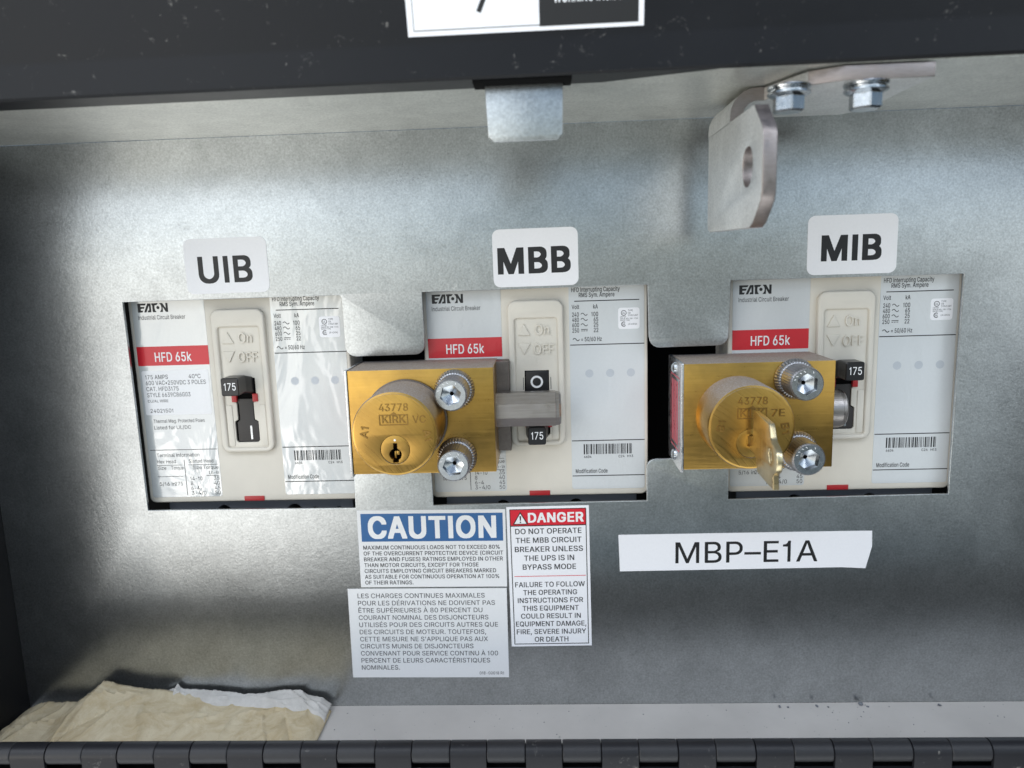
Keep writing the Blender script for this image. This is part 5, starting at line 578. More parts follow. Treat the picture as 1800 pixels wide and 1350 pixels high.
        98: (862, [[756, 584, 711, 659, 673, 697, 668, 697, 638, 727, 618, 732, 558, 762, 528, 762, 523, 767, 493, 767, 488, 772, 363, 767, 308, 747, 248, 697, 246, 1014, 78, 1017, 76, -11, 243, -13, 248, 47, 313, -8, 373, -28, 513, -28, 518, -23, 548, -23, 643, 17, 706, 74, 721, 104, 741, 129, 756, 159, 781, 234, 781, 254, 786, 259, 786, 309, 791, 314, 791, 424, 786, 429, 786, 479, 781, 484, 781, 504, 771, 524, 771, 539], [601, 489, 606, 454, 616, 434, 616, 384, 621, 379, 621, 364, 616, 359, 616, 309, 606, 289, 596, 239, 581, 219, 566, 184, 523, 142, 458, 112, 408, 112, 343, 142, 301, 184, 296, 199, 286, 209, 271, 239, 261, 289, 251, 309, 251, 359, 246, 364, 246, 379, 251, 384, 251, 434, 261, 454, 271, 504, 296, 549, 348, 602, 373, 612, 393, 627, 423, 627, 428, 632, 438, 627, 468, 627, 518, 602, 571, 549]]),
        99: (806, [[735, 564, 700, 629, 700, 639, 622, 717, 537, 757, 482, 762, 477, 767, 447, 767, 442, 772, 372, 772, 367, 767, 292, 762, 202, 722, 135, 664, 85, 589, 50, 484, 50, 439, 45, 434, 40, 354, 45, 349, 45, 304, 50, 299, 55, 234, 65, 219, 85, 149, 135, 74, 197, 22, 257, -8, 302, -23, 337, -23, 342, -28, 377, -28, 382, -33, 432, -33, 437, -28, 537, -18, 627, 27, 710, 114, 725, 144, 730, 169, 740, 184, 737, 217, 667, 232, 662, 237, 647, 237, 642, 242, 572, 242, 555, 209, 550, 189, 502, 142, 477, 132, 457, 117, 442, 117, 437, 112, 382, 112, 377, 117, 362, 117, 312, 142, 265, 194, 240, 239, 230, 269, 230, 284, 225, 289, 225, 304, 220, 309, 220, 344, 215, 349, 220, 429, 225, 434, 235, 489, 270, 554, 312, 597, 367, 627, 402, 627, 407, 632, 412, 627, 447, 627, 507, 597, 550, 549, 555, 529, 572, 502, 632, 502, 637, 507, 732, 527]]),
        100: (862, [[755, 1014, 585, 1014, 582, 702, 517, 752, 472, 767, 347, 772, 342, 767, 277, 762, 217, 732, 197, 727, 172, 702, 167, 702, 125, 659, 110, 629, 90, 604, 50, 494, 50, 444, 45, 439, 45, 304, 50, 299, 50, 249, 60, 229, 60, 214, 80, 154, 100, 119, 120, 94, 125, 79, 192, 17, 287, -23, 317, -23, 322, -28, 462, -28, 522, -8, 587, 47, 592, -13, 755, -11], [565, 504, 580, 434, 585, 429, 585, 314, 580, 309, 565, 239, 535, 184, 492, 142, 427, 112, 377, 112, 372, 117, 357, 117, 347, 127, 312, 142, 265, 189, 235, 249, 230, 284, 220, 304, 220, 344, 215, 349, 220, 439, 230, 459, 235, 494, 265, 549, 307, 597, 367, 627, 397, 627, 407, 632, 412, 627, 437, 627, 487, 602, 540, 549, 550, 524]]),
        101: (822, [[730, 564, 700, 629, 647, 692, 622, 707, 602, 727, 592, 727, 547, 752, 532, 752, 512, 762, 497, 762, 492, 767, 452, 767, 447, 772, 367, 772, 362, 767, 332, 767, 327, 762, 292, 762, 252, 742, 242, 742, 182, 707, 135, 664, 80, 574, 55, 499, 55, 484, 50, 479, 50, 434, 45, 429, 45, 304, 50, 299, 50, 254, 55, 249, 55, 234, 80, 159, 135, 74, 212, 12, 222, 12, 287, -18, 302, -18, 307, -23, 347, -23, 352, -28, 387, -28, 392, -33, 442, -33, 447, -28, 502, -28, 507, -23, 527, -23, 547, -13, 577, -8, 637, 22, 662, 42, 695, 74, 730, 129, 730, 139, 740, 154, 737, 197, 722, 197, 717, 202, 702, 202, 697, 207, 682, 207, 637, 222, 577, 222, 545, 169, 527, 152, 482, 122, 472, 117, 447, 117, 442, 112, 377, 112, 362, 122, 327, 132, 270, 179, 240, 224, 230, 254, 230, 269, 220, 289, 220, 314, 752, 317, 755, 434, 750, 439, 750, 489, 745, 494], [565, 504, 565, 489, 580, 454, 577, 447, 220, 449, 220, 464, 235, 509, 270, 564, 312, 602, 362, 627, 387, 627, 392, 632, 442, 627, 492, 602, 535, 559]]),
        102: (527, [[501, 1035, 493, 1043, 463, 1053, 328, 1058, 323, 1053, 273, 1048, 233, 1033, 203, 1013, 166, 975, 141, 925, 136, 865, 131, 860, 131, 765, -14, 760, -12, 628, 131, 625, 133, -17, 306, -15, 306, 625, 471, 630, 471, 760, 308, 763, 306, 840, 311, 845, 311, 860, 326, 885, 363, 913, 403, 913, 408, 908, 476, 910, 476, 925, 501, 1000]]),
        103: (864, [[755, 759, 592, 762, 587, 697, 527, 747, 472, 767, 347, 772, 342, 767, 277, 762, 207, 727, 197, 727, 125, 659, 110, 629, 80, 589, 50, 499, 50, 449, 45, 444, 45, 309, 50, 304, 50, 254, 70, 194, 80, 179, 80, 169, 125, 99, 182, 47, 227, 22, 237, 22, 282, 2, 317, 2, 322, -3, 352, -3, 357, -8, 407, -8, 412, -3, 462, -3, 467, 2, 482, 2, 522, 17, 572, 57, 585, 59, 585, -41, 565, -96, 522, -138, 472, -163, 457, -168, 422, -168, 417, -173, 372, -173, 327, -158, 267, -118, 227, -68, 167, -68, 77, -118, 75, -156, 95, -186, 137, -233, 157, -243, 187, -268, 197, -268, 232, -288, 302, -303, 307, -308, 432, -313, 437, -308, 527, -303, 547, -293, 597, -283, 607, -273, 642, -258, 715, -191, 750, -111, 750, -76, 755, -71], [570, 494, 570, 479, 585, 439, 585, 389, 590, 384, 585, 369, 585, 314, 575, 294, 575, 279, 565, 249, 540, 209, 492, 162, 437, 137, 367, 137, 342, 152, 312, 162, 255, 224, 235, 264, 230, 294, 220, 314, 220, 354, 215, 359, 220, 439, 225, 444, 235, 494, 260, 544, 317, 602, 367, 627, 397, 627, 402, 632, 412, 627, 442, 627, 492, 602, 535, 559]]),
        104: (834, [[701, 635, 661, 695, 608, 738, 563, 758, 528, 763, 523, 768, 418, 773, 413, 768, 348, 763, 273, 728, 248, 698, 246, 1010, 76, 1010, 78, -17, 246, -15, 246, 430, 251, 435, 256, 495, 271, 540, 313, 588, 338, 608, 388, 628, 423, 628, 428, 623, 453, 623, 463, 618, 516, 580, 546, 525, 551, 475, 556, 470, 556, -15, 726, -15, 726, 525, 721, 530, 721, 575]]),
        105: (356, [[249, 760, 79, 760, 81, -17, 249, -15], [269, 995, 241, 1028, 211, 1043, 116, 1043, 81, 1023, 59, 990, 59, 970, 54, 965, 59, 910, 81, 878, 116, 858, 216, 858, 241, 873, 269, 905, 269, 925, 274, 930]]),
        107: (776, [[731, 760, 538, 763, 248, 468, 246, 1010, 76, 1010, 78, -17, 246, -15, 246, 255, 298, 308, 536, 10, 553, -17, 756, -15, 756, 15, 751, 25, 436, 420, 476, 470, 731, 730]]),
        108: (400, [[246, 1010, 76, 1010, 76, 150, 81, 145, 81, 120, 86, 115, 86, 85, 116, 30, 128, 18, 183, -12, 213, -12, 218, -17, 243, -17, 248, -22, 298, -22, 303, -17, 353, -17, 358, -12, 378, -12, 381, 25, 376, 30, 376, 50, 371, 55, 361, 120, 303, 123, 293, 118, 278, 123, 261, 140, 251, 165, 251, 205, 246, 210]]),
        109: (1227, [[1091, 660, 1048, 713, 1008, 743, 948, 768, 918, 768, 913, 773, 793, 773, 788, 768, 768, 768, 748, 758, 733, 758, 678, 728, 628, 673, 588, 728, 573, 733, 533, 763, 483, 768, 478, 773, 373, 773, 368, 768, 348, 768, 298, 748, 288, 738, 273, 733, 248, 708, 243, 763, 78, 763, 76, -15, 246, -15, 246, 450, 251, 455, 251, 495, 256, 500, 261, 530, 276, 560, 303, 593, 338, 618, 348, 618, 378, 633, 393, 633, 398, 628, 423, 628, 463, 603, 486, 580, 506, 550, 506, 530, 516, 500, 516, -15, 683, -17, 686, 505, 706, 560, 738, 598, 778, 623, 828, 633, 833, 628, 853, 628, 903, 603, 941, 550, 946, 490, 951, 485, 951, -15, 1118, -17, 1121, 530, 1116, 535, 1116, 580, 1111, 585, 1111, 605, 1101, 620]]),
        110: (833, [[711, 605, 701, 620, 696, 645, 648, 708, 608, 738, 548, 763, 483, 768, 478, 773, 418, 773, 413, 768, 348, 763, 273, 728, 248, 698, 243, 763, 78, 763, 76, -15, 246, -15, 246, 430, 251, 435, 256, 495, 271, 540, 323, 598, 358, 618, 388, 628, 423, 628, 428, 623, 453, 623, 508, 588, 531, 555, 551, 505, 551, 475, 556, 470, 556, -15, 723, -17, 726, 525, 721, 530, 721, 575]]),
        111: (844, [[745, 554, 725, 599, 685, 659, 662, 682, 607, 727, 597, 727, 527, 762, 447, 767, 442, 772, 372, 772, 367, 767, 292, 762, 202, 722, 135, 664, 85, 589, 50, 484, 50, 439, 45, 434, 40, 354, 45, 349, 45, 304, 50, 299, 55, 234, 65, 219, 85, 149, 135, 74, 197, 22, 257, -8, 302, -23, 337, -23, 342, -28, 377, -28, 382, -33, 432, -33, 437, -28, 472, -28, 477, -23, 532, -18, 572, 2, 582, 2, 632, 32, 685, 79, 725, 139, 765, 244, 770, 334, 775, 339, 775, 399, 770, 404, 765, 494], [580, 494, 590, 444, 600, 424, 600, 314, 585, 274, 580, 244, 550, 189, 502, 142, 437, 112, 382, 112, 377, 117, 362, 117, 312, 142, 265, 194, 240, 239, 230, 269, 230, 284, 225, 289, 225, 304, 220, 309, 220, 344, 215, 349, 220, 429, 225, 434, 235, 489, 270, 554, 312, 597, 367, 627, 402, 627, 407, 632, 412, 627, 447, 627, 497, 602, 550, 549]]),
        112: (862, [[756, 584, 711, 659, 673, 697, 668, 697, 638, 727, 618, 732, 558, 762, 528, 762, 523, 767, 493, 767, 488, 772, 363, 767, 308, 747, 248, 697, 243, 762, 76, 759, 78, -298, 246, -296, 248, 47, 313, -8, 353, -23, 368, -23, 373, -28, 513, -28, 518, -23, 568, -18, 603, 2, 613, 2, 643, 17, 706, 74, 756, 159, 781, 234, 781, 254, 786, 259, 786, 309, 791, 314, 791, 424, 786, 429, 786, 479, 781, 484, 781, 504, 771, 524, 771, 539], [601, 489, 606, 454, 616, 434, 616, 384, 621, 379, 621, 364, 616, 359, 616, 309, 606, 289, 596, 239, 581, 219, 566, 184, 523, 142, 458, 112, 408, 112, 343, 142, 301, 184, 296, 199, 286, 209, 271, 239, 261, 289, 251, 309, 251, 359, 246, 364, 246, 379, 251, 384, 251, 434, 261, 454, 271, 504, 296, 549, 348, 602, 373, 612, 393, 627, 423, 627, 428, 632, 438, 627, 468, 627, 518, 602, 571, 549]]),
        114: (537, [[506, 765, 483, 773, 388, 773, 383, 768, 348, 768, 273, 738, 248, 713, 243, 763, 76, 760, 78, -17, 246, -15, 246, 450, 251, 455, 251, 490, 261, 520, 281, 555, 328, 598, 388, 623, 443, 623, 448, 618, 506, 620]]),
        115: (745, [[663, 589, 653, 604, 643, 639, 605, 692, 555, 732, 515, 752, 500, 752, 465, 767, 415, 767, 410, 772, 270, 767, 220, 747, 205, 747, 160, 717, 145, 712, 103, 669, 78, 619, 73, 579, 68, 574, 68, 509, 73, 504, 78, 454, 113, 399, 185, 347, 210, 342, 225, 332, 270, 317, 390, 292, 455, 267, 470, 257, 493, 229, 498, 219, 498, 194, 488, 169, 455, 137, 400, 112, 345, 107, 340, 112, 315, 112, 270, 132, 233, 169, 210, 222, 140, 222, 135, 217, 65, 207, 48, 199, 48, 154, 63, 109, 83, 84, 88, 69, 145, 17, 195, -8, 225, -18, 240, -18, 245, -23, 265, -23, 270, -28, 440, -28, 445, -23, 470, -23, 475, -18, 490, -18, 535, -3, 595, 32, 638, 74, 648, 99, 658, 109, 668, 129, 673, 184, 678, 189, 678, 224, 673, 229, 668, 284, 638, 339, 615, 362, 555, 402, 480, 427, 360, 452, 285, 482, 270, 492, 248, 519, 243, 529, 243, 554, 248, 559, 248, 574, 285, 612, 295, 612, 330, 632, 355, 632, 360, 637, 405, 632, 450, 607, 488, 564, 500, 532, 570, 532, 615, 547, 655, 552, 663, 559]]),
        116: (475, [[426, 757, 271, 762, 268, 940, 103, 940, 101, 762, -14, 757, -14, 632, 101, 627, 101, 172, 106, 167, 106, 137, 111, 132, 116, 87, 158, 25, 198, 0, 233, -15, 268, -15, 273, -20, 303, -20, 308, -25, 358, -25, 363, -20, 413, -20, 418, -15, 441, -13, 441, 42, 436, 47, 436, 67, 426, 92, 426, 112, 418, 120, 358, 120, 353, 115, 333, 115, 298, 130, 276, 167, 276, 202, 271, 207, 271, 627, 423, 630]]),
        117: (834, [[726, 760, 556, 760, 556, 280, 551, 275, 551, 250, 536, 220, 536, 210, 516, 180, 468, 138, 418, 118, 353, 123, 298, 158, 276, 190, 256, 235, 251, 295, 246, 300, 246, 760, 76, 760, 76, 260, 81, 255, 81, 205, 86, 200, 86, 165, 96, 150, 106, 110, 141, 55, 163, 33, 198, 8, 243, -7, 258, -17, 328, -22, 333, -27, 383, -27, 388, -22, 418, -22, 423, -17, 453, -17, 468, -12, 503, 8, 523, 13, 558, 48, 563, -17, 726, -15]]),
        118: (793, [[757, 760, 572, 760, 517, 595, 507, 580, 497, 540, 487, 525, 472, 470, 462, 455, 452, 415, 442, 400, 432, 360, 422, 345, 384, 218, 362, 275, 362, 290, 347, 335, 337, 350, 322, 405, 312, 420, 302, 460, 292, 475, 277, 530, 267, 545, 257, 585, 247, 600, 232, 655, 222, 670, 192, 760, 12, 760, 12, 720, 17, 705, 37, 665, 57, 600, 77, 560, 97, 495, 117, 455, 122, 430, 142, 390, 147, 365, 157, 350, 162, 325, 182, 285, 187, 260, 207, 220, 212, 195, 222, 180, 227, 155, 247, 115, 252, 90, 262, 75, 267, 50, 277, 35, 294, -17, 472, -15, 497, 60, 507, 75, 512, 100, 547, 180, 552, 205, 562, 220, 577, 270, 612, 350, 617, 375, 627, 390, 642, 440, 662, 480, 682, 545, 702, 585, 722, 650, 757, 730]]),
        121: (793, [[757, 760, 579, 763, 572, 755, 532, 635, 522, 620, 512, 580, 502, 565, 492, 525, 482, 510, 472, 470, 462, 455, 452, 415, 442, 400, 427, 345, 417, 330, 384, 223, 377, 230, 347, 335, 337, 350, 322, 405, 312, 420, 302, 460, 292, 475, 277, 530, 267, 545, 257, 585, 247, 600, 232, 655, 222, 670, 192, 760, 12, 760, 12, 720, 17, 705, 27, 690, 32, 665, 52, 625, 72, 560, 92, 520, 112, 455, 132, 415, 167, 310, 187, 270, 207, 205, 217, 190, 247, 100, 257, 85, 257, 75, 267, 60, 272, 35, 287, 5, 287, -15, 267, -60, 267, -70, 257, -85, 257, -95, 224, -137, 189, -157, 159, -157, 154, -152, 97, -155, 87, -180, 82, -215, 72, -235, 72, -250, 67, -255, 69, -287, 99, -297, 149, -297, 154, -302, 254, -297, 259, -292, 289, -287, 334, -262, 377, -220, 387, -195, 397, -185, 432, -120, 437, -95, 457, -55, 462, -30, 482, 10, 502, 75, 522, 115, 527, 140, 547, 180, 552, 205, 587, 285, 592, 310, 612, 350, 617, 375, 637, 415, 657, 480, 677, 520, 682, 545, 692, 560, 722, 650, 757, 730]]),
        122: (776, [[680, 760, 70, 760, 72, 618, 455, 615, 435, 595, 370, 505, 350, 485, 335, 460, 315, 440, 300, 415, 280, 395, 215, 305, 195, 285, 180, 260, 60, 110, 55, 100, 57, -17, 690, -15, 687, 128, 295, 130, 680, 635]]),
        48: (919, [[782, 792, 732, 892, 659, 970, 584, 1005, 574, 1015, 549, 1015, 544, 1020, 514, 1020, 509, 1025, 479, 1025, 474, 1030, 419, 1030, 414, 1025, 319, 1015, 234, 970, 157, 887, 112, 797, 97, 727, 92, 722, 92, 707, 87, 702, 87, 687, 82, 682, 82, 667, 77, 662, 77, 592, 72, 587, 72, 517, 67, 512, 67, 482, 72, 477, 72, 407, 77, 402, 77, 337, 82, 332, 82, 317, 87, 312, 87, 297, 102, 252, 107, 212, 157, 112, 234, 30, 319, -15, 349, -15, 354, -20, 384, -20, 389, -25, 504, -25, 509, -20, 574, -15, 584, -5, 659, 30, 732, 107, 782, 207, 792, 262, 797, 267, 797, 282, 812, 327, 812, 372, 817, 377, 817, 442, 822, 447, 817, 617, 812, 622, 812, 667, 802, 692, 802, 712, 797, 717], [622, 712, 627, 677, 632, 672, 632, 652, 637, 647, 637, 627, 642, 622, 642, 602, 647, 597, 647, 517, 652, 512, 652, 487, 647, 482, 647, 402, 642, 397, 642, 377, 637, 372, 637, 352, 632, 347, 632, 327, 627, 322, 622, 287, 612, 272, 612, 262, 597, 237, 592, 217, 539, 155, 474, 120, 454, 120, 444, 115, 439, 120, 399, 125, 344, 160, 307, 207, 272, 282, 262, 332, 257, 337, 257, 357, 247, 387, 247, 442, 242, 447, 242, 552, 247, 557, 247, 612, 252, 617, 252, 637, 257, 642, 257, 662, 262, 667, 262, 687, 272, 717, 282, 732, 282, 742, 302, 787, 349, 845, 364, 850, 409, 880, 449, 885, 454, 880, 479, 880, 539, 845, 592, 782, 612, 737, 612, 727]]),
        49: (648, [[433, 1010, 285, 1013, 273, 975, 263, 960, 253, 920, 225, 888, 175, 848, 95, 838, 90, 833, 70, 833, 63, 825, 65, 713, 263, 710, 265, -17, 433, -15]]),
        50: (919, [[759, 840, 729, 900, 676, 958, 656, 968, 641, 983, 561, 1018, 496, 1023, 491, 1028, 391, 1028, 386, 1023, 346, 1023, 341, 1018, 326, 1018, 281, 1003, 266, 993, 256, 993, 241, 978, 201, 953, 159, 905, 144, 885, 139, 865, 114, 815, 109, 745, 104, 740, 106, 698, 271, 698, 279, 710, 279, 750, 284, 765, 294, 780, 299, 800, 324, 835, 366, 868, 391, 873, 406, 883, 436, 883, 441, 888, 446, 883, 471, 883, 516, 868, 531, 853, 554, 840, 554, 835, 584, 805, 584, 795, 599, 765, 604, 715, 599, 710, 599, 690, 584, 650, 519, 555, 99, 105, 101, -17, 789, -15, 786, 128, 349, 130, 559, 345, 589, 385, 689, 495, 729, 555, 754, 605, 764, 635, 764, 650, 769, 655, 769, 685, 774, 690, 774, 765, 769, 770, 769, 805, 764, 810]]),
        51: (919, [[759, 1012, 114, 1012, 116, 875, 519, 872, 404, 742, 404, 737, 329, 657, 329, 652, 289, 612, 284, 602, 284, 472, 421, 470, 426, 465, 456, 465, 516, 445, 569, 407, 599, 367, 619, 317, 619, 257, 594, 197, 551, 155, 521, 135, 476, 120, 456, 120, 451, 115, 386, 120, 381, 125, 351, 130, 311, 150, 269, 192, 264, 207, 254, 217, 244, 267, 236, 275, 66, 275, 64, 222, 69, 217, 74, 172, 109, 102, 171, 40, 221, 15, 231, 5, 276, -10, 291, -10, 311, -20, 346, -20, 351, -25, 506, -25, 511, -20, 551, -20, 626, 5, 696, 50, 759, 122, 759, 132, 789, 192, 794, 262, 799, 267, 789, 377, 759, 437, 759, 447, 701, 515, 671, 530, 646, 550, 556, 580, 526, 580, 521, 585, 489, 587, 759, 892]]),
        52: (919, [[636, 1010, 456, 1010, 451, 995, 396, 910, 386, 885, 331, 800, 321, 775, 266, 690, 256, 665, 216, 605, 206, 580, 151, 495, 141, 470, 86, 385, 76, 360, 51, 325, 53, 193, 528, 193, 533, -17, 698, -17, 701, 190, 836, 195, 836, 330, 701, 335, 701, 635, 531, 635, 528, 333, 251, 335, 326, 455, 336, 480, 376, 540, 386, 565, 396, 575, 431, 640, 441, 650, 451, 675, 506, 760, 516, 785, 571, 870, 581, 895, 636, 980]]),
        53: (919, [[745, 1012, 165, 1012, 160, 997, 160, 957, 155, 952, 155, 912, 150, 907, 150, 867, 145, 862, 145, 822, 140, 817, 140, 782, 135, 777, 135, 737, 130, 732, 130, 692, 125, 687, 125, 647, 120, 642, 120, 602, 115, 597, 115, 562, 110, 557, 105, 482, 187, 475, 192, 470, 282, 470, 312, 495, 357, 515, 407, 520, 412, 525, 457, 525, 517, 500, 570, 452, 590, 422, 610, 377, 615, 362, 615, 322, 620, 317, 615, 312, 615, 272, 605, 257, 595, 222, 575, 192, 517, 140, 442, 115, 422, 115, 417, 120, 402, 120, 372, 130, 337, 150, 290, 197, 275, 227, 270, 257, 262, 270, 97, 270, 95, 217, 100, 212, 100, 187, 105, 182, 105, 167, 135, 107, 192, 45, 252, 5, 277, 0, 322, -20, 352, -20, 357, -25, 502, -25, 507, -20, 547, -20, 632, 15, 687, 55, 740, 117, 760, 152, 770, 187, 785, 212, 785, 247, 790, 252, 790, 297, 795, 302, 790, 407, 780, 427, 780, 442, 770, 472, 745, 522, 720, 557, 652, 620, 597, 650, 582, 650, 547, 665, 512, 665, 507, 670, 387, 670, 382, 665, 362, 665, 357, 660, 322, 655, 297, 640, 295, 642, 322, 875, 742, 875]]),
        54: (919, [[658, 1012, 468, 1012, 188, 597, 153, 532, 153, 522, 123, 462, 123, 447, 108, 412, 98, 302, 103, 297, 108, 212, 128, 172, 133, 147, 153, 112, 200, 55, 260, 10, 270, 10, 335, -20, 415, -25, 420, -30, 470, -30, 475, -25, 510, -25, 515, -20, 555, -20, 595, 0, 630, 10, 708, 72, 748, 127, 768, 172, 768, 182, 778, 197, 778, 212, 783, 217, 783, 257, 788, 262, 788, 357, 783, 362, 783, 407, 753, 487, 738, 502, 713, 542, 645, 595, 570, 625, 413, 632, 438, 662, 478, 727, 493, 742, 523, 792, 538, 807, 568, 857, 583, 872, 623, 937, 658, 982], [613, 357, 618, 292, 613, 287, 613, 262, 603, 247, 593, 212, 545, 155, 520, 135, 510, 135, 475, 115, 415, 115, 380, 135, 370, 135, 318, 182, 288, 232, 278, 262, 278, 282, 273, 287, 273, 332, 278, 337, 278, 362, 288, 377, 293, 402, 318, 437, 345, 465, 365, 480, 410, 500, 430, 500, 435, 505, 480, 500, 505, 485, 525, 480, 568, 442, 578, 422, 593, 407, 603, 372]]),
        55: (919, [[795, 1010, 95, 1010, 97, 873, 600, 870, 165, 15, 167, -17, 350, -15, 795, 870]]),
        56: (919, [[765, 837, 735, 902, 687, 955, 617, 1000, 557, 1020, 532, 1020, 527, 1025, 412, 1030, 407, 1025, 332, 1020, 252, 990, 207, 960, 155, 902, 120, 827, 120, 797, 115, 792, 115, 707, 120, 702, 120, 672, 125, 667, 125, 652, 155, 592, 207, 540, 235, 527, 187, 500, 125, 437, 120, 422, 110, 412, 95, 382, 85, 352, 85, 337, 80, 332, 75, 252, 80, 247, 80, 217, 85, 212, 85, 182, 90, 167, 120, 107, 172, 50, 242, 5, 272, 0, 322, -20, 362, -20, 367, -25, 522, -25, 527, -20, 567, -20, 617, 0, 647, 5, 697, 40, 712, 45, 770, 107, 805, 177, 805, 207, 810, 212, 810, 242, 815, 247, 815, 287, 810, 292, 805, 352, 790, 382, 790, 392, 760, 442, 702, 500, 655, 527, 682, 540, 730, 587, 765, 657, 770, 712, 775, 717, 775, 782, 770, 787], [625, 327, 630, 297, 635, 292, 635, 257, 630, 252, 630, 232, 610, 192, 557, 145, 542, 140, 532, 130, 517, 130, 482, 115, 407, 115, 372, 130, 357, 130, 317, 155, 275, 197, 275, 207, 255, 247, 255, 292, 260, 297, 265, 327, 280, 357, 327, 405, 357, 425, 402, 440, 417, 440, 422, 445, 467, 445, 472, 440, 487, 440, 532, 425, 562, 405, 610, 357], [600, 767, 600, 707, 575, 657, 537, 620, 477, 590, 452, 590, 442, 585, 437, 590, 412, 590, 372, 605, 330, 637, 310, 662, 290, 707, 290, 767, 310, 812, 342, 850, 372, 870, 417, 885, 472, 885, 517, 870, 560, 837, 580, 812]]),
        57: (919, [[773, 810, 763, 825, 758, 850, 728, 900, 713, 920, 655, 973, 635, 988, 625, 988, 575, 1013, 540, 1018, 535, 1023, 495, 1023, 490, 1028, 395, 1028, 390, 1023, 355, 1023, 350, 1018, 325, 1018, 300, 1003, 265, 993, 195, 943, 138, 870, 138, 860, 108, 795, 108, 755, 103, 750, 98, 675, 103, 670, 108, 590, 143, 505, 200, 438, 260, 398, 270, 398, 310, 378, 335, 378, 340, 373, 380, 373, 385, 368, 478, 370, 438, 310, 423, 295, 393, 245, 378, 230, 348, 180, 333, 165, 303, 115, 288, 100, 258, 50, 233, 20, 235, -17, 415, -17, 428, -5, 468, 60, 483, 75, 553, 185, 568, 200, 668, 350, 673, 365, 718, 430, 758, 510, 768, 540, 768, 555, 783, 590, 783, 630, 788, 635, 788, 730, 783, 735, 783, 775, 778, 780], [603, 765, 613, 735, 613, 710, 618, 705, 613, 645, 603, 615, 568, 555, 520, 518, 470, 498, 415, 498, 380, 518, 370, 518, 350, 533, 303, 585, 278, 645, 278, 670, 273, 675, 278, 735, 298, 790, 313, 805, 323, 825, 365, 863, 385, 868, 410, 883, 430, 883, 435, 888, 480, 883, 505, 868, 525, 863, 550, 838, 555, 838, 588, 795]]),
        46: (397, [[300, 121, 280, 156, 247, 179, 232, 184, 142, 184, 127, 179, 97, 159, 80, 131, 75, 101, 70, 96, 75, 41, 95, 6, 137, -21, 157, -21, 162, -26, 212, -26, 217, -21, 237, -21, 272, -1, 295, 26, 300, 41]]),
        44: (397, [[292, 150, 107, 150, 97, 70, 92, 65, 92, 35, 87, 30, 87, 5, 82, 0, 82, -25, 77, -30, 77, -60, 72, -65, 72, -90, 67, -95, 67, -120, 62, -125, 62, -155, 57, -160, 57, -185, 52, -190, 52, -215, 47, -220, 49, -252, 192, -250, 202, -220, 202, -205, 207, -200, 207, -185, 217, -165, 222, -130, 232, -110, 237, -75, 257, -20, 262, 15, 272, 35, 277, 70, 287, 90, 287, 105, 292, 110]]),
        39: (433, [[291, 1014, 111, 1014, 111, 984, 116, 979, 116, 859, 121, 854, 121, 734, 126, 729, 128, 607, 276, 609, 276, 639, 281, 644, 281, 769, 286, 774]]),
        37: (1357, [[1185, 356, 1165, 386, 1137, 414, 1117, 429, 1057, 454, 1017, 454, 1012, 459, 912, 454, 852, 429, 827, 409, 785, 356, 765, 296, 765, 256, 760, 251, 765, 126, 785, 66, 805, 36, 852, -6, 882, -21, 912, -26, 917, -31, 1052, -31, 1097, -16, 1142, 14, 1180, 61, 1205, 131, 1205, 291, 1200, 296, 1200, 311], [1085, 1011, 922, 1014, 915, 1006, 875, 941, 860, 926, 820, 861, 805, 846, 775, 796, 760, 781, 720, 716, 705, 701, 665, 636, 650, 621, 610, 556, 595, 541, 555, 476, 540, 461, 500, 396, 485, 381, 445, 316, 430, 301, 390, 236, 375, 221, 345, 171, 330, 156, 290, 91, 275, 76, 235, 16, 237, -16, 397, -16, 405, -9, 580, 251, 640, 331, 680, 396, 695, 411, 735, 476, 750, 491, 790, 556, 805, 571, 845, 636, 860, 651, 900, 716, 915, 731, 955, 796, 970, 811, 1010, 876, 1070, 956, 1085, 981], [1045, 281, 1050, 241, 1055, 236, 1050, 156, 1040, 141, 1035, 121, 1007, 94, 997, 89, 972, 89, 935, 121, 930, 141, 920, 156, 920, 181, 915, 186, 920, 266, 930, 281, 935, 301, 952, 319, 977, 334, 997, 334, 1007, 329, 1035, 301], [550, 916, 520, 966, 497, 989, 477, 1004, 432, 1024, 412, 1024, 407, 1029, 282, 1029, 277, 1024, 257, 1024, 212, 1004, 170, 966, 150, 936, 125, 871, 125, 831, 120, 826, 125, 701, 145, 641, 165, 611, 212, 569, 242, 554, 272, 549, 277, 544, 412, 544, 417, 549, 447, 554, 497, 584, 520, 606, 540, 636, 565, 706, 565, 866, 560, 871, 560, 886], [410, 841, 415, 761, 410, 756, 410, 731, 400, 716, 400, 706, 367, 669, 337, 664, 317, 674, 295, 696, 280, 731, 275, 811, 280, 816, 280, 841, 290, 856, 290, 866, 295, 876, 327, 904, 337, 909, 357, 909, 395, 876, 400, 856]]),
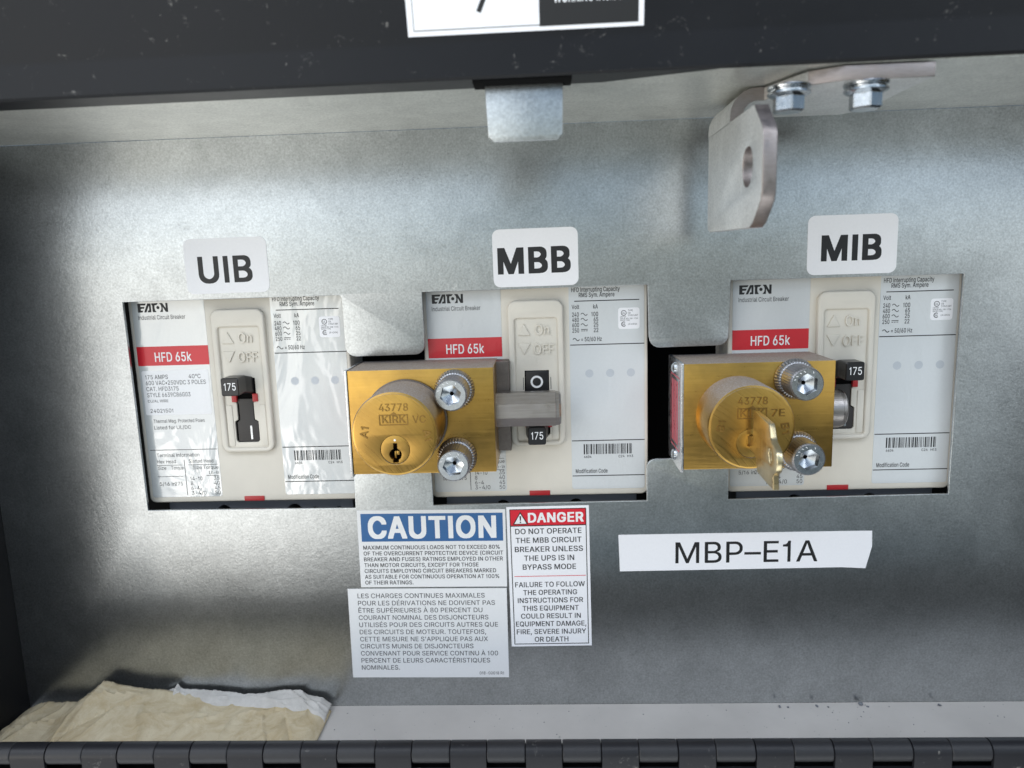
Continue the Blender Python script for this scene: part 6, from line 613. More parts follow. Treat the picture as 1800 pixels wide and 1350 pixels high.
        40: (565, [[488, 1071, 318, 1071, 283, 996, 273, 986, 268, 961, 258, 946, 258, 936, 248, 921, 248, 911, 238, 896, 218, 836, 218, 821, 193, 751, 188, 706, 183, 701, 173, 636, 168, 631, 163, 566, 158, 561, 148, 391, 153, 386, 153, 326, 158, 321, 158, 256, 163, 251, 168, 206, 173, 201, 178, 156, 188, 131, 193, 91, 208, 61, 243, -49, 325, -206, 488, -204, 488, -169, 483, -154, 468, -129, 468, -119, 423, -24, 413, 11, 398, 36, 388, 66, 388, 81, 378, 101, 378, 116, 368, 136, 368, 151, 358, 171, 358, 186, 348, 206, 348, 221, 338, 241, 338, 286, 333, 291, 333, 336, 328, 341, 328, 386, 323, 391, 328, 511, 333, 516, 333, 551, 338, 556, 343, 611, 348, 616, 358, 671, 368, 691, 368, 706, 373, 711, 398, 826, 408, 841, 408, 851, 433, 901, 433, 911, 443, 926, 463, 986, 488, 1036]]),
        41: (565, [[301, 896, 276, 946, 266, 981, 213, 1074, 51, 1071, 51, 1036, 56, 1021, 81, 971, 81, 961, 91, 946, 91, 936, 141, 821, 141, 806, 146, 801, 146, 786, 151, 781, 151, 766, 156, 761, 156, 746, 161, 741, 161, 726, 166, 721, 166, 706, 171, 701, 171, 686, 176, 681, 176, 666, 181, 661, 181, 646, 196, 601, 206, 506, 211, 501, 211, 431, 216, 426, 216, 406, 211, 401, 201, 256, 186, 211, 186, 196, 181, 191, 181, 176, 171, 156, 166, 121, 156, 101, 151, 66, 121, 1, 121, -9, 106, -34, 106, -44, 91, -69, 91, -79, 76, -104, 76, -114, 61, -139, 61, -149, 46, -174, 48, -206, 216, -204, 296, -44, 306, -4, 316, 11, 326, 51, 346, 96, 346, 116, 351, 121, 356, 161, 371, 206, 376, 266, 381, 271, 381, 336, 386, 341, 386, 491, 381, 496, 381, 551, 376, 556, 366, 656, 356, 681, 356, 701, 346, 726, 341, 766, 331, 786, 331, 801, 316, 836, 316, 851]]),
        47: (518, [[486, 1060, 328, 1063, 321, 1050, 311, 1000, 291, 940, 291, 925, 276, 885, 276, 870, 266, 850, 256, 795, 231, 720, 221, 665, 196, 590, 186, 535, 161, 460, 151, 405, 141, 385, 131, 330, 106, 255, 96, 200, 71, 125, 61, 70, 36, -5, 26, -60, 1, -135, 3, -167, 166, -165, 171, -135, 181, -115, 181, -100, 186, -95, 186, -80, 196, -60, 201, -25, 206, -20, 206, -5, 216, 15, 221, 50, 231, 70, 241, 125, 251, 145, 256, 180, 266, 200, 276, 255, 301, 330, 311, 385, 336, 460, 346, 515, 371, 590, 381, 645, 391, 665, 401, 720, 426, 795, 436, 850, 461, 925, 471, 980, 481, 1000, 481, 1015, 486, 1020]]),
        45: (919, [[687, 494, 199, 497, 197, 354, 684, 352]]),
        61: (919, [[775, 311, 117, 314, 115, 176, 772, 174], [775, 606, 117, 609, 115, 466, 772, 464]]),
    },
    "bold": {
        85: (1067, [[941, 1029, 731, 1029, 731, 349, 726, 344, 726, 314, 696, 244, 663, 202, 608, 162, 598, 162, 543, 137, 473, 137, 433, 157, 408, 162, 393, 177, 373, 187, 321, 244, 291, 314, 291, 344, 286, 349, 286, 1029, 76, 1029, 76, 309, 81, 304, 81, 269, 86, 264, 86, 229, 91, 224, 96, 194, 131, 119, 188, 52, 228, 27, 243, 12, 268, -3, 278, -3, 293, -13, 368, -38, 413, -38, 418, -43, 463, -43, 468, -48, 548, -48, 553, -43, 648, -38, 758, 2, 823, 47, 886, 119, 926, 204, 931, 259, 936, 264, 936, 299, 941, 304]]),
        73: (413, [[286, 1025, 76, 1025, 78, -32, 286, -30]]),
        66: (947, [[816, 835, 806, 850, 801, 875, 786, 905, 748, 953, 698, 988, 608, 1023, 568, 1023, 563, 1028, 76, 1025, 78, -32, 523, -32, 528, -27, 633, -22, 653, -12, 668, -12, 713, 3, 778, 43, 791, 55, 831, 105, 831, 115, 856, 170, 856, 210, 861, 215, 861, 325, 856, 330, 856, 370, 846, 385, 841, 410, 811, 460, 763, 508, 731, 525, 786, 575, 806, 610, 816, 640, 816, 655, 821, 660, 821, 800, 816, 805], [651, 295, 651, 280, 656, 275, 651, 270, 651, 250, 636, 220, 603, 183, 543, 153, 473, 148, 468, 143, 286, 145, 288, 423, 478, 423, 483, 418, 513, 418, 543, 408, 593, 378, 616, 355, 636, 330, 636, 320], [611, 760, 616, 715, 596, 670, 538, 618, 468, 593, 286, 595, 288, 858, 453, 858, 458, 853, 518, 848, 528, 838, 568, 818]]),
        82: (933, [[836, 810, 826, 825, 806, 885, 776, 925, 743, 958, 723, 968, 693, 993, 603, 1023, 558, 1023, 553, 1028, 76, 1025, 78, -32, 286, -30, 288, 358, 443, 358, 451, 350, 531, 195, 541, 185, 566, 130, 576, 120, 601, 65, 611, 55, 636, 0, 658, -32, 881, -30, 881, 35, 871, 45, 856, 80, 846, 90, 826, 135, 816, 145, 796, 190, 786, 200, 766, 245, 756, 255, 736, 300, 726, 310, 706, 355, 686, 385, 693, 398, 748, 433, 776, 460, 806, 500, 821, 545, 831, 560, 836, 600, 841, 605, 841, 645, 846, 650, 846, 735, 841, 740], [626, 745, 636, 715, 636, 670, 631, 655, 621, 640, 616, 620, 591, 585, 553, 558, 498, 538, 473, 538, 468, 533, 286, 535, 288, 858, 453, 858, 458, 853, 493, 853, 538, 838, 578, 813, 611, 775]]),
        75: (967, [[916, 1025, 673, 1028, 391, 725, 391, 720, 341, 670, 341, 665, 288, 608, 286, 1025, 76, 1025, 78, -32, 286, -30, 286, 300, 383, 403, 693, -32, 921, -30, 921, 35, 906, 50, 896, 70, 881, 85, 871, 105, 856, 120, 846, 140, 831, 155, 821, 175, 806, 190, 796, 210, 781, 225, 771, 245, 756, 260, 746, 280, 731, 295, 721, 315, 706, 330, 696, 350, 681, 365, 671, 385, 546, 555, 551, 575, 621, 645, 621, 650, 916, 965]]),
        78: (1079, [[951, 1025, 746, 1025, 743, 343, 316, 1020, 308, 1028, 76, 1025, 78, -32, 286, -30, 288, 658, 371, 515, 401, 475, 406, 460, 436, 420, 441, 405, 471, 365, 476, 350, 506, 310, 511, 295, 541, 255, 546, 240, 576, 200, 581, 185, 611, 145, 616, 130, 646, 90, 651, 75, 681, 35, 686, 20, 716, -25, 723, -32, 951, -30]]),
        71: (1073, [[952, 792, 922, 852, 907, 867, 897, 887, 824, 960, 749, 1005, 739, 1005, 699, 1025, 684, 1025, 639, 1040, 479, 1045, 474, 1040, 434, 1040, 429, 1035, 359, 1030, 334, 1015, 324, 1015, 289, 995, 279, 995, 249, 980, 189, 925, 184, 925, 157, 897, 92, 797, 52, 677, 47, 587, 42, 582, 42, 417, 47, 412, 52, 322, 87, 217, 162, 97, 259, 15, 269, 15, 364, -30, 444, -35, 449, -40, 484, -40, 489, -45, 569, -45, 574, -40, 614, -40, 619, -35, 689, -30, 729, -10, 779, 5, 794, 20, 849, 55, 877, 82, 892, 107, 927, 147, 967, 247, 972, 312, 977, 317, 977, 352, 982, 357, 979, 535, 519, 535, 519, 360, 764, 360, 767, 342, 752, 312, 747, 287, 727, 252, 712, 232, 654, 180, 629, 165, 619, 165, 604, 155, 559, 140, 509, 140, 504, 145, 479, 145, 394, 185, 332, 242, 287, 312, 252, 412, 252, 462, 247, 467, 252, 587, 282, 677, 327, 752, 399, 820, 474, 855, 494, 855, 499, 860, 574, 855, 659, 810, 722, 742, 752, 682, 752, 672, 764, 655, 969, 655, 972, 722, 967, 727, 967, 742, 962, 747, 962, 762]]),
        87: (1399, [[1355, 1025, 1145, 1025, 967, 338, 787, 1028, 560, 1025, 382, 343, 375, 350, 375, 365, 365, 390, 365, 410, 355, 430, 355, 445, 350, 450, 335, 525, 330, 530, 325, 565, 315, 585, 315, 600, 310, 605, 290, 700, 280, 720, 280, 735, 275, 740, 250, 855, 240, 875, 215, 990, 205, 1010, 205, 1025, -3, 1028, -5, 955, 0, 950, 5, 915, 15, 895, 20, 860, 30, 840, 35, 805, 45, 785, 50, 750, 60, 730, 65, 695, 75, 675, 80, 640, 90, 620, 95, 585, 105, 565, 110, 530, 120, 510, 125, 475, 135, 455, 140, 420, 150, 400, 155, 365, 175, 310, 180, 275, 190, 255, 195, 220, 205, 200, 210, 165, 220, 145, 225, 110, 235, 90, 235, 75, 240, 70, 240, 55, 250, 35, 250, 20, 255, 15, 255, 0, 265, -30, 495, -30, 495, -15, 505, 5, 510, 40, 520, 60, 525, 95, 550, 170, 560, 225, 570, 245, 575, 280, 585, 300, 590, 335, 600, 355, 605, 390, 615, 410, 625, 465, 635, 485, 635, 500, 650, 540, 650, 555, 665, 595, 672, 638, 680, 625, 685, 590, 695, 570, 700, 535, 710, 515, 715, 480, 725, 460, 735, 405, 745, 385, 750, 350, 760, 330, 765, 295, 775, 275, 780, 240, 790, 220, 795, 185, 805, 165, 815, 110, 825, 90, 825, 75, 830, 70, 830, 55, 840, 35, 840, 20, 845, 15, 845, 0, 855, -30, 1077, -32, 1090, -10, 1095, 25, 1115, 80, 1120, 115, 1130, 135, 1130, 150, 1145, 190, 1150, 225, 1160, 245, 1165, 280, 1190, 355, 1195, 390, 1215, 445, 1220, 480, 1245, 555, 1245, 570, 1260, 610, 1265, 645, 1275, 665, 1280, 700, 1290, 720, 1290, 735, 1300, 755, 1300, 770, 1315, 810, 1320, 845, 1330, 865, 1335, 900, 1345, 920, 1345, 935, 1355, 960]]),
        79: (1098, [[967, 767, 957, 782, 952, 807, 892, 897, 869, 920, 789, 985, 769, 990, 684, 1030, 574, 1040, 569, 1045, 479, 1045, 474, 1040, 364, 1030, 304, 1000, 259, 985, 234, 965, 162, 902, 92, 792, 62, 692, 52, 677, 52, 632, 47, 627, 47, 582, 42, 577, 42, 422, 47, 417, 52, 322, 67, 292, 92, 207, 157, 107, 229, 40, 254, 20, 284, 5, 294, 5, 364, -30, 399, -30, 404, -35, 439, -35, 444, -40, 479, -40, 484, -45, 564, -45, 569, -40, 684, -30, 779, 15, 789, 15, 809, 30, 887, 97, 947, 187, 997, 322, 1002, 417, 1007, 422, 1007, 577, 1002, 582, 997, 677], [767, 682, 777, 652, 777, 637, 797, 587, 797, 547, 802, 542, 802, 457, 797, 452, 797, 412, 772, 347, 767, 317, 722, 247, 649, 180, 619, 165, 609, 165, 574, 145, 549, 145, 544, 140, 479, 145, 394, 185, 332, 242, 292, 302, 252, 412, 252, 462, 247, 467, 252, 587, 282, 677, 332, 757, 399, 820, 429, 835, 439, 835, 474, 855, 494, 855, 499, 860, 549, 860, 554, 855, 574, 855, 599, 840, 644, 825, 712, 767]]),
        83: (928, [[818, 843, 788, 903, 725, 971, 685, 991, 660, 1011, 585, 1036, 545, 1036, 540, 1041, 350, 1041, 345, 1036, 310, 1036, 275, 1021, 260, 1021, 230, 1011, 220, 1001, 205, 996, 180, 976, 165, 971, 108, 913, 73, 843, 73, 823, 68, 818, 68, 788, 63, 783, 63, 678, 68, 673, 68, 643, 83, 613, 83, 603, 123, 543, 210, 481, 220, 481, 235, 471, 260, 466, 275, 456, 285, 456, 330, 436, 345, 436, 365, 426, 435, 411, 495, 391, 510, 381, 535, 376, 600, 336, 618, 318, 633, 288, 633, 253, 628, 243, 618, 233, 613, 218, 565, 171, 540, 161, 520, 146, 505, 146, 485, 136, 470, 136, 465, 131, 415, 131, 410, 136, 375, 141, 310, 176, 278, 208, 273, 223, 263, 233, 245, 296, 40, 296, 38, 213, 48, 183, 48, 158, 63, 138, 83, 93, 145, 26, 215, -14, 275, -34, 290, -34, 295, -39, 395, -44, 400, -49, 480, -49, 485, -44, 585, -39, 590, -34, 605, -34, 665, -14, 740, 31, 783, 73, 803, 98, 833, 163, 838, 218, 843, 223, 843, 328, 838, 333, 838, 368, 828, 383, 818, 418, 803, 433, 793, 453, 740, 501, 670, 536, 650, 551, 560, 581, 545, 581, 525, 591, 455, 606, 340, 651, 325, 661, 278, 713, 273, 723, 273, 753, 293, 793, 340, 836, 380, 856, 395, 856, 415, 866, 465, 866, 470, 861, 490, 861, 525, 841, 555, 831, 603, 778, 625, 711, 825, 711, 828, 788, 818, 818]]),
        68: (1037, [[896, 795, 846, 875, 788, 933, 718, 978, 708, 978, 693, 988, 683, 988, 668, 998, 658, 998, 613, 1018, 573, 1018, 568, 1023, 528, 1023, 523, 1028, 76, 1025, 78, -32, 468, -32, 473, -27, 518, -27, 523, -22, 608, -17, 638, -2, 663, 3, 678, 13, 728, 28, 758, 53, 793, 73, 811, 90, 811, 95, 851, 135, 886, 190, 936, 330, 941, 430, 946, 435, 946, 570, 941, 575, 941, 630, 936, 635, 936, 675], [706, 680, 731, 605, 731, 590, 736, 585, 736, 550, 741, 545, 741, 455, 736, 450, 736, 415, 721, 380, 721, 365, 706, 320, 656, 245, 583, 188, 493, 153, 413, 148, 408, 143, 288, 143, 286, 855, 418, 858, 423, 853, 463, 853, 468, 848, 498, 848, 543, 828, 553, 828, 568, 818, 578, 818, 661, 750, 686, 705]]),
        69: (873, [[771, 1025, 76, 1025, 78, -32, 776, -30, 773, 143, 286, 145, 288, 418, 741, 420, 738, 593, 288, 593, 286, 855, 768, 858]]),
    },
    "heavy": {
        67: (1075, [[972, 797, 932, 877, 917, 892, 907, 912, 859, 960, 784, 1010, 774, 1010, 724, 1035, 704, 1035, 659, 1050, 599, 1050, 594, 1055, 464, 1055, 459, 1050, 419, 1050, 414, 1045, 344, 1040, 249, 995, 239, 995, 189, 955, 142, 912, 72, 802, 42, 702, 32, 687, 32, 642, 27, 637, 27, 592, 22, 587, 22, 412, 27, 407, 27, 362, 32, 357, 32, 312, 47, 282, 72, 197, 142, 87, 234, 10, 274, -10, 319, -25, 344, -40, 379, -40, 384, -45, 419, -45, 424, -50, 659, -50, 664, -45, 719, -35, 784, -5, 794, -5, 854, 35, 902, 82, 932, 122, 972, 202, 982, 252, 992, 272, 989, 355, 744, 355, 707, 267, 639, 195, 554, 155, 499, 155, 419, 190, 352, 252, 312, 312, 272, 422, 272, 472, 267, 477, 272, 577, 302, 667, 342, 727, 347, 742, 419, 810, 449, 825, 459, 825, 494, 845, 519, 845, 524, 850, 534, 845, 559, 845, 639, 805, 712, 727, 732, 687, 744, 645, 989, 645, 992, 727, 982, 747]]),
        65: (1015, [[635, 960, 625, 975, 620, 1000, 602, 1038, 335, 1035, 315, 975, 305, 960, 295, 920, 285, 905, 275, 865, 265, 850, 255, 810, 245, 795, 235, 755, 225, 740, 215, 700, 205, 685, 195, 645, 185, 630, 175, 590, 165, 575, 155, 535, 145, 520, 135, 480, 125, 465, 115, 425, 105, 410, 95, 370, 85, 355, 75, 315, 65, 300, 55, 260, 30, 205, 20, 165, 10, 150, 0, 110, -10, 95, -20, 55, -30, 40, -28, -42, 222, -42, 235, -25, 305, 190, 315, 205, 320, 230, 327, 238, 617, 238, 717, -42, 970, -40, 970, 45, 965, 60, 955, 75, 945, 115, 935, 130, 925, 170, 900, 225, 870, 320, 860, 335, 835, 415, 810, 470, 800, 510, 790, 525, 780, 565, 755, 620, 745, 660, 735, 675, 725, 715, 700, 770, 690, 810, 680, 825, 670, 865, 645, 920], [475, 650, 545, 435, 397, 433, 395, 445, 425, 535, 435, 550, 465, 655, 467, 658]]),
        85: (1089, [[961, 1039, 711, 1039, 711, 359, 706, 354, 706, 324, 676, 254, 643, 212, 588, 172, 578, 172, 523, 147, 493, 147, 453, 167, 428, 172, 413, 187, 393, 197, 341, 254, 311, 324, 311, 354, 306, 359, 306, 1039, 56, 1039, 56, 299, 61, 294, 61, 259, 66, 254, 71, 199, 91, 159, 101, 124, 168, 42, 238, -8, 328, -43, 343, -43, 348, -48, 393, -48, 398, -53, 443, -53, 448, -58, 568, -58, 573, -53, 668, -48, 758, -18, 843, 37, 906, 109, 946, 194, 951, 249, 956, 254, 956, 289, 961, 294]]),
        84: (954, [[880, 1035, 0, 1035, 2, 848, 320, 845, 322, -42, 565, -40, 565, 845, 877, 848]]),
        73: (435, [[306, 1035, 56, 1035, 58, -42, 306, -40]]),
        79: (1120, [[987, 777, 977, 792, 972, 817, 912, 907, 889, 930, 809, 995, 789, 1000, 704, 1040, 594, 1050, 589, 1055, 459, 1055, 454, 1050, 344, 1040, 284, 1010, 239, 995, 142, 912, 72, 802, 42, 702, 32, 687, 32, 642, 27, 637, 27, 592, 22, 587, 22, 412, 27, 407, 27, 362, 32, 357, 32, 312, 47, 282, 72, 197, 137, 97, 209, 30, 234, 10, 264, -5, 274, -5, 344, -40, 379, -40, 384, -45, 419, -45, 424, -50, 459, -50, 464, -55, 584, -55, 589, -50, 704, -40, 799, 5, 809, 5, 829, 20, 907, 87, 967, 177, 1017, 312, 1022, 407, 1027, 412, 1027, 587, 1022, 592, 1017, 687], [747, 672, 757, 642, 757, 627, 777, 577, 782, 467, 777, 462, 777, 422, 752, 357, 747, 327, 702, 257, 629, 190, 599, 175, 589, 175, 554, 155, 529, 155, 524, 150, 519, 155, 499, 155, 414, 195, 352, 252, 312, 312, 272, 422, 272, 472, 267, 477, 272, 577, 302, 667, 352, 747, 419, 810, 449, 825, 459, 825, 494, 845, 529, 850, 534, 845, 554, 845, 579, 830, 624, 815, 692, 757]]),
        78: (1101, [[971, 1035, 726, 1035, 723, 418, 328, 1038, 56, 1035, 58, -42, 306, -40, 308, 578, 346, 520, 351, 505, 381, 465, 386, 450, 416, 410, 421, 395, 451, 355, 456, 340, 486, 300, 491, 285, 521, 245, 526, 230, 556, 190, 561, 175, 591, 135, 596, 120, 626, 80, 631, 65, 661, 25, 666, 10, 703, -42, 971, -40]]),
        68: (1059, [[916, 805, 866, 885, 808, 943, 738, 988, 728, 988, 713, 998, 703, 998, 688, 1008, 678, 1008, 633, 1028, 593, 1028, 588, 1033, 548, 1033, 543, 1038, 58, 1038, 56, -40, 488, -42, 493, -37, 538, -37, 543, -32, 628, -27, 658, -12, 683, -7, 698, 3, 748, 18, 778, 43, 813, 63, 871, 125, 906, 180, 956, 320, 961, 420, 966, 425, 966, 580, 961, 585, 956, 685], [686, 670, 711, 595, 711, 580, 716, 575, 721, 465, 716, 460, 716, 425, 701, 390, 701, 375, 686, 330, 636, 255, 563, 198, 473, 163, 393, 158, 388, 153, 308, 153, 306, 845, 398, 848, 403, 843, 478, 838, 523, 818, 533, 818, 548, 808, 558, 808, 641, 740, 666, 695]]),
        71: (1095, [[972, 802, 942, 862, 927, 877, 917, 897, 844, 970, 769, 1015, 759, 1015, 719, 1035, 704, 1035, 659, 1050, 594, 1050, 589, 1055, 459, 1055, 454, 1050, 414, 1050, 409, 1045, 339, 1040, 314, 1025, 304, 1025, 269, 1005, 259, 1005, 229, 990, 169, 935, 164, 935, 137, 907, 72, 807, 32, 687, 27, 597, 22, 592, 22, 407, 27, 402, 32, 312, 67, 207, 142, 87, 239, 5, 249, 5, 344, -40, 424, -45, 429, -50, 464, -50, 469, -55, 589, -55, 594, -50, 634, -50, 639, -45, 709, -40, 749, -20, 799, -5, 814, 10, 869, 45, 897, 72, 912, 97, 947, 137, 987, 237, 992, 302, 997, 307, 997, 342, 1002, 347, 999, 545, 499, 545, 499, 350, 742, 347, 742, 337, 732, 322, 717, 277, 692, 242, 659, 210, 609, 175, 529, 150, 524, 155, 499, 155, 414, 195, 352, 252, 322, 297, 302, 332, 272, 422, 272, 472, 267, 477, 272, 577, 302, 667, 347, 742, 419, 810, 494, 845, 514, 845, 519, 850, 524, 845, 554, 845, 639, 800, 702, 732, 732, 672, 732, 662, 744, 645, 989, 645, 992, 732, 987, 737, 987, 752, 982, 757, 982, 772]]),
        69: (895, [[791, 1035, 56, 1035, 58, -42, 796, -40, 793, 153, 306, 155, 308, 408, 761, 410, 758, 603, 308, 603, 306, 845, 788, 848]]),
        82: (955, [[856, 820, 846, 835, 826, 895, 796, 935, 763, 968, 743, 978, 713, 1003, 623, 1033, 578, 1033, 573, 1038, 56, 1035, 58, -42, 306, -40, 308, 348, 423, 348, 431, 340, 511, 185, 521, 175, 546, 120, 556, 110, 581, 55, 591, 45, 616, -10, 638, -42, 901, -40, 901, 45, 891, 55, 876, 90, 866, 100, 846, 145, 836, 155, 816, 200, 806, 210, 786, 255, 776, 265, 756, 310, 746, 320, 726, 365, 711, 385, 768, 423, 796, 450, 826, 490, 841, 535, 851, 550, 856, 590, 861, 595, 861, 635, 866, 640, 866, 745, 861, 750], [606, 735, 616, 705, 616, 680, 601, 650, 601, 640, 571, 595, 533, 568, 478, 548, 453, 548, 448, 543, 306, 545, 308, 848, 433, 848, 438, 843, 473, 843, 518, 828, 558, 803, 576, 785]]),
        77: (1306, [[1176, 1035, 871, 1035, 871, 1025, 831, 935, 826, 910, 786, 820, 781, 795, 741, 705, 736, 680, 726, 665, 726, 655, 716, 640, 691, 565, 681, 550, 681, 540, 671, 525, 671, 515, 661, 500, 646, 450, 618, 388, 611, 395, 611, 405, 581, 470, 576, 495, 536, 585, 531, 610, 491, 700, 486, 725, 446, 815, 441, 840, 401, 930, 396, 955, 366, 1020, 366, 1030, 358, 1038, 58, 1038, 56, -40, 301, -40, 303, 478, 321, 440, 326, 415, 336, 400, 336, 390, 346, 375, 361, 325, 371, 310, 371, 300, 381, 285, 386, 260, 406, 220, 411, 195, 441, 130, 446, 105, 466, 65, 471, 40, 481, 25, 501, -35, 508, -42, 731, -40, 928, 473, 931, -40, 1173, -42]]),
        66: (969, [[836, 845, 826, 860, 821, 885, 806, 915, 768, 963, 718, 998, 628, 1033, 588, 1033, 583, 1038, 56, 1035, 58, -42, 543, -42, 548, -37, 653, -32, 673, -22, 688, -22, 733, -7, 798, 33, 811, 45, 851, 95, 851, 105, 876, 160, 876, 200, 881, 205, 881, 335, 876, 340, 876, 380, 866, 395, 861, 420, 831, 470, 771, 525, 816, 580, 841, 650, 841, 810, 836, 815], [631, 285, 626, 245, 596, 205, 583, 193, 523, 163, 453, 158, 448, 153, 306, 155, 308, 413, 458, 413, 463, 408, 493, 408, 523, 398, 573, 368, 596, 345, 616, 320, 616, 310], [591, 750, 591, 730, 596, 725, 576, 680, 518, 628, 448, 603, 306, 605, 308, 848, 433, 848, 438, 843, 498, 838, 508, 828, 548, 808]]),
    },
}

def area2(l):
    return sum(a[0] * b[1] - b[0] * a[1] for a, b in zip(l, l[1:] + l[:1]))

def inside(p, l):
    r = False
    for (x0, y0), (x1, y1) in zip(l, l[1:] + l[:1]):
        if (y0 > p[1]) != (y1 > p[1]) and p[0] < x0 + (p[1] - y0) * (x1 - x0) / (y1 - y0):
            r = not r
    return r

_glyph = {}
def glyph(ch, weight):
    """-> advance, [(loops, triangles)] in capital heights"""
    key = (ch, weight)
    if key not in _glyph:
        table = GLYPHS[weight] if ord(ch) in GLYPHS[weight] else GLYPHS["regular"]
        adv, L = table[ord(ch)]
        L = [[(l[i] / 1000, l[i + 1] / 1000) for i in range(0, len(l), 2)] for l in L]
        outs = [l for l in L if area2(l) > 0]
        hol = [l for l in L if area2(l) < 0]
        groups = []
        for o in outs:
            g = [o] + [h for h in hol if inside(h[0], o)]
            groups.append((g, tessellate_polygon([[Vector((x, y, 0)) for x, y in l] for l in g])))
        _glyph[key] = (adv / 1000, groups)
    return _glyph[key]

def T(s, x, y, h, w=None, al='l', bold='regular', rot=0.0, sx=0.88):
    return dict(s=s, x=x, y=y, h=h, w=w, al=al, bold=bold, rot=rot, sx=sx)

def lettering(name, items, z, m, parent, ext=0.0, shapes=(), loc=None):
    """one mesh of flat (or raised) letters and printed shapes. x,y = anchor on the baseline, h = capital height, w = full width"""
    bm = bmesh.new()
    for it in items:
        pen, parts_ = 0.0, []
        for ch in it['s']:
            if ch == ' ':
                pen += 0.36
                continue
            adv, groups = glyph(ch, it['bold'])
            for gi, (loops, tri) in enumerate(groups):
                parts_.append((pen, loops, tri, gi))
            pen += adv
        xs = [pen_ + q[0] for pen_, loops, _, _ in parts_ for l in loops for q in l]
        x0, x1 = min(xs), max(xs)
        ky = it['h']
        kx = it['w'] / (x1 - x0) if it['w'] else ky * it['sx']
        W = (x1 - x0) * kx
        off = {'l': 0.0, 'c': -W / 2, 'r': -W}[it['al']]
        c, s = math.cos(it['rot']), math.sin(it['rot'])
        def put(px, py, zz):
            a, b = (px - x0) * kx + off, py * ky
            return V(it['x'] + a * c - b * s, it['y'] + a * s + b * c, zz)
        for pen_, loops, tri, gi in parts_:
            zt = z + ext + 0.012 * gi
            flat = [(pen_ + q[0], q[1]) for l in loops for q in l]
            tv = [bm.verts.new(put(px, py, zt)) for px, py in flat]
            for f in tri:
                try:
                    bm.faces.new([tv[i] for i in f])
                except ValueError:
                    pass
            if ext:
                lv = [bm.verts.new(put(px, py, z)) for px, py in flat]
                i0 = 0
                for l in loops:
                    n = len(l)
                    for i in range(n):
                        j = (i + 1) % n
                        bm.faces.new((tv[i0 + i], tv[i0 + j], lv[i0 + j], lv[i0 + i]))
                    i0 += n
    for sh in shapes:
        vs = [bm.verts.new(V(a, b, z)) for a, b in sh]
        bm.faces.new(vs)
    me = bpy.data.meshes.new("lettering")
    for f in bm.faces:
        f.normal_update()
        if f.normal.y > 0.5:
            f.normal_flip()
    bm.to_mesh(me)
    bm.free()
    return finish(name, me, m, parent, False, loc)

def line(x0, y0, x1, y1, t):
    dx, dy = x1 - x0, y1 - y0
    L = math.hypot(dx, dy)
    nx, ny = -dy / L * t / 2, dx / L * t / 2
    return [(x0 - nx, y0 - ny), (x1 - nx, y1 - ny), (x1 + nx, y1 + ny), (x0 + nx, y0 + ny)]

def ringshape(cx, cy, r, t, n=28):
    out = []
    for k in range(n):
        a, b = 2 * math.pi * k / n, 2 * math.pi * (k + 1) / n
        out.append([(cx + q * math.cos(w), cy + q * math.sin(w)) for q, w in ((r - t, a), (r, a), (r, b), (r - t, b))])
    return out

def tilde(x, y, w, h, t=0.32, n=12):
    """a sine sign"""
    pts = [(x + w * k / n, y + h * math.sin(2 * math.pi * k / n)) for k in range(n + 1)]
    return [line(*pts[k], *pts[k + 1], t) for k in range(n)]

# ================================================================== the cabinet
cab = empty("electrical_cabinet", (0, -205, 0), "open dark grey metal cabinet with a bare galvanised back panel and three cut-out windows", "cabinet")
def cz(y):            # cabinet parts are given in scene heights; the root stands on the floor line
    return y + 205

def arc(cx, cy, r, a0, a1, n=5):
    return [(cx + r * math.cos(math.radians(a0 + (a1 - a0) * k / n)), cy + r * math.sin(math.radians(a0 + (a1 - a0) * k / n))) for k in range(n + 1)]

hole = [(-175.2, -0.5), (-74.2, -0.2)] + arc(-74.2, -1.7, 1.5, 90, 0, 3)
hole += arc(-67.8, -24.0, 4.7, 180, 270) + arc(-40.2, -23.8, 4.7, 270, 360)
hole += [(-35.6, -0.1), (66.4, 0.3)] + [(66.9, -23.5)] + arc(71.8, -23.6, 4.7, 180, 270) + arc(98.0, -23.4, 4.7, 270, 360)
hole += [(103.3, 0.9), (205.1, 0.8), (204.5, -100.1), (103.7, -100.8), (103.5, -80.4)]
hole += arc(70.3, -85.0, 4.6, 90, 180) + [(65.8, -100.7), (-35.3, -101.0), (-35.5, -82.0), (-72.6, -82.0), (-72.9, -101.7), (-174.5, -101.0)]
hole = [(a, cz(b)) for a, b in hole]
bp = plate("back_panel", [rect(-248, cz(-205), 330, cz(71)), hole], 1.5, 3.0, 'zinc', cab, 0.25)
# top flange folded forward, with a small bend at the crease
plate("top_flange", [[(3.0, cz(71.0)), (3.0, cz(73.0)), (86, cz(73.0)), (86, cz(71.4)), (5.5, cz(71.4))] ], -248, 330, 'zinc_lit', cab, 0.0, 'x')
box("side_wall", (-250, cz(-205), 1.0, -248, cz(73), 92), 'dark_clean', cab)
box("side_wall", (330, cz(-205), 1.0, 332, cz(73), 74), 'dark_clean', cab)
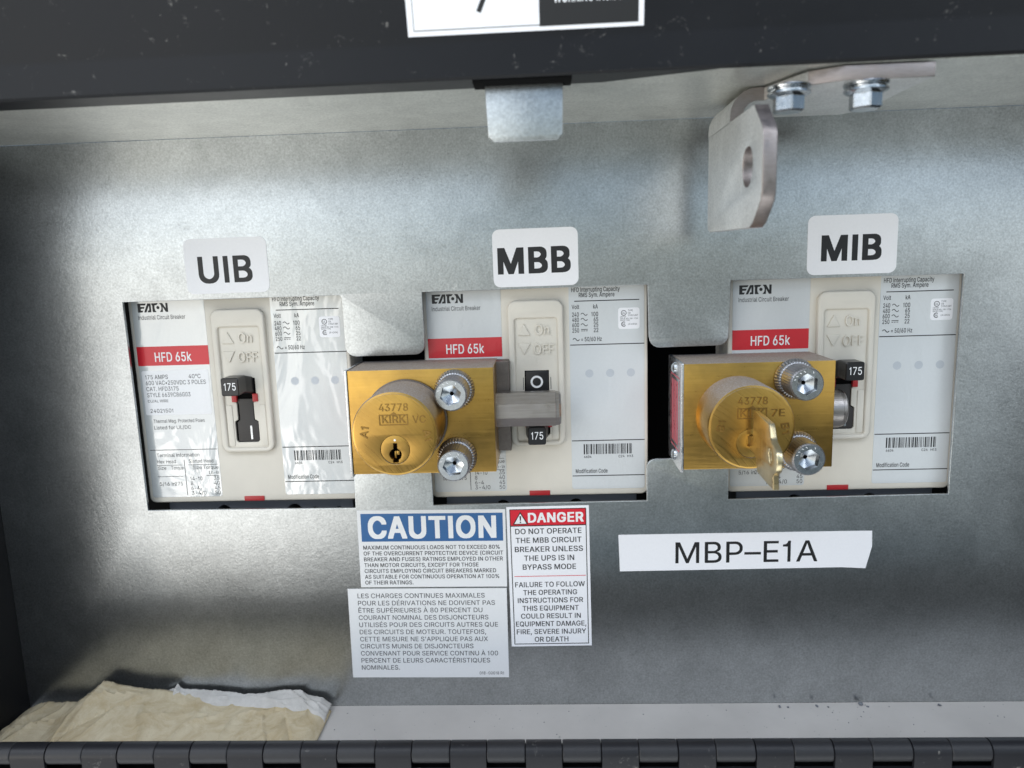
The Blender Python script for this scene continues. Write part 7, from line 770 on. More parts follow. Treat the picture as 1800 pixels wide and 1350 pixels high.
# floor with a little uneven surface
def grid_mesh(x0, x1, z0, z1, nx, nz, fn):
    bm = bmesh.new()
    g = [[bm.verts.new(V(*fn(x0 + (x1 - x0) * i / nx, z0 + (z1 - z0) * j / nz))) for j in range(nz + 1)] for i in range(nx + 1)]
    for i in range(nx):
        for j in range(nz):
            bm.faces.new((g[i][j], g[i][j + 1], g[i + 1][j + 1], g[i + 1][j]))
    me = bpy.data.meshes.new("grid")
    bm.to_mesh(me)
    bm.free()
    return me
box("floor_panel", (-248, cz(-207), 3.0, 330, cz(-205), 78), 'floor', cab)
box("bottom_lip", (-248, cz(-205), 76.2, 330, cz(-174.5), 78), 'dark_clean', cab)
# near-black sheet stands in for the shaded inside behind the windows
box("inner_shade_sheet", (-248, cz(-130), -72, 330, cz(40), -70), 'void', cab)
HX0, PITCH = -203.1, 29.1
KW = 14.6
for k in range(-1, 18):
    x = HX0 + PITCH * k
    if x + KW / 2 > 330:
        break
    lathe("hinge_knuckle", [(1.5, -KW / 2), (3.9, -KW / 2), (4.1, -KW / 2 + 0.3), (4.1, KW / 2 - 0.3), (3.9, KW / 2), (1.5, KW / 2)], 'knuckle', cab, 32, 'x', (x, cz(-175.1), 80))

# the lower door hanging from the piano hinge
door = empty("lower_door", (0, -175.1, 80), "dark grey lower door hanging from a long piano hinge along the cabinet's bottom lip", "door")
x0, x1 = -246, 328
lp = [(x0, -60), (x1, -60)]
pts = []
k = 17
top, low = -1.0, -5.0
edges = []
for k in range(-1, 18):
    x = HX0 + PITCH * k
    edges.append((x - KW / 2 - 0.35, x + KW / 2 + 0.35))
plate("door_leaf", [[(x0, -60), (x1, -60), (x1, low), (x0, low)]], 2.6, 4.1, 'hinge', door)
prof_k = arc(0, 0, 4.1, 180, 0, 14) + [(4.1, low), (2.6, low), (2.6, -3.2), (-2.6, -3.2)]
for k in range(-1, 18):
    a = HX0 + PITCH * k + KW / 2 + 0.35
    b = HX0 + PITCH * (k + 1) - KW / 2 - 0.35
    if b > x1:
        break
    plate("hinge_knuckle", [prof_k], a, b, 'hinge', door, 0.0, 'x')

# the lid swung up above the opening
TH = math.radians(12)
lid = empty("cabinet_lid", (0, 71, 88), "scuffed dark grey cabinet lid raised across the top of the opening", "lid")
lid.rotation_euler = (0, -math.radians(0.28), 0)
c, s = math.cos(TH), math.sin(TH)
def lean(u, t=0.0):   # distance up the leaning face, t = outward from it
    return (s * u + c * t, 11.2 + c * u - s * t)
outer = [(-14, 0.2), (-0.8, 0.0), (0.0, 0.8), (0.15, 10.4)] + [lean(1.0)] + [lean(230)]
inner = [lean(230, -1.6), lean(1.2, -1.6), (-1.5, 10.6), (-1.6, 1.8), (-14, 1.8)]
plate("cover_panel", [outer + inner], -330, 330, 'dark', lid, 0.0, 'x')
box("catch_slot_shade", (-2.2, -0.9, -11.5, 30.3, 1.0, -1.2), 'void', lid, 0.2)  # black box painted in for the shaded notch
plate("latch_tab", [[(1.3, 4), (27.6, 4), (27.1, -17), (25.2, -18.9), (4.0, -18.9), (2.0, -17)]], -8.6, -7.2, 'zinc', lid, 0.2)

# sticker on the leaning face of the lid (its local plane is the leaning face)
st = empty("lid_warning_sticker", (0, 82.2, 88), "white bordered warning sticker on the dark lid, half white and half black with WORKING INSIDE", "sticker")
st.rotation_euler = (TH, -math.radians(0.28), 0)
st.location = V(0, 82.2, 88)
plate("sticker_sheet", [rect(-22, 2.4, 53.2, 62)], 0.0, 0.25, 'white', st)
lettering("border_line", [], 0.30, 'ink', st, shapes=[rect(-20.1, 3.9, 20.2, 60)])
lettering("white_field", [], 0.34, 'white', st, shapes=[rect(-19.9, 4.15, 20.2, 59.8)])
lettering("black_field", [], 0.34, 'ink', st, shapes=[rect(20.2, 3.6, 51.5, 60)])
lettering("lettering", [T("WORKING INSIDE", 24.8, 10.2, 3.2, 21.8, bold="medium")], 0.40, 'whiteink', st)
lettering("symbol", [], 0.40, 'ink', st, shapes=[line(1.0, 8.6, 8.4, 24, 1.5)])

# ================================================================== circuit breakers
KB = 1.0118
CX, CY, CZ = 18.567, 11.765, 339.915
def breaker_loc(off):
    return (CX + (off - CX) * KB, CY + (0 - CY) * KB, CZ + (0 - CZ) * KB)

GRP_B = "circuit breakers in the panel windows"
def build_breaker():
    r = empty("circuit_breaker", breaker_loc(0), "", "circuit breaker", GRP_B)
    r.scale = (KB, KB, KB)
    plate("body", [rect(-36.4, -98.2, 66.8, 14, 3.0)], -24, 0.0, 'beige', r, 0.8)
    base_holes = [circ(x, -105.4, 3.6, 24) for x in (-2.5, 32.8)] + [circ(x, -104.6, 1.1, 16) for x in (-8.5, 43, 55)]
    plate("base", [rect(-30, -118, 62, -60)] + base_holes, -18, -5.5, 'base', r, 0.3)
    # raised escutcheon: rim + recessed floor with the handle slot
    plate("escutcheon", [rect(2.9, -73.2, 28.3, -5.2, 4.0, 8), rect(6.0, -71.0, 25.4, -13.4, 1.2)[::-1]], -0.5, 2.7, 'beige', r, 0.9)
    slot = [(10.0, -37.6), (21.2, -37.6), (21.2, -48.0), (19.6, -49.5), (19.6, -57.5), (21.2, -58.5), (21.2, -67.6), (20.2, -68.6), (10.6, -68.6), (9.8, -67.6), (9.8, -58.5), (11.4, -57.5), (11.4, -49.5), (9.8, -48.0)]
    plate("recess_floor", [rect(5.2, -71.6, 26.0, -12.8), slot[::-1]], -0.3, 1.3, 'beige', r, 0.15)
    box("handle_slot_shade", (9.3, -69.2, 0.05, 21.7, -37.0, 0.25), 'void', r)  # thin black slab in place of the slot's shaded depth
    box("ledge", (6.3, -70.2, 1.25, 9.2, -50.5, 1.75), 'beige', r, 0.25)
    box("ledge", (22.2, -70.2, 1.25, 25.2, -50.5, 1.75), 'beige', r, 0.25)
    lettering("embossed_marks", [T("On", 15.4, -20.9, 4.6, 6.4), T("OFF", 14.6, -29.9, 4.6, 9.2)], 1.25, 'beige', r, ext=0.95)
    tri = plate_mesh([[(7.4, -21.1), (13.0, -21.1), (10.2, -15.9)]], 1.2, 2.0, 0.15)
    tri2 = plate_mesh([[(7.4, -24.8), (10.2, -30.0), (13.0, -24.8)]], 1.2, 2.0, 0.15)
    finish("embossed_arrows", join_meshes([tri, tri2]), 'beige', r)
    box("trip_button", (10.6, -97.9, -1.0, 20.4, -95.6, 0.45), 'redp', r, 0.2)
    # --- left nameplate
    plate("nameplate", [rect(-34.5, -95.4, -0.1, 10, 1.2)], 0.02, 0.16, 'lab', r)
    lettering("rating_band", [], 0.20, 'redl', r, shapes=[rect(-34.45, -30.8, -0.15, -21.7)])
    lettering("band_lettering", [T("HFD 65k", -26.1, -28.9, 4.3, 17.6, bold="medium")], 0.25, 'whiteink', r)
    u = 14.4 / 222
    lg = lambda L: [(-31.7 + a * u, -5.6 + b * u) for a, b in L]
    lettering("maker_mark", [], 0.20, 'ink', r, shapes=[
        lg([(0, 0), (0, 64), (22, 64), (22, 0)]), lg([(22, 50), (22, 64), (64, 64), (57, 50)]), lg([(22, 26), (22, 40), (52, 40), (45, 26)]), lg([(22, 0), (22, 14), (40, 14), (33, 0)]),
        lg([(44, 0), (74, 64), (98, 64), (98, 50), (84, 50), (62, 0)]), lg([(70, 0), (76, 14), (98, 14), (98, 0)]), lg([(84, 14), (84, 50), (98, 50), (98, 14)]),
        lg([(103, 50), (103, 64), (152, 64), (140, 50)]), lg([(108, 0), (108, 50), (127, 50), (124, 32), (127, 14), (136, 0)]),
        circ(-31.7 + 149 * u, -5.6 + 32 * u, 11.5 * u, 18),
        lg([(160, 64), (172, 48), (175, 32), (172, 16), (160, 0), (184, 0), (184, 36), (176, 64)]), lg([(176, 64), (184, 64), (206, 26), (206, 0), (204, 0), (184, 36)]), lg([(206, 0), (206, 64), (222, 64), (222, 0)])])
    lettering("print", [T("Industrial Circuit Breaker", -31.9, -9.0, 2.0, 22.4)], 0.20, 'ink', r)
    lettering("table_print",
              [T("Thermal Mag. Protected Poles", -30.2, -58.4, 1.7, 25), T("Listed for UL/DC", -30.2, -61.6, 1.7, 18),
               T("Terminal Information", -30.5, -75.3, 1.8, 21), T("Hex Head", -30.5, -78.4, 1.7, 9), T("Slotted Head", -15.0, -78.4, 1.7, 12),
               T("Size", -30.5, -81.6, 1.7, 4), T("Torque", -24.0, -81.6, 1.7, 6), T("Size Torque", -13.4, -81.6, 1.7, 12.6), T("Lb-In", -5.6, -84.2, 1.6, 4.8),
               T("5/16 in", -30.5, -89.6, 1.8, 7.6), T("275", -23.0, -89.6, 1.8),
               T("14-10", -15.2, -87.2, 1.9, 6), T("8", -15.2, -89.6, 1.9), T("6-4", -15.2, -92.0, 1.9), T("3-4/0", -15.2, -94.4, 1.9, 7.2),
               T("35", -0.9, -87.2, 1.9, al='r'), T("40", -0.9, -89.6, 1.9, al='r'), T("45", -0.9, -92.0, 1.9, al='r'), T("50", -0.9, -94.4, 1.9, al='r')],
              0.20, 'greyink', r, shapes=[line(-33.5, -71.8, -0.6, -71.8, 0.3), line(-31, -79.4, -18.5, -79.4, 0.22), line(-15.5, -79.4, -1, -79.4, 0.22), line(-31, -85, -18.5, -85, 0.22), line(-7.0, -84.9, -1, -84.9, 0.25), line(-17.3, -76.8, -17.3, -94.6, 0.28)])
    plate("rating_sticker", [rect(-33.4, -54.6, -1.2, -33.2, 1.0)], 0.14, 0.26, 'whitefoil', r)
    lettering("sticker_print", [T("175 AMPS", -31.8, -37.2, 2.0, 11), T("40\u00b0C", -10.8, -37.2, 2.0, 5.8), T("600 VAC\u2022250VDC 3 POLES", -31.8, -40.0, 2.0, 29), T("CAT. HFD3175", -31.8, -42.9, 2.0, 15.6), T("STYLE 6639C86G03", -31.8, -45.8, 2.0, 21), T("CU/AL WIRE", -31.8, -48.4, 1.3, 10), T("24021501", -31.0, -53.4, 1.8, 11)], 0.30, 'greyink', r)
    # --- right nameplate
    plate("nameplate", [rect(31.0, -95.2, 65.2, 10, 1.2)], 0.02, 0.16, 'lab', r)
    sh = [line(33.5, -6.35, 63.0, -6.35, 0.42), line(31.3, -26.4, 65.2, -26.4, 0.42)]
    for yy in (-12.4, -14.75, -17.2):
        sh += tilde(36.4, yy, 3.0, 0.55)
    sh += [line(36.4, -19.3, 39.5, -19.3, 0.3)] + [line(36.4 + 1.1 * q, -20.0, 37.2 + 1.1 * q, -20.0, 0.3) for q in range(3)]
    sh += tilde(32.6, -23.9, 3.0, 0.6, 0.36)
    lettering("print", [T("HFD Interrupting Capacity", 32.2, -2.2, 2.0, 22, bold="medium"), T("RMS Sym. Ampere", 35.6, -4.6, 2.0, 16.2, bold="medium"),
              T("Volt", 32.3, -9.9, 1.9, 3.4, bold="medium"), T("kA", 42.1, -9.9, 1.9, 2.1, bold="medium"), T("240", 32.4, -13.4, 1.95, 3.1, bold="medium"), T("480", 32.4, -15.8, 1.95, 3.1, bold="medium"), T("600", 32.4, -18.2, 1.95, 3.1, bold="medium"), T("250", 32.4, -20.7, 1.95, 3.1, bold="medium"),
              T("100", 44.3, -13.4, 1.95, 3.1, 'r', bold="medium"), T("65", 44.3, -15.8, 1.95, 2.1, 'r', bold="medium"), T("25", 44.3, -18.2, 1.95, 2.1, 'r', bold="medium"), T("22", 44.3, -20.7, 1.95, 2.1, 'r', bold="medium"),
              T("= 50/60 Hz", 36.4, -24.8, 1.95, 9.4, bold="medium")], 0.20, 'ink', r, shapes=sh)
    lettering("code_print", [T("6604", 36.8, -80.1, 1.15, 3.5, bold="medium"), T("C24", 53.0, -80.1, 1.15, 2.8, bold="medium"), T("H13", 57.1, -80.1, 1.15, 2.7, bold="medium"), T("Modification Code", 32.8, -87.4, 1.95, 15, bold="medium")], 0.20, 'ink', r, shapes=[line(31.3, -71.7, 65.2, -71.7, 0.42), line(31.3, -88.75, 65.2, -88.75, 0.42)])
    lettering("indicator_dots", [], 0.20, 'dots', r, shapes=[circ(x, -39.8, 1.9, 24) for x in (39.9, 49.5, 59.0)])
    rb = random.Random(11)
    bars, x = [], 36.7
    while x < 59.5:
        w = rb.choice((0.25, 0.25, 0.5, 0.62))
        if x + w > 59.8:
            break
        bars.append(rect(x, -78.3, x + w, -73.4))
        x += w + rb.choice((0.25, 0.25, 0.45, 0.55))
    lettering("barcode", [], 0.20, 'ink', r, shapes=bars)
    plate("approval_sticker", [rect(53.4, -19.6, 63.1, -9.9, 1.2)], 0.14, 0.26, 'white', r)
    sh = ringshape(55.9, -12.3, 1.25, 0.26) + ringshape(55.9, -17.4, 1.15, 0.3)[4:25]
    lettering("approval_print", [T("UL", 55.9, -12.8, 1.0, 1.3, 'c'), T("SA", 55.9, -17.9, 1.0, 1.3, 'c'), T("TYPE", 57.8, -11.6, 0.75), T("CB", 57.8, -12.7, 0.75), T("3 POLE UNIT", 57.8, -13.8, 0.75, 4.6),
              T("LISTED", 54.3, -14.3, 0.6, 2.6), T("ISSUE NO. XM-1736", 54.3, -15.2, 0.65, 8), T("RACK TYPE", 54.3, -16.0, 0.6, 4.4), T("LR 43556", 57.9, -17.8, 0.75, 4)], 0.30, 'ink', r, shapes=sh)
    return r

def build_handle(r, on):
    """switch handle of one breaker: the knob at the top when on, at the bottom with the O plate above when off"""
    if on:
        cx, cy = 15.0, -39.6
        slide = [(10.9, -68.2), (20.9, -68.2), (20.9, -58.9), (19.1, -57.7), (19.1, -50.0), (20.8, -47.6), (10.8, -47.6), (12.3, -50.0), (12.3, -57.7), (10.9, -58.9)]
        plate("slide", [slide], 0.3, 0.9, 'slide', r, 0.15)
        bm = bmesh.new()
        box_bm(bm, 16.9, -67.2, 0.9, 17.8, -60.6, 1.0)
        me = bpy.data.meshes.new("m")
        bm.to_mesh(me)
        bm.free()
        finish("slide_highlight", me, 'screw', r)  # bright strip painting a streak of highlight on the slide
    else:
        cx, cy = 15.05, -65.4
        plate("slide", [rect(10.4, -59, 20.9, -37.9, 1.0)], 0.3, 1.5, 'black', r, 0.15)
        lettering("off_mark", [], 1.56, 'whiteink', r, shapes=ringshape(15.5, -42.9, 2.9, 0.95, 36))
        for x in (9.3, 22.0):
            box("guide_line", (x - 0.12, -46.5, 1.3, x + 0.12, -40.8, 1.5), 'greyink', r)
    ysh = -47.0 if on else -62.5
    box("trip_bar", (9.6, ysh - 1.9, 0.3, 12.0, ysh + 1.9, 2.2), 'redp', r, 0.25)
    box("trip_bar", (19.6, ysh - 1.9, 0.3, 22.0, ysh + 1.9, 2.2), 'redp', r, 0.25)
    k = empty_part = None
    # tapering knob: wide shoe in the slot, neck, then the square head
    bm = bmesh.new()
    secs = [(0.6, 5.4, -1.5 if on else 1.5), (4.0, 5.0, -0.8 if on else 0.8), (6.5, 4.2, 0.0), (7.4, 4.05, 0.0), (15.0, 4.05, 0.0)]
    rings = []
    for z, hw, dy in secs:
        pts = rect(cx - hw, cy + dy - 4.1, cx + hw, cy + dy + 4.1, 0.9, 3)
        rings.append([bm.verts.new(V(a, b, z)) for a, b in pts])
    pts = rect(cx - 3.7, cy - 3.75, cx + 3.7, cy + 3.75, 0.9, 3)
    rings.append([bm.verts.new(V(a, b, 15.4)) for a, b in pts])
    for A, B in zip(rings, rings[1:]):
        n = len(A)
        for i in range(n):
            bm.faces.new((A[i], A[(i + 1) % n], B[(i + 1) % n], B[i]))
    bm.faces.new(rings[-1])
    bm.faces.new(rings[0][::-1])
    bmesh.ops.recalc_face_normals(bm, faces=bm.faces)
    me = bpy.data.meshes.new("knob")
    bm.to_mesh(me)
    bm.free()
    kn = finish("switch_handle", me, 'black', r)
    lettering("handle_number", [T("175", cx + 0.1, cy - 1.5, 3.4, 5.4, 'c')], 15.46, 'whiteink', kn)

brk = build_breaker()                  # the middle one
def copy_children(src, dst):
    for ch in list(src.children):
        c = ch.copy()
        c.parent = dst
        COL.objects.link(c)
        copy_children(ch, c)
brks = [brk]
for off in (-138.187, 139.517):
    r = brk.copy()
    COL.objects.link(r)
    r.location = V(*breaker_loc(off))
    copy_children(brk, r)
    brks.append(r)
for ch in brks[1].children:      # the left breaker's labels still carry their creased clear film
    if ch.name.startswith("nameplate"):
        ch.data = ch.data.copy()
        ch.data.materials[0] = MT['lab_film']
build_handle(brks[0], False)
build_handle(brks[1], True)
build_handle(brks[2], True)
brks[0]['label'] = "beige circuit breaker behind the keyless brass lock, handle down, white ring showing"
brks[1]['label'] = "beige circuit breaker under the UIB label, no lock before it and its black handle up"
brks[2]['label'] = "beige circuit breaker under the MIB label, half hidden by the brass lock with the key"

# ================================================================== interlock locks
GRP_L = "brass key interlock locks"
def screw(parent, x, y, ang):
    w = lathe("cap_screw", [(4.0, 27.0), (8.2, 27.0), (8.7, 27.4), (8.7, 28.4), (7.7, 30.2), (7.0, 30.4), (7.0, 30.6)] + [(7.0, 31.0), (7.0, 40.4), (6.7, 41.6), (6.1, 42.2)], ['screwside'], parent, 160, 'z', (x, y, 0), {3: 0.35, 4: 0.5, 7: 0.16, 8: 0.16})
    # head face with the hexagon socket
    hexa = circ(0, 0, 4.55, 6, ang)
    me = plate_mesh([circ(0, 0, 6.15, 48), hexa[::-1]], 41.2, 42.25, 0.0)
    bm = bmesh.new()
    bm.from_mesh(me)
    n = 36
    P = [bm.verts.new(V(4.5 * math.cos(2 * math.pi * i / n), 4.5 * math.sin(2 * math.pi * i / n), 39.0)) for i in range(n)]
    Q = [bm.verts.new(V(0.75 * math.cos(2 * math.pi * i / n), 0.75 * math.sin(2 * math.pi * i / n), 37.4)) for i in range(n)]
    for i in range(n):
        j = (i + 1) % n
        bm.faces.new((P[i], P[j], Q[j], Q[i]))
    bm.to_mesh(me)
    bm.free()
    finish("hex_socket", me, 'screw', w)
    bm = bmesh.new()
    A = [bm.verts.new(V(a, b, 42.2)) for a, b in hexa]
    B = [bm.verts.new(V(a * 0.98, b * 0.98, 38.2)) for a, b in hexa]
    for i in range(6):
        j = (i + 1) % 6
        bm.faces.new((A[i], B[i], B[j], A[j]))
    me = bpy.data.meshes.new("m")
    bm.to_mesh(me)
    bm.free()
    finish("socket_wall", me, 'socket', w, False)
    lathe("socket_pip", [(0.0, 37.2), (0.85, 37.5)], 'void', w, 16)
    # stamped dashes on the rim
    sh = []
    for q in (100, 118, 138, 155, 62):
        a = math.radians(q)
        sh.append(line(5.0 * math.cos(a), 5.0 * math.sin(a), 5.7 * math.cos(a + 0.1), 5.7 * math.sin(a + 0.1), 0.25))
    lettering("rim_mark", [], 42.28, 'whiteink', w, shapes=sh)
    return w

def build_lock(loc, label, cyl_off, screws, mark, side_mark, keyed, angs):
    r = empty("interlock_lock", loc, label, "lock", GRP_L)
    box("lock_body", (-31.6, -23.1, -5, 31.6, 23.1, 27), 'brass', r, 0.35)
    # cylinder
    dx, dy, dz = cyl_off
    cy = lathe("lock_cylinder", [(15, 20), (17.3, 20), (17.3, 51.6), (16.9, 52.4), (16.2, 52.6), (15.2, 43.0), (0.0, 43.0)], 'brass', r, 128, 'z', (dx, dy, dz))
    lathe("cylinder_seat", [(17.3, 26.5), (18.0, 26.5), (18.0, 27.25), (17.3, 27.3)], 'plate', cy, 96)
    face = plate("turned_face", [circ(0, 0, 16.2, 96), circ(0, -6.4, 6.0, 48)[::-1]], 52.6, 52.95, 'brass_face', cy, 0.06)
    z = 52.9
    lettering("stamped_lettering", [T("43778", 0.2, 9.4, 3.0, 11.6, 'c'), T("KIRK", 0.1, 4.6, 2.9, 9.4, 'c', "medium"), T(mark, 10.2, 4.4, 3.0, 5.2, 'c'),
              T(side_mark, -11.0, -1.6, 3.0, 4.6, 'l', "medium", math.radians(80)), T(side_mark, 11.4, 1.4, 3.0, 4.6, 'l', "medium", math.radians(-80))], z, 'stamp', cy, ext=0.42)
    fr = [[(-5.8, 3.6), (5.8, 3.6), (5.8, 8.0), (1.4, 8.0), (0.1, 9.0), (-1.2, 8.0), (-5.8, 8.0)], [(-5.4, 4.0), (5.4, 4.0), (5.4, 7.6), (-5.4, 7.6)][::-1]]
    plate("stamped_frame", fr, z, z + 0.36, 'stamp', cy)
    lathe("plug_gap", [(5.8, 50.6), (6.3, 50.6), (6.3, 52.4), (6.0, 52.4)], 'void', cy, 64, 'z', (0, -6.4, 0))
    if not keyed:
        kh = circ(0, -2.0, 2.55, 32)
        key_o = [p for p in circ(0, -2.0, 2.5, 40)]
        # keyhole outline: upper slot, round middle, lower slot
        a1 = math.acos(0.8 / 2.5)
        out = [(-0.8, 2.6), (-0.8, -2.0 + 2.5 * math.sin(a1))]
        out += [(2.5 * math.cos(math.radians(q)), -2.0 + 2.5 * math.sin(math.radians(q))) for q in range(112, 250, 12)]
        out += [(-1.15, -5.35), (1.15, -5.35)]
        out += [(2.5 * math.cos(math.radians(q)), -2.0 + 2.5 * math.sin(math.radians(q))) for q in range(298, 432, 12)]
        out += [(0.8, 2.6)]
        pl = plate("plug", [circ(0, 0, 5.85, 64), out], 44.0, 52.75, 'brass_plug', cy, 0.12, 'z', (0, -6.4, 0))
        lathe("keyway", [(0.0, 47.0), (5.6, 47.0), (5.6, 46.0)], 'void', cy, 32, 'z', (0, -6.4, 0))
        box("key_pin", (-0.9, -4.2, 47.0, -0.1, -1.2, 50.2), 'brass_plug', cy, 0.2, 2, (0, -6.4, 0))
        box("key_pin", (0.1, -2.6, 47.0, 1.3, -1.0, 50.8), 'brass_plug', cy, 0.2, 2, (0, -6.4, 0))
        lettering("witness_mark", [], 52.8, 'whiteink', cy, shapes=[circ(0, -2.5, 0.45, 12)])
    else:
        pl = plate("plug", [circ(0, 0, 5.85, 64), [(-2.3, 0.6), (-1.4, 2.9), (0, 3.7), (0.9, 3.0), (0.9, -1.2), (-0.6, -1.6), (-1.8, -0.9)]], 44.0, 52.75, 'brass_plug', cy, 0.12, 'z', (0, -6.4, 0))
        lathe("keyway", [(0.0, 51.2), (5.6, 51.2), (5.6, 46.0)], 'brass_plug', cy, 32, 'z', (0, -6.4, 0))
        lettering("witness_mark", [], 51.3, 'void', cy, shapes=[[(-0.7, -5.4), (-0.2, -5.6), (0.0, -5.0), (-0.2, -4.0), (-0.6, -4.4)], line(0.15, -0.5, 0.15, -2.8, 0.2)])
    for (sx, sy), a in zip(screws, angs):
        screw(r, sx, sy, a)
    # nameplate with two rivets on the left flank
    plate("side_nameplate", [rect(-4.5, -24.4, 27.4, 23.4, 0.6)], -32.8, -31.75, 'alu', r, 0.12, 'x')
    bm = bmesh.new()
    quads = [(2.0, -16.5, 23.5, -15.9), (2.0, 15.9, 23.5, 16.5), (2.0, -16.5, 2.7, 16.5), (22.8, -16.5, 23.5, 16.5)]
    quads += [(5.0 + 3.9 * i, -14.2, 7.6 + 3.9 * i, 14.2) for i in range(4)]
    for a, b, c2, d in quads:
        bm.faces.new([bm.verts.new(V(-32.86, y, zz)) for zz, y in ((a, b), (c2, b), (c2, d), (a, d))])
    bmesh.ops.recalc_face_normals(bm, faces=bm.faces)
    me = bpy.data.meshes.new("m")
    bm.to_mesh(me)
    bm.free()
    finish("nameplate_print", me, 'pinkink', r, False)
    for yy in (19.6, -19.6):
        lathe("rivet", [(0, -2.0), (1.5, -1.75), (2.5, -0.9), (2.7, 0.0)], 'screw', r, 32, 'x', (-32.8, yy, 13))
    return r

lock1 = build_lock((-34.5, -55.1, 0), "brass interlock lock with an empty keyhole, its steel bolt shot out across the breaker handle", (-6.7, 1.2, 2.0),
                   ((14.8, 14.0), (14.6, -15.9)), "VC", "A1", False, (0.25, 0.12))
lock2 = build_lock((109.9, -55.9, 0), "brass interlock lock on the right with a key standing in its cylinder", (-9.2, 0.2, -3.2),
                   ((14.7, 15.7), (16.4, -15.6)), "7E", "B1", True, (0.5, 0.35))
# steel bolts: octagonal bar with a turned end, out on one lock and drawn back on the other
def bolt_bar(parent, x0, x1, yc, r, zc, flats=True):
    n = 16
    def sec(k):
        pts = []
        for i in range(n):
            a = 2 * math.pi * i / n
            q = 1.0
            pts.append((k * r * math.cos(a) * q, k * r * math.sin(a) * q))
        return pts
    prof = [(0.0, x0), (r, x0), (r, x1 - 2.4), (r * 0.97, x1 - 2.2), (r * 0.95, x1 - 0.8), (r * 0.86, x1), (0.0, x1)]
    bm = bmesh.new()
    me = lathe_mesh(prof, 8 if flats else 48, 'x')
    o = bpy.data.objects.new("bolt", me)
    COL.objects.link(o)
    me.materials.append(MT['bolt'])
    for p in me.polygons:
        p.use_smooth = True
    me.set_sharp_from_angle(angle=math.radians(22))
    if flats:
        o.rotation_euler = (math.radians(20), 0, 0)
    o.parent = parent
    o.location = V(0, yc, zc)
    return o
bolt_bar(lock1, 20, 60.6, 1.7, 8.2, 11.5)
bolt_bar(lock2, 20, 41.2, -0.6, 8.6, 11.5, False)
plate("mounting_plate", [rect(-28, -19.6, 37.4, 22.6, 0.4)], -4.5, 4.2, 'plate', lock1, 0.3)
plate("mounting_plate", [rect(-28, -19.6, 30.0, 22.6, 0.4)], -4.5, 4.2, 'plate', lock2, 0.3)

# the key in the right lock
key = empty("key", (99.9, -62.5, 46), "flat worn brass key standing upright in the right-hand lock's cylinder", "key")
kp = [(54.9, -47.8), (73.8, -48.7), (75.3, -50.2), (76.7, -53.0), (78.2, -54.6), (80.5, -55.4), (82.8, -56.6), (84.0, -58.0), (84.6, -60.2), (84.1, -62.6), (83.2, -64.4), (81.9, -65.3), (80.6, -66.2), (80.5, -67.2), (80.9, -71.6), (76.0, -71.5), (60.8, -70.6), (59.1, -65.6), (56.0, -64.6), (46.0, -64.4), (46.0, -59.0), (54.6, -58.8), (54.4, -50.8)]
kp = [(a - 46, b + 62.5) for a, b in kp]
hl = [(a - 46, b + 62.5) for a, b in [(75.0, -57.8), (76.8, -57.6), (78.2, -59.0), (78.6, -61.2), (77.8, -63.0), (76.2, -63.2), (75.0, -61.8), (74.4, -59.6)]]
plate("key_blade", [kp, hl], -0.1, 2.2, 'key', key, 0.35, 'x')
bm = bmesh.new()
for a, b, c2, d in ((64.5, -64.8, 66.3, -64.4), (64.5, -56.2, 64.9, -64.8), (68.2, -56.0, 68.6, -66), (70.6, -56.6, 71.0, -64)):
    bm.faces.new([bm.verts.new(V(-0.13, y + 62.5, zz - 46)) for zz, y in ((a, b), (c2, b), (c2, d), (a, d))])
me = bpy.data.meshes.new("m")
bm.to_mesh(me)
bm.free()
finish("key_stamp", me, 'brass', key, False)

# ================================================================== hasp bracket under the flange
br = empty("hasp_bracket", (88, 71, 24), "bare steel hasp bracket with slotted tongue, held under the top flange by two bolts", "bracket")
prof = [(24.6, 70.2), (24.2, 24.5), (25.2, 22.4), (27.5, 21.6), (86.5, 20.8), (90.5, 22.2), (98.6, 28.4), (99.8, 31.5), (100.0, 48.5), (99.0, 51.0), (89.6, 59.8), (86.5, 60.9), (63, 61.6), (60.0, 62.6), (59.2, 65.0), (59.0, 70.2)]
slotp = [(83.0 + 6.3 * math.cos(math.radians(q)), 40.8 + 6.6 * math.sin(math.radians(q))) for q in range(0, 360, 12)]
tr = lambda L: [(a - 24, b - 71) for a, b in L]
me1 = plate_mesh([tr([p for p in prof if True]), tr(slotp)], 0.0, 4.6, 0.35, 'x')
# clip the leg below the bend and add bend and top leg as one swept section
sec_o, sec_i = [], []
for q in range(0, 91, 15):
    a = math.radians(q)
    sec_o.append((9.5 - 9.5 * math.cos(a), -9.6 + 9.5 * math.sin(a)))
    sec_i.append((9.5 - 4.9 * math.cos(a), -9.6 + 4.9 * math.sin(a)))
loop = [(0.0, -12.0)] + sec_o + [(12.0, -0.1), (12.0, -4.7)] + sec_i[::-1] + [(4.6, -12.0)]
bend = plate_mesh([loop], 0.4, 35.0, 0.0, 'z')
leg = plate_mesh([[(12.0, 0.4), (52.0, 0.4), (58.0, 8.0), (58.0, 62.0), (30.0, 62.0), (20.0, 56.0), (12.0, 35.0)]], -4.7, -0.1, 0.3, 'y')
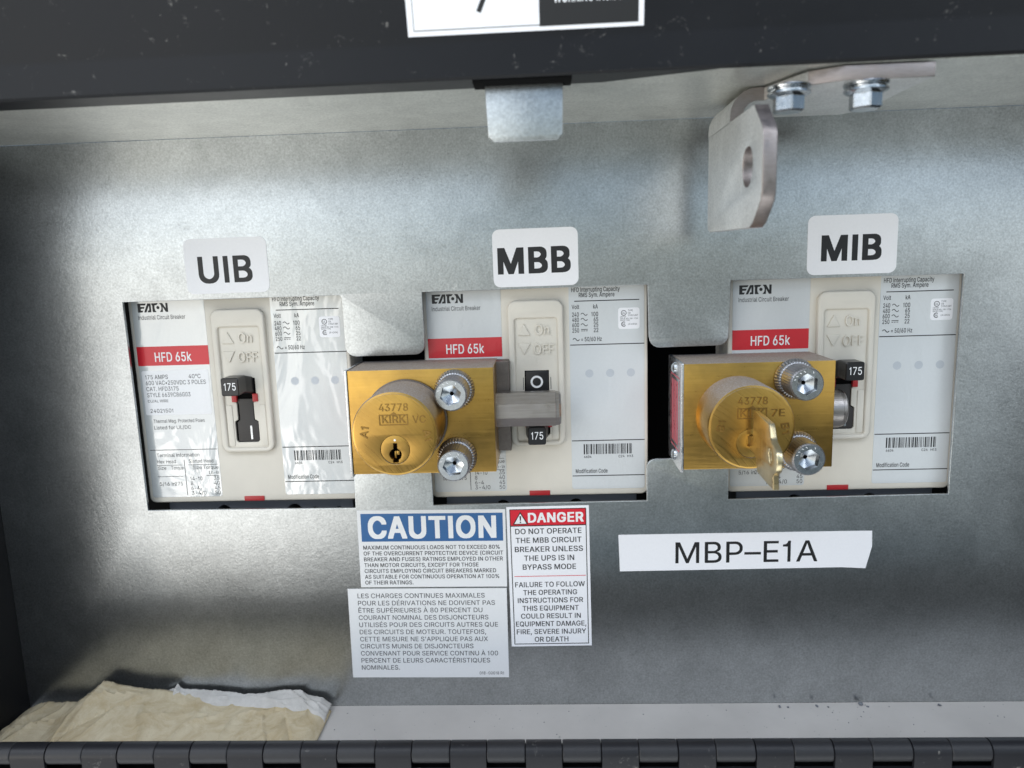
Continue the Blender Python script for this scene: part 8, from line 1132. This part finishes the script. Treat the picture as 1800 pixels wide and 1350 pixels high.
# trim tongue plate top
bm = bmesh.new()
bm.from_mesh(me1)
for v in bm.verts:
    if v.co.z > -11.8 * MM:
        v.co.z = -11.8 * MM
bm.to_mesh(me1)
bm.free()
bp_ = finish("bracket_plate", join_meshes([me1, bend, leg]), ['zinc_fine', 'edge'], br)
for p in bp_.data.polygons:      # the sheared edges are browner than the rolled faces
    if p.normal.y < -0.45 or p.normal.y > 0.45 or (abs(p.normal.z) > 0.5 and abs(p.normal.y) > 0.2):
        p.material_index = 1
bp_.data.materials[1] = MT['edge']
for bx, bz in ((101.9, 80), (126.9, 80)):
    b = lathe("hex_bolt", [(0, -4.6), (6.8, -4.6), (7.0, -5.0), (6.8, -5.6), (6.1, -5.9), (6.0, -6.2), (6.1, -6.5), (6.9, -6.7), (6.9, -7.3), (5.2, -8.2), (0, -8.2)], 'screw', br, 48, 'y', (bx - 88, 0, bz - 24))
    bm = bmesh.new()
    A = [bm.verts.new(V(a, -8.0, c2)) for a, c2 in circ(0, 0, 5.2, 6, 0.62)]
    B = [bm.verts.new(V(a, -12.4, c2)) for a, c2 in circ(0, 0, 5.2, 6, 0.62)]
    D = [bm.verts.new(V(a, -13.0, c2)) for a, c2 in circ(0, 0, 4.4, 6, 0.62)]
    for P, Q in ((A, B), (B, D)):
        for i in range(6):
            bm.faces.new((P[i], P[(i + 1) % 6], Q[(i + 1) % 6], Q[i]))
    bm.faces.new(D)
    bmesh.ops.recalc_face_normals(bm, faces=bm.faces)
    bmesh.ops.bevel(bm, geom=[e for e in bm.edges if abs(e.verts[0].co.z - e.verts[1].co.z) > 3 * MM], offset=0.25 * MM, segments=2, affect='EDGES')
    me = bpy.data.meshes.new("m")
    bm.to_mesh(me)
    bm.free()
    finish("bolt_head", me, 'screw', b)

# ================================================================== stickers on the back panel
PF = 3.0
def sticker(name, x0, y0, x1, y1, label, cat, m='white', r=0.0, rot=0.0, outline=None, group=None):
    cx, cy = (x0 + x1) / 2, (y0 + y1) / 2
    lp = outline or rect(x0, y0, x1, y1, r)
    o = plate(name, [[(a - cx, b - cy) for a, b in lp]], 0.02, 0.17, m, None, 0.0, 'z', (cx, cy, PF))
    o.rotation_euler = (0, -math.radians(rot), 0)
    tag(o, label, cat, group)
    return o, cx, cy

def shift(items, cx, cy):
    for it in items:
        it['x'] -= cx
        it['y'] -= cy
    return items

GRP_S = "white breaker name labels"
for nm, (x0, y0, x1, y1), (tx, ty, th, tw), bold, rot, lab in (
        ("UIB", (-143.9, 2.3, -105.5, 27.2), (-137.9, 7.4, 11.4, 25.0), "bold", 0.3, "white rounded label with black UIB above the breaker that has no lock"),
        ("MBB", (-2.8, 1.1, 35.5, 26.8), (-0.7, 7.3, 10.9, 32.8), "heavy", 0.3, "white rounded label with black MBB above the middle breaker"),
        ("MIB", (136.5, 2.2, 175.4, 28.0), (142.5, 8.5, 10.5, 26.2), "heavy", 0.0, "white rounded label with black MIB right of the steel hasp bracket")):
    o, cx, cy = sticker("breaker_label", x0, y0, x1, y1, lab, "label", 'white', 3.2, rot, None, GRP_S)
    lettering("lettering", shift([T(nm, tx, ty, th, tw, bold=bold)], cx, cy), 0.22, 'ink', o)

o, cx, cy = sticker("caution_sticker", -72.6, -142.2, -1.3, -103.2, "white sticker headed CAUTION in white on a blue band, with English text", "sticker", 'cream')
o.rotation_euler = (0, math.radians(0.5), 0)
lettering("header_band", [], 0.22, 'blue', o, shapes=[[(a - cx, b - cy) for a, b in rect(-70.9, -118.9, -2.6, -104.9)]])
lettering("header_lettering", shift([T("CAUTION", -67.6, -117.0, 10.4, 61.8, bold="heavy")], cx, cy), 0.27, 'whiteink', o)
cl = ["MAXIMUM CONTINUOUS LOADS NOT TO EXCEED 80%", "OF THE OVERCURRENT PROTECTIVE DEVICE (CIRCUIT", "BREAKER AND FUSES) RATINGS EMPLOYED IN OTHER", "THAN MOTOR CIRCUITS, EXCEPT FOR THOSE", "CIRCUITS EMPLOYING CIRCUIT BREAKERS MARKED", "AS SUITABLE FOR CONTINUOUS OPERATION AT 100%", "OF THEIR RATINGS."]
cw = [66.0, 67.6, 67.4, 55.6, 64.0, 65.4, 23.6]
lettering("lettering", shift([T(t, -70.4, -122.9 - 2.98 * i, 1.95, w, bold="medium") for i, (t, w) in enumerate(zip(cl, cw))], cx, cy), 0.22, 'greyink', o)

o, cx, cy = sticker("french_notice_sticker", -79.7, -189.8, -1.9, -143.0, "plain off-white sticker of French text under the blue CAUTION sticker", "sticker", 'cream')
o.rotation_euler = (0, math.radians(0.45), 0)
fl = ["LES CHARGES CONTINUES MAXIMALES", "POUR LES D\u00c9RIVATIONS NE DOIVIENT PAS", "\u00caTRE SUP\u00c9RIEURES \u00c0 80 PERCENT DU", "COURANT NOMINAL DES DISJONCTEURS", "UTILIS\u00c9S POUR DES CIRCUITS AUTRES QUE", "DES CIRCUITS DE MOTEUR. TOUTEFOIS,", "CETTE MESURE NE S'APPLIQUE PAS AUX", "CIRCUITS MUNIS DE DISJONCTEURS", "CONVENANT POUR SERVICE CONTINU \u00c0 100", "PERCENT DE LEURS CARACT\u00c9RISTIQUES", "NOMINALES."]
fw = [62.3, 67.2, 61.0, 63.8, 68.4, 62.4, 63.2, 56.0, 68.0, 64.0, 19.0]
lettering("lettering", shift([T(t, -75.0, -147.8 - 3.78 * i, 2.35, w) for i, (t, w) in enumerate(zip(fl, fw))] + [T("018-00018 R1", -4.4, -188.2, 1.5, 12.0, 'r')], cx, cy), 0.22, 'greyink', o)

o, cx, cy = sticker("danger_sticker", -0.4, -173.7, 38.7, -102.4, "tall white sticker with a red DANGER header and black frame", "sticker", 'white')
o.rotation_euler = (0, math.radians(-0.3), 0)
loc = lambda L: [(a - cx, b - cy) for a, b in L]
fx0, fy0, fx1, fy1 = 1.0, -172.6, 37.4, -103.6
lettering("frame_line", [], 0.22, 'ink', o, shapes=[loc(rect(fx0, fy0, fx1, fy0 + 0.4)), loc(rect(fx0, fy1 - 0.4, fx1, fy1)), loc(rect(fx0, fy0 + 0.4, fx0 + 0.4, fy1 - 0.4)), loc(rect(fx1 - 0.4, fy0 + 0.4, fx1, fy1 - 0.4)), loc(rect(fx0 + 0.4, -112.2, fx1 - 0.4, -111.7))])
lettering("header_band", [], 0.22, 'redflag', o, shapes=[loc(rect(fx0 + 0.4, -111.7, fx1 - 0.4, fy1 - 0.4))])
lettering("divider_line", [], 0.22, 'redflag', o, shapes=[loc(line(2.2, -137.4, 36.6, -137.4, 0.3))])
lettering("header_lettering", shift([T("DANGER", 9.7, -110.2, 4.5, 26.4, bold="heavy")], cx, cy), 0.27, 'whiteink', o)
lettering("alert_triangle", [], 0.27, 'ink', o, shapes=[loc([(2.4, -111.2), (9.8, -111.2), (6.1, -104.9)])])
lettering("alert_field", [], 0.31, 'whiteink', o, shapes=[loc([(3.2, -110.8), (9.0, -110.8), (6.1, -105.8)])])
lettering("alert_mark", [], 0.35, 'ink', o, shapes=[loc([(5.85, -109.3), (6.35, -109.3), (6.5, -107.0), (5.7, -107.0)]), loc(circ(6.1, -110.05, 0.38, 12))])
dl = [("DO NOT OPERATE", 31.6), ("THE MBB CIRCUIT", 31.4), ("BREAKER UNLESS", 32.6), ("THE UPS IS IN", 24.0), ("BYPASS MODE", 25.6)]
d2 = [("FAILURE TO FOLLOW", 33.6), ("THE OPERATING", 26.0), ("INSTRUCTIONS FOR", 31.6), ("THIS EQUIPMENT", 27.2), ("COULD RESULT IN", 29.0), ("EQUIPMENT DAMAGE,", 34.2), ("FIRE, SEVERE INJURY", 33.8), ("OR DEATH", 16.4)]
lettering("lettering", shift([T(t, 19.2, -116.0 - 4.5 * i, 2.6, w, 'c', "medium") for i, (t, w) in enumerate(dl)] + [T(t, 19.2, -142.9 - 4.06 * i, 2.5, w, 'c', "medium") for i, (t, w) in enumerate(d2)], cx, cy), 0.22, 'greyink', o)

tape = [(52.9, -135.6), (140, -135.2), (157, -135.1), (168.3, -135.8), (170.9, -124.9), (170.6, -117.3), (158, -117.2), (52.3, -117.3)]
o, cx, cy = sticker("printed_tape_label", 52.3, -135.8, 170.9, -117.2, "long white tape label reading MBP-E1A with its right end cut crooked", "label", 'white', 0, 0, tape)
lettering("lettering", shift([T("MBP\u2013E1A", 79.2, -131.9, 10.4, 66.6)], cx, cy), 0.22, 'ink', o)

# ================================================================== things lying on the cabinet floor
def interp(P, x):
    for (a, b), (c2, d) in zip(P, P[1:]):
        if a <= x <= c2:
            return b + (d - b) * (x - a) / (c2 - a)
    return P[0][1] if x < P[0][0] else P[-1][1]

def paper(name, topline, z_back, z_front, yfront, m, label, cat, nx, nz, amp, seed, creases, belly=2.5):
    xs0, xs1 = topline[0][0], topline[-1][0]
    def fn(x, t):
        yt = interp(topline, x)
        z = z_back + (z_front - z_back) * t
        e = max(0.0, min(1.0, (x - xs0) / 8.0, (xs1 - x) / 5.0))
        y = yt + (yfront - yt) * t ** 1.25 + belly * math.sin(math.pi * t) * e
        n1 = noise.noise(Vector((x * 0.035 + seed, t * 1.2, seed)))
        n2 = 1.0 - abs(noise.noise(Vector((x * 0.05 + t * 1.5, t * 1.8 - x * 0.03, seed + 3)))) * 2.0
        n3 = noise.noise(Vector((x * 0.35, t * 9.0, seed + 9)))
        y += amp * (1.5 * n1 + 1.3 * max(0.0, n2) ** 6 + 0.18 * n3) * (0.3 + 0.7 * math.sin(math.pi * min(1, t + 0.15)))
        for (xa, ta), (xb, tb), d, w in creases:
            u = max(0.0, min(1.0, (x - xa) / (xb - xa)))
            tc = ta + (tb - ta) * u
            if min(xa, xb) - 4 < x < max(xa, xb) + 4:
                dist = (t - tc) * 40
                y += d * math.exp(-abs(dist) / w) * (1 if dist > 0 else 0.25)
        if t < 0.02:
            y += 0.5 * noise.noise(Vector((x * 0.9, seed, 1.0))) + 0.4 * noise.noise(Vector((x * 3.0, seed, 2.0)))
        return (x, max(-204.6, y), max(4.2, z + 0.8 * n1))
    me = grid_mesh(xs0, xs1, 0.0, 1.0, nx, nz, fn)
    o = finish(name, me, m, None, False)
    for p in me.polygons:
        p.use_smooth = True
    me.set_sharp_from_angle(angle=math.radians(28))
    md = o.modifiers.new("thickness", 'SOLIDIFY')
    md.thickness = 0.25 * MM
    cxm = (xs0 + xs1) / 2
    off = V(cxm, -205, 25)
    for v in me.vertices:
        v.co -= off
    o.location = off
    return tag(o, label, cat)

tan_top = [(-246.5, -203.5), (-238, -199), (-219, -198.5), (-211, -193), (-204, -187.6), (-199, -188.6), (-191, -190.2), (-180, -192.0), (-160, -195.2), (-140, -198.4), (-125, -199.2), (-112, -199.6), (-101, -200.6), (-93.5, -202.4), (-90.5, -204.4)]
paper("tan_wrapping_paper", tan_top, 8, 70, -204.4, 'kraft', "crumpled tan wrapping paper lying on the cabinet floor", "paper", 210, 40, 1.0, 3.1,
      [((-205, 0.62), (-125, 0.95), 1.6, 1.3), ((-236, 0.35), (-186, 0.08), 1.8, 2.0), ((-215, 0.7), (-188, 0.2), -1.4, 2.0), ((-120, 0.2), (-104, 0.8), 1.3, 2.0), ((-112, 0.1), (-97, 0.6), -1.2, 2.2), ((-175, 0.3), (-150, 0.22), 0.8, 1.2)])
wh_top = [(-176, -195.2), (-170, -193.8), (-168.6, -191.2), (-167, -193.8), (-150, -195.0), (-135, -197.4), (-128, -197.2), (-118, -195.4), (-106, -195.8), (-102, -198.2), (-95.5, -199.2), (-91.0, -203)]
paper("white_packing_paper", wh_top, 4.5, 22, -204.2, 'tissue', "white packing paper tucked behind the tan paper", "paper", 120, 30, 0.6, 8.7,
      [((-112, 0.0), (-96, 0.6), 1.2, 1.2), ((-106, 0.0), (-93, 0.5), 1.0, 1.2), ((-130, 0.1), (-112, 0.5), 0.9, 1.6)], 1.2)

# grit on the floor: nobody could count it
bm = bmesh.new()
rg = random.Random(5)
def crumb(x, z, r):
    m4 = Matrix.Translation(V(x, -205 + r * 0.45, z)) @ Matrix.Rotation(rg.uniform(0, 6), 4, 'Z') @ Matrix.Diagonal((r * MM, r * 0.7 * MM, r * 0.55 * MM, 1))
    g = bmesh.ops.create_icosphere(bm, subdivisions=1, radius=1.0, matrix=m4)
    for v in g['verts']:
        v.co += Vector((rg.uniform(-1, 1), rg.uniform(-1, 1), rg.uniform(-1, 1))) * r * 0.25 * MM
for x, r in ((129, 1.1), (133, 0.7), (147, 0.9), (152, 0.6), (168, 1.3), (171, 0.7), (205, 1.0)):
    crumb(x, rg.uniform(4.5, 8), r)
for k in range(170):
    crumb(rg.uniform(-95, 320), rg.uniform(4, 34), rg.choice((0.14, 0.16, 0.2, 0.34)))
me = bpy.data.meshes.new("grit")
bm.to_mesh(me)
bm.free()
g = finish("grit", me, 'base', None, False)
tag(g, "dark grit and dust crumbs scattered over the pale cabinet floor", "grit", None, "stuff")
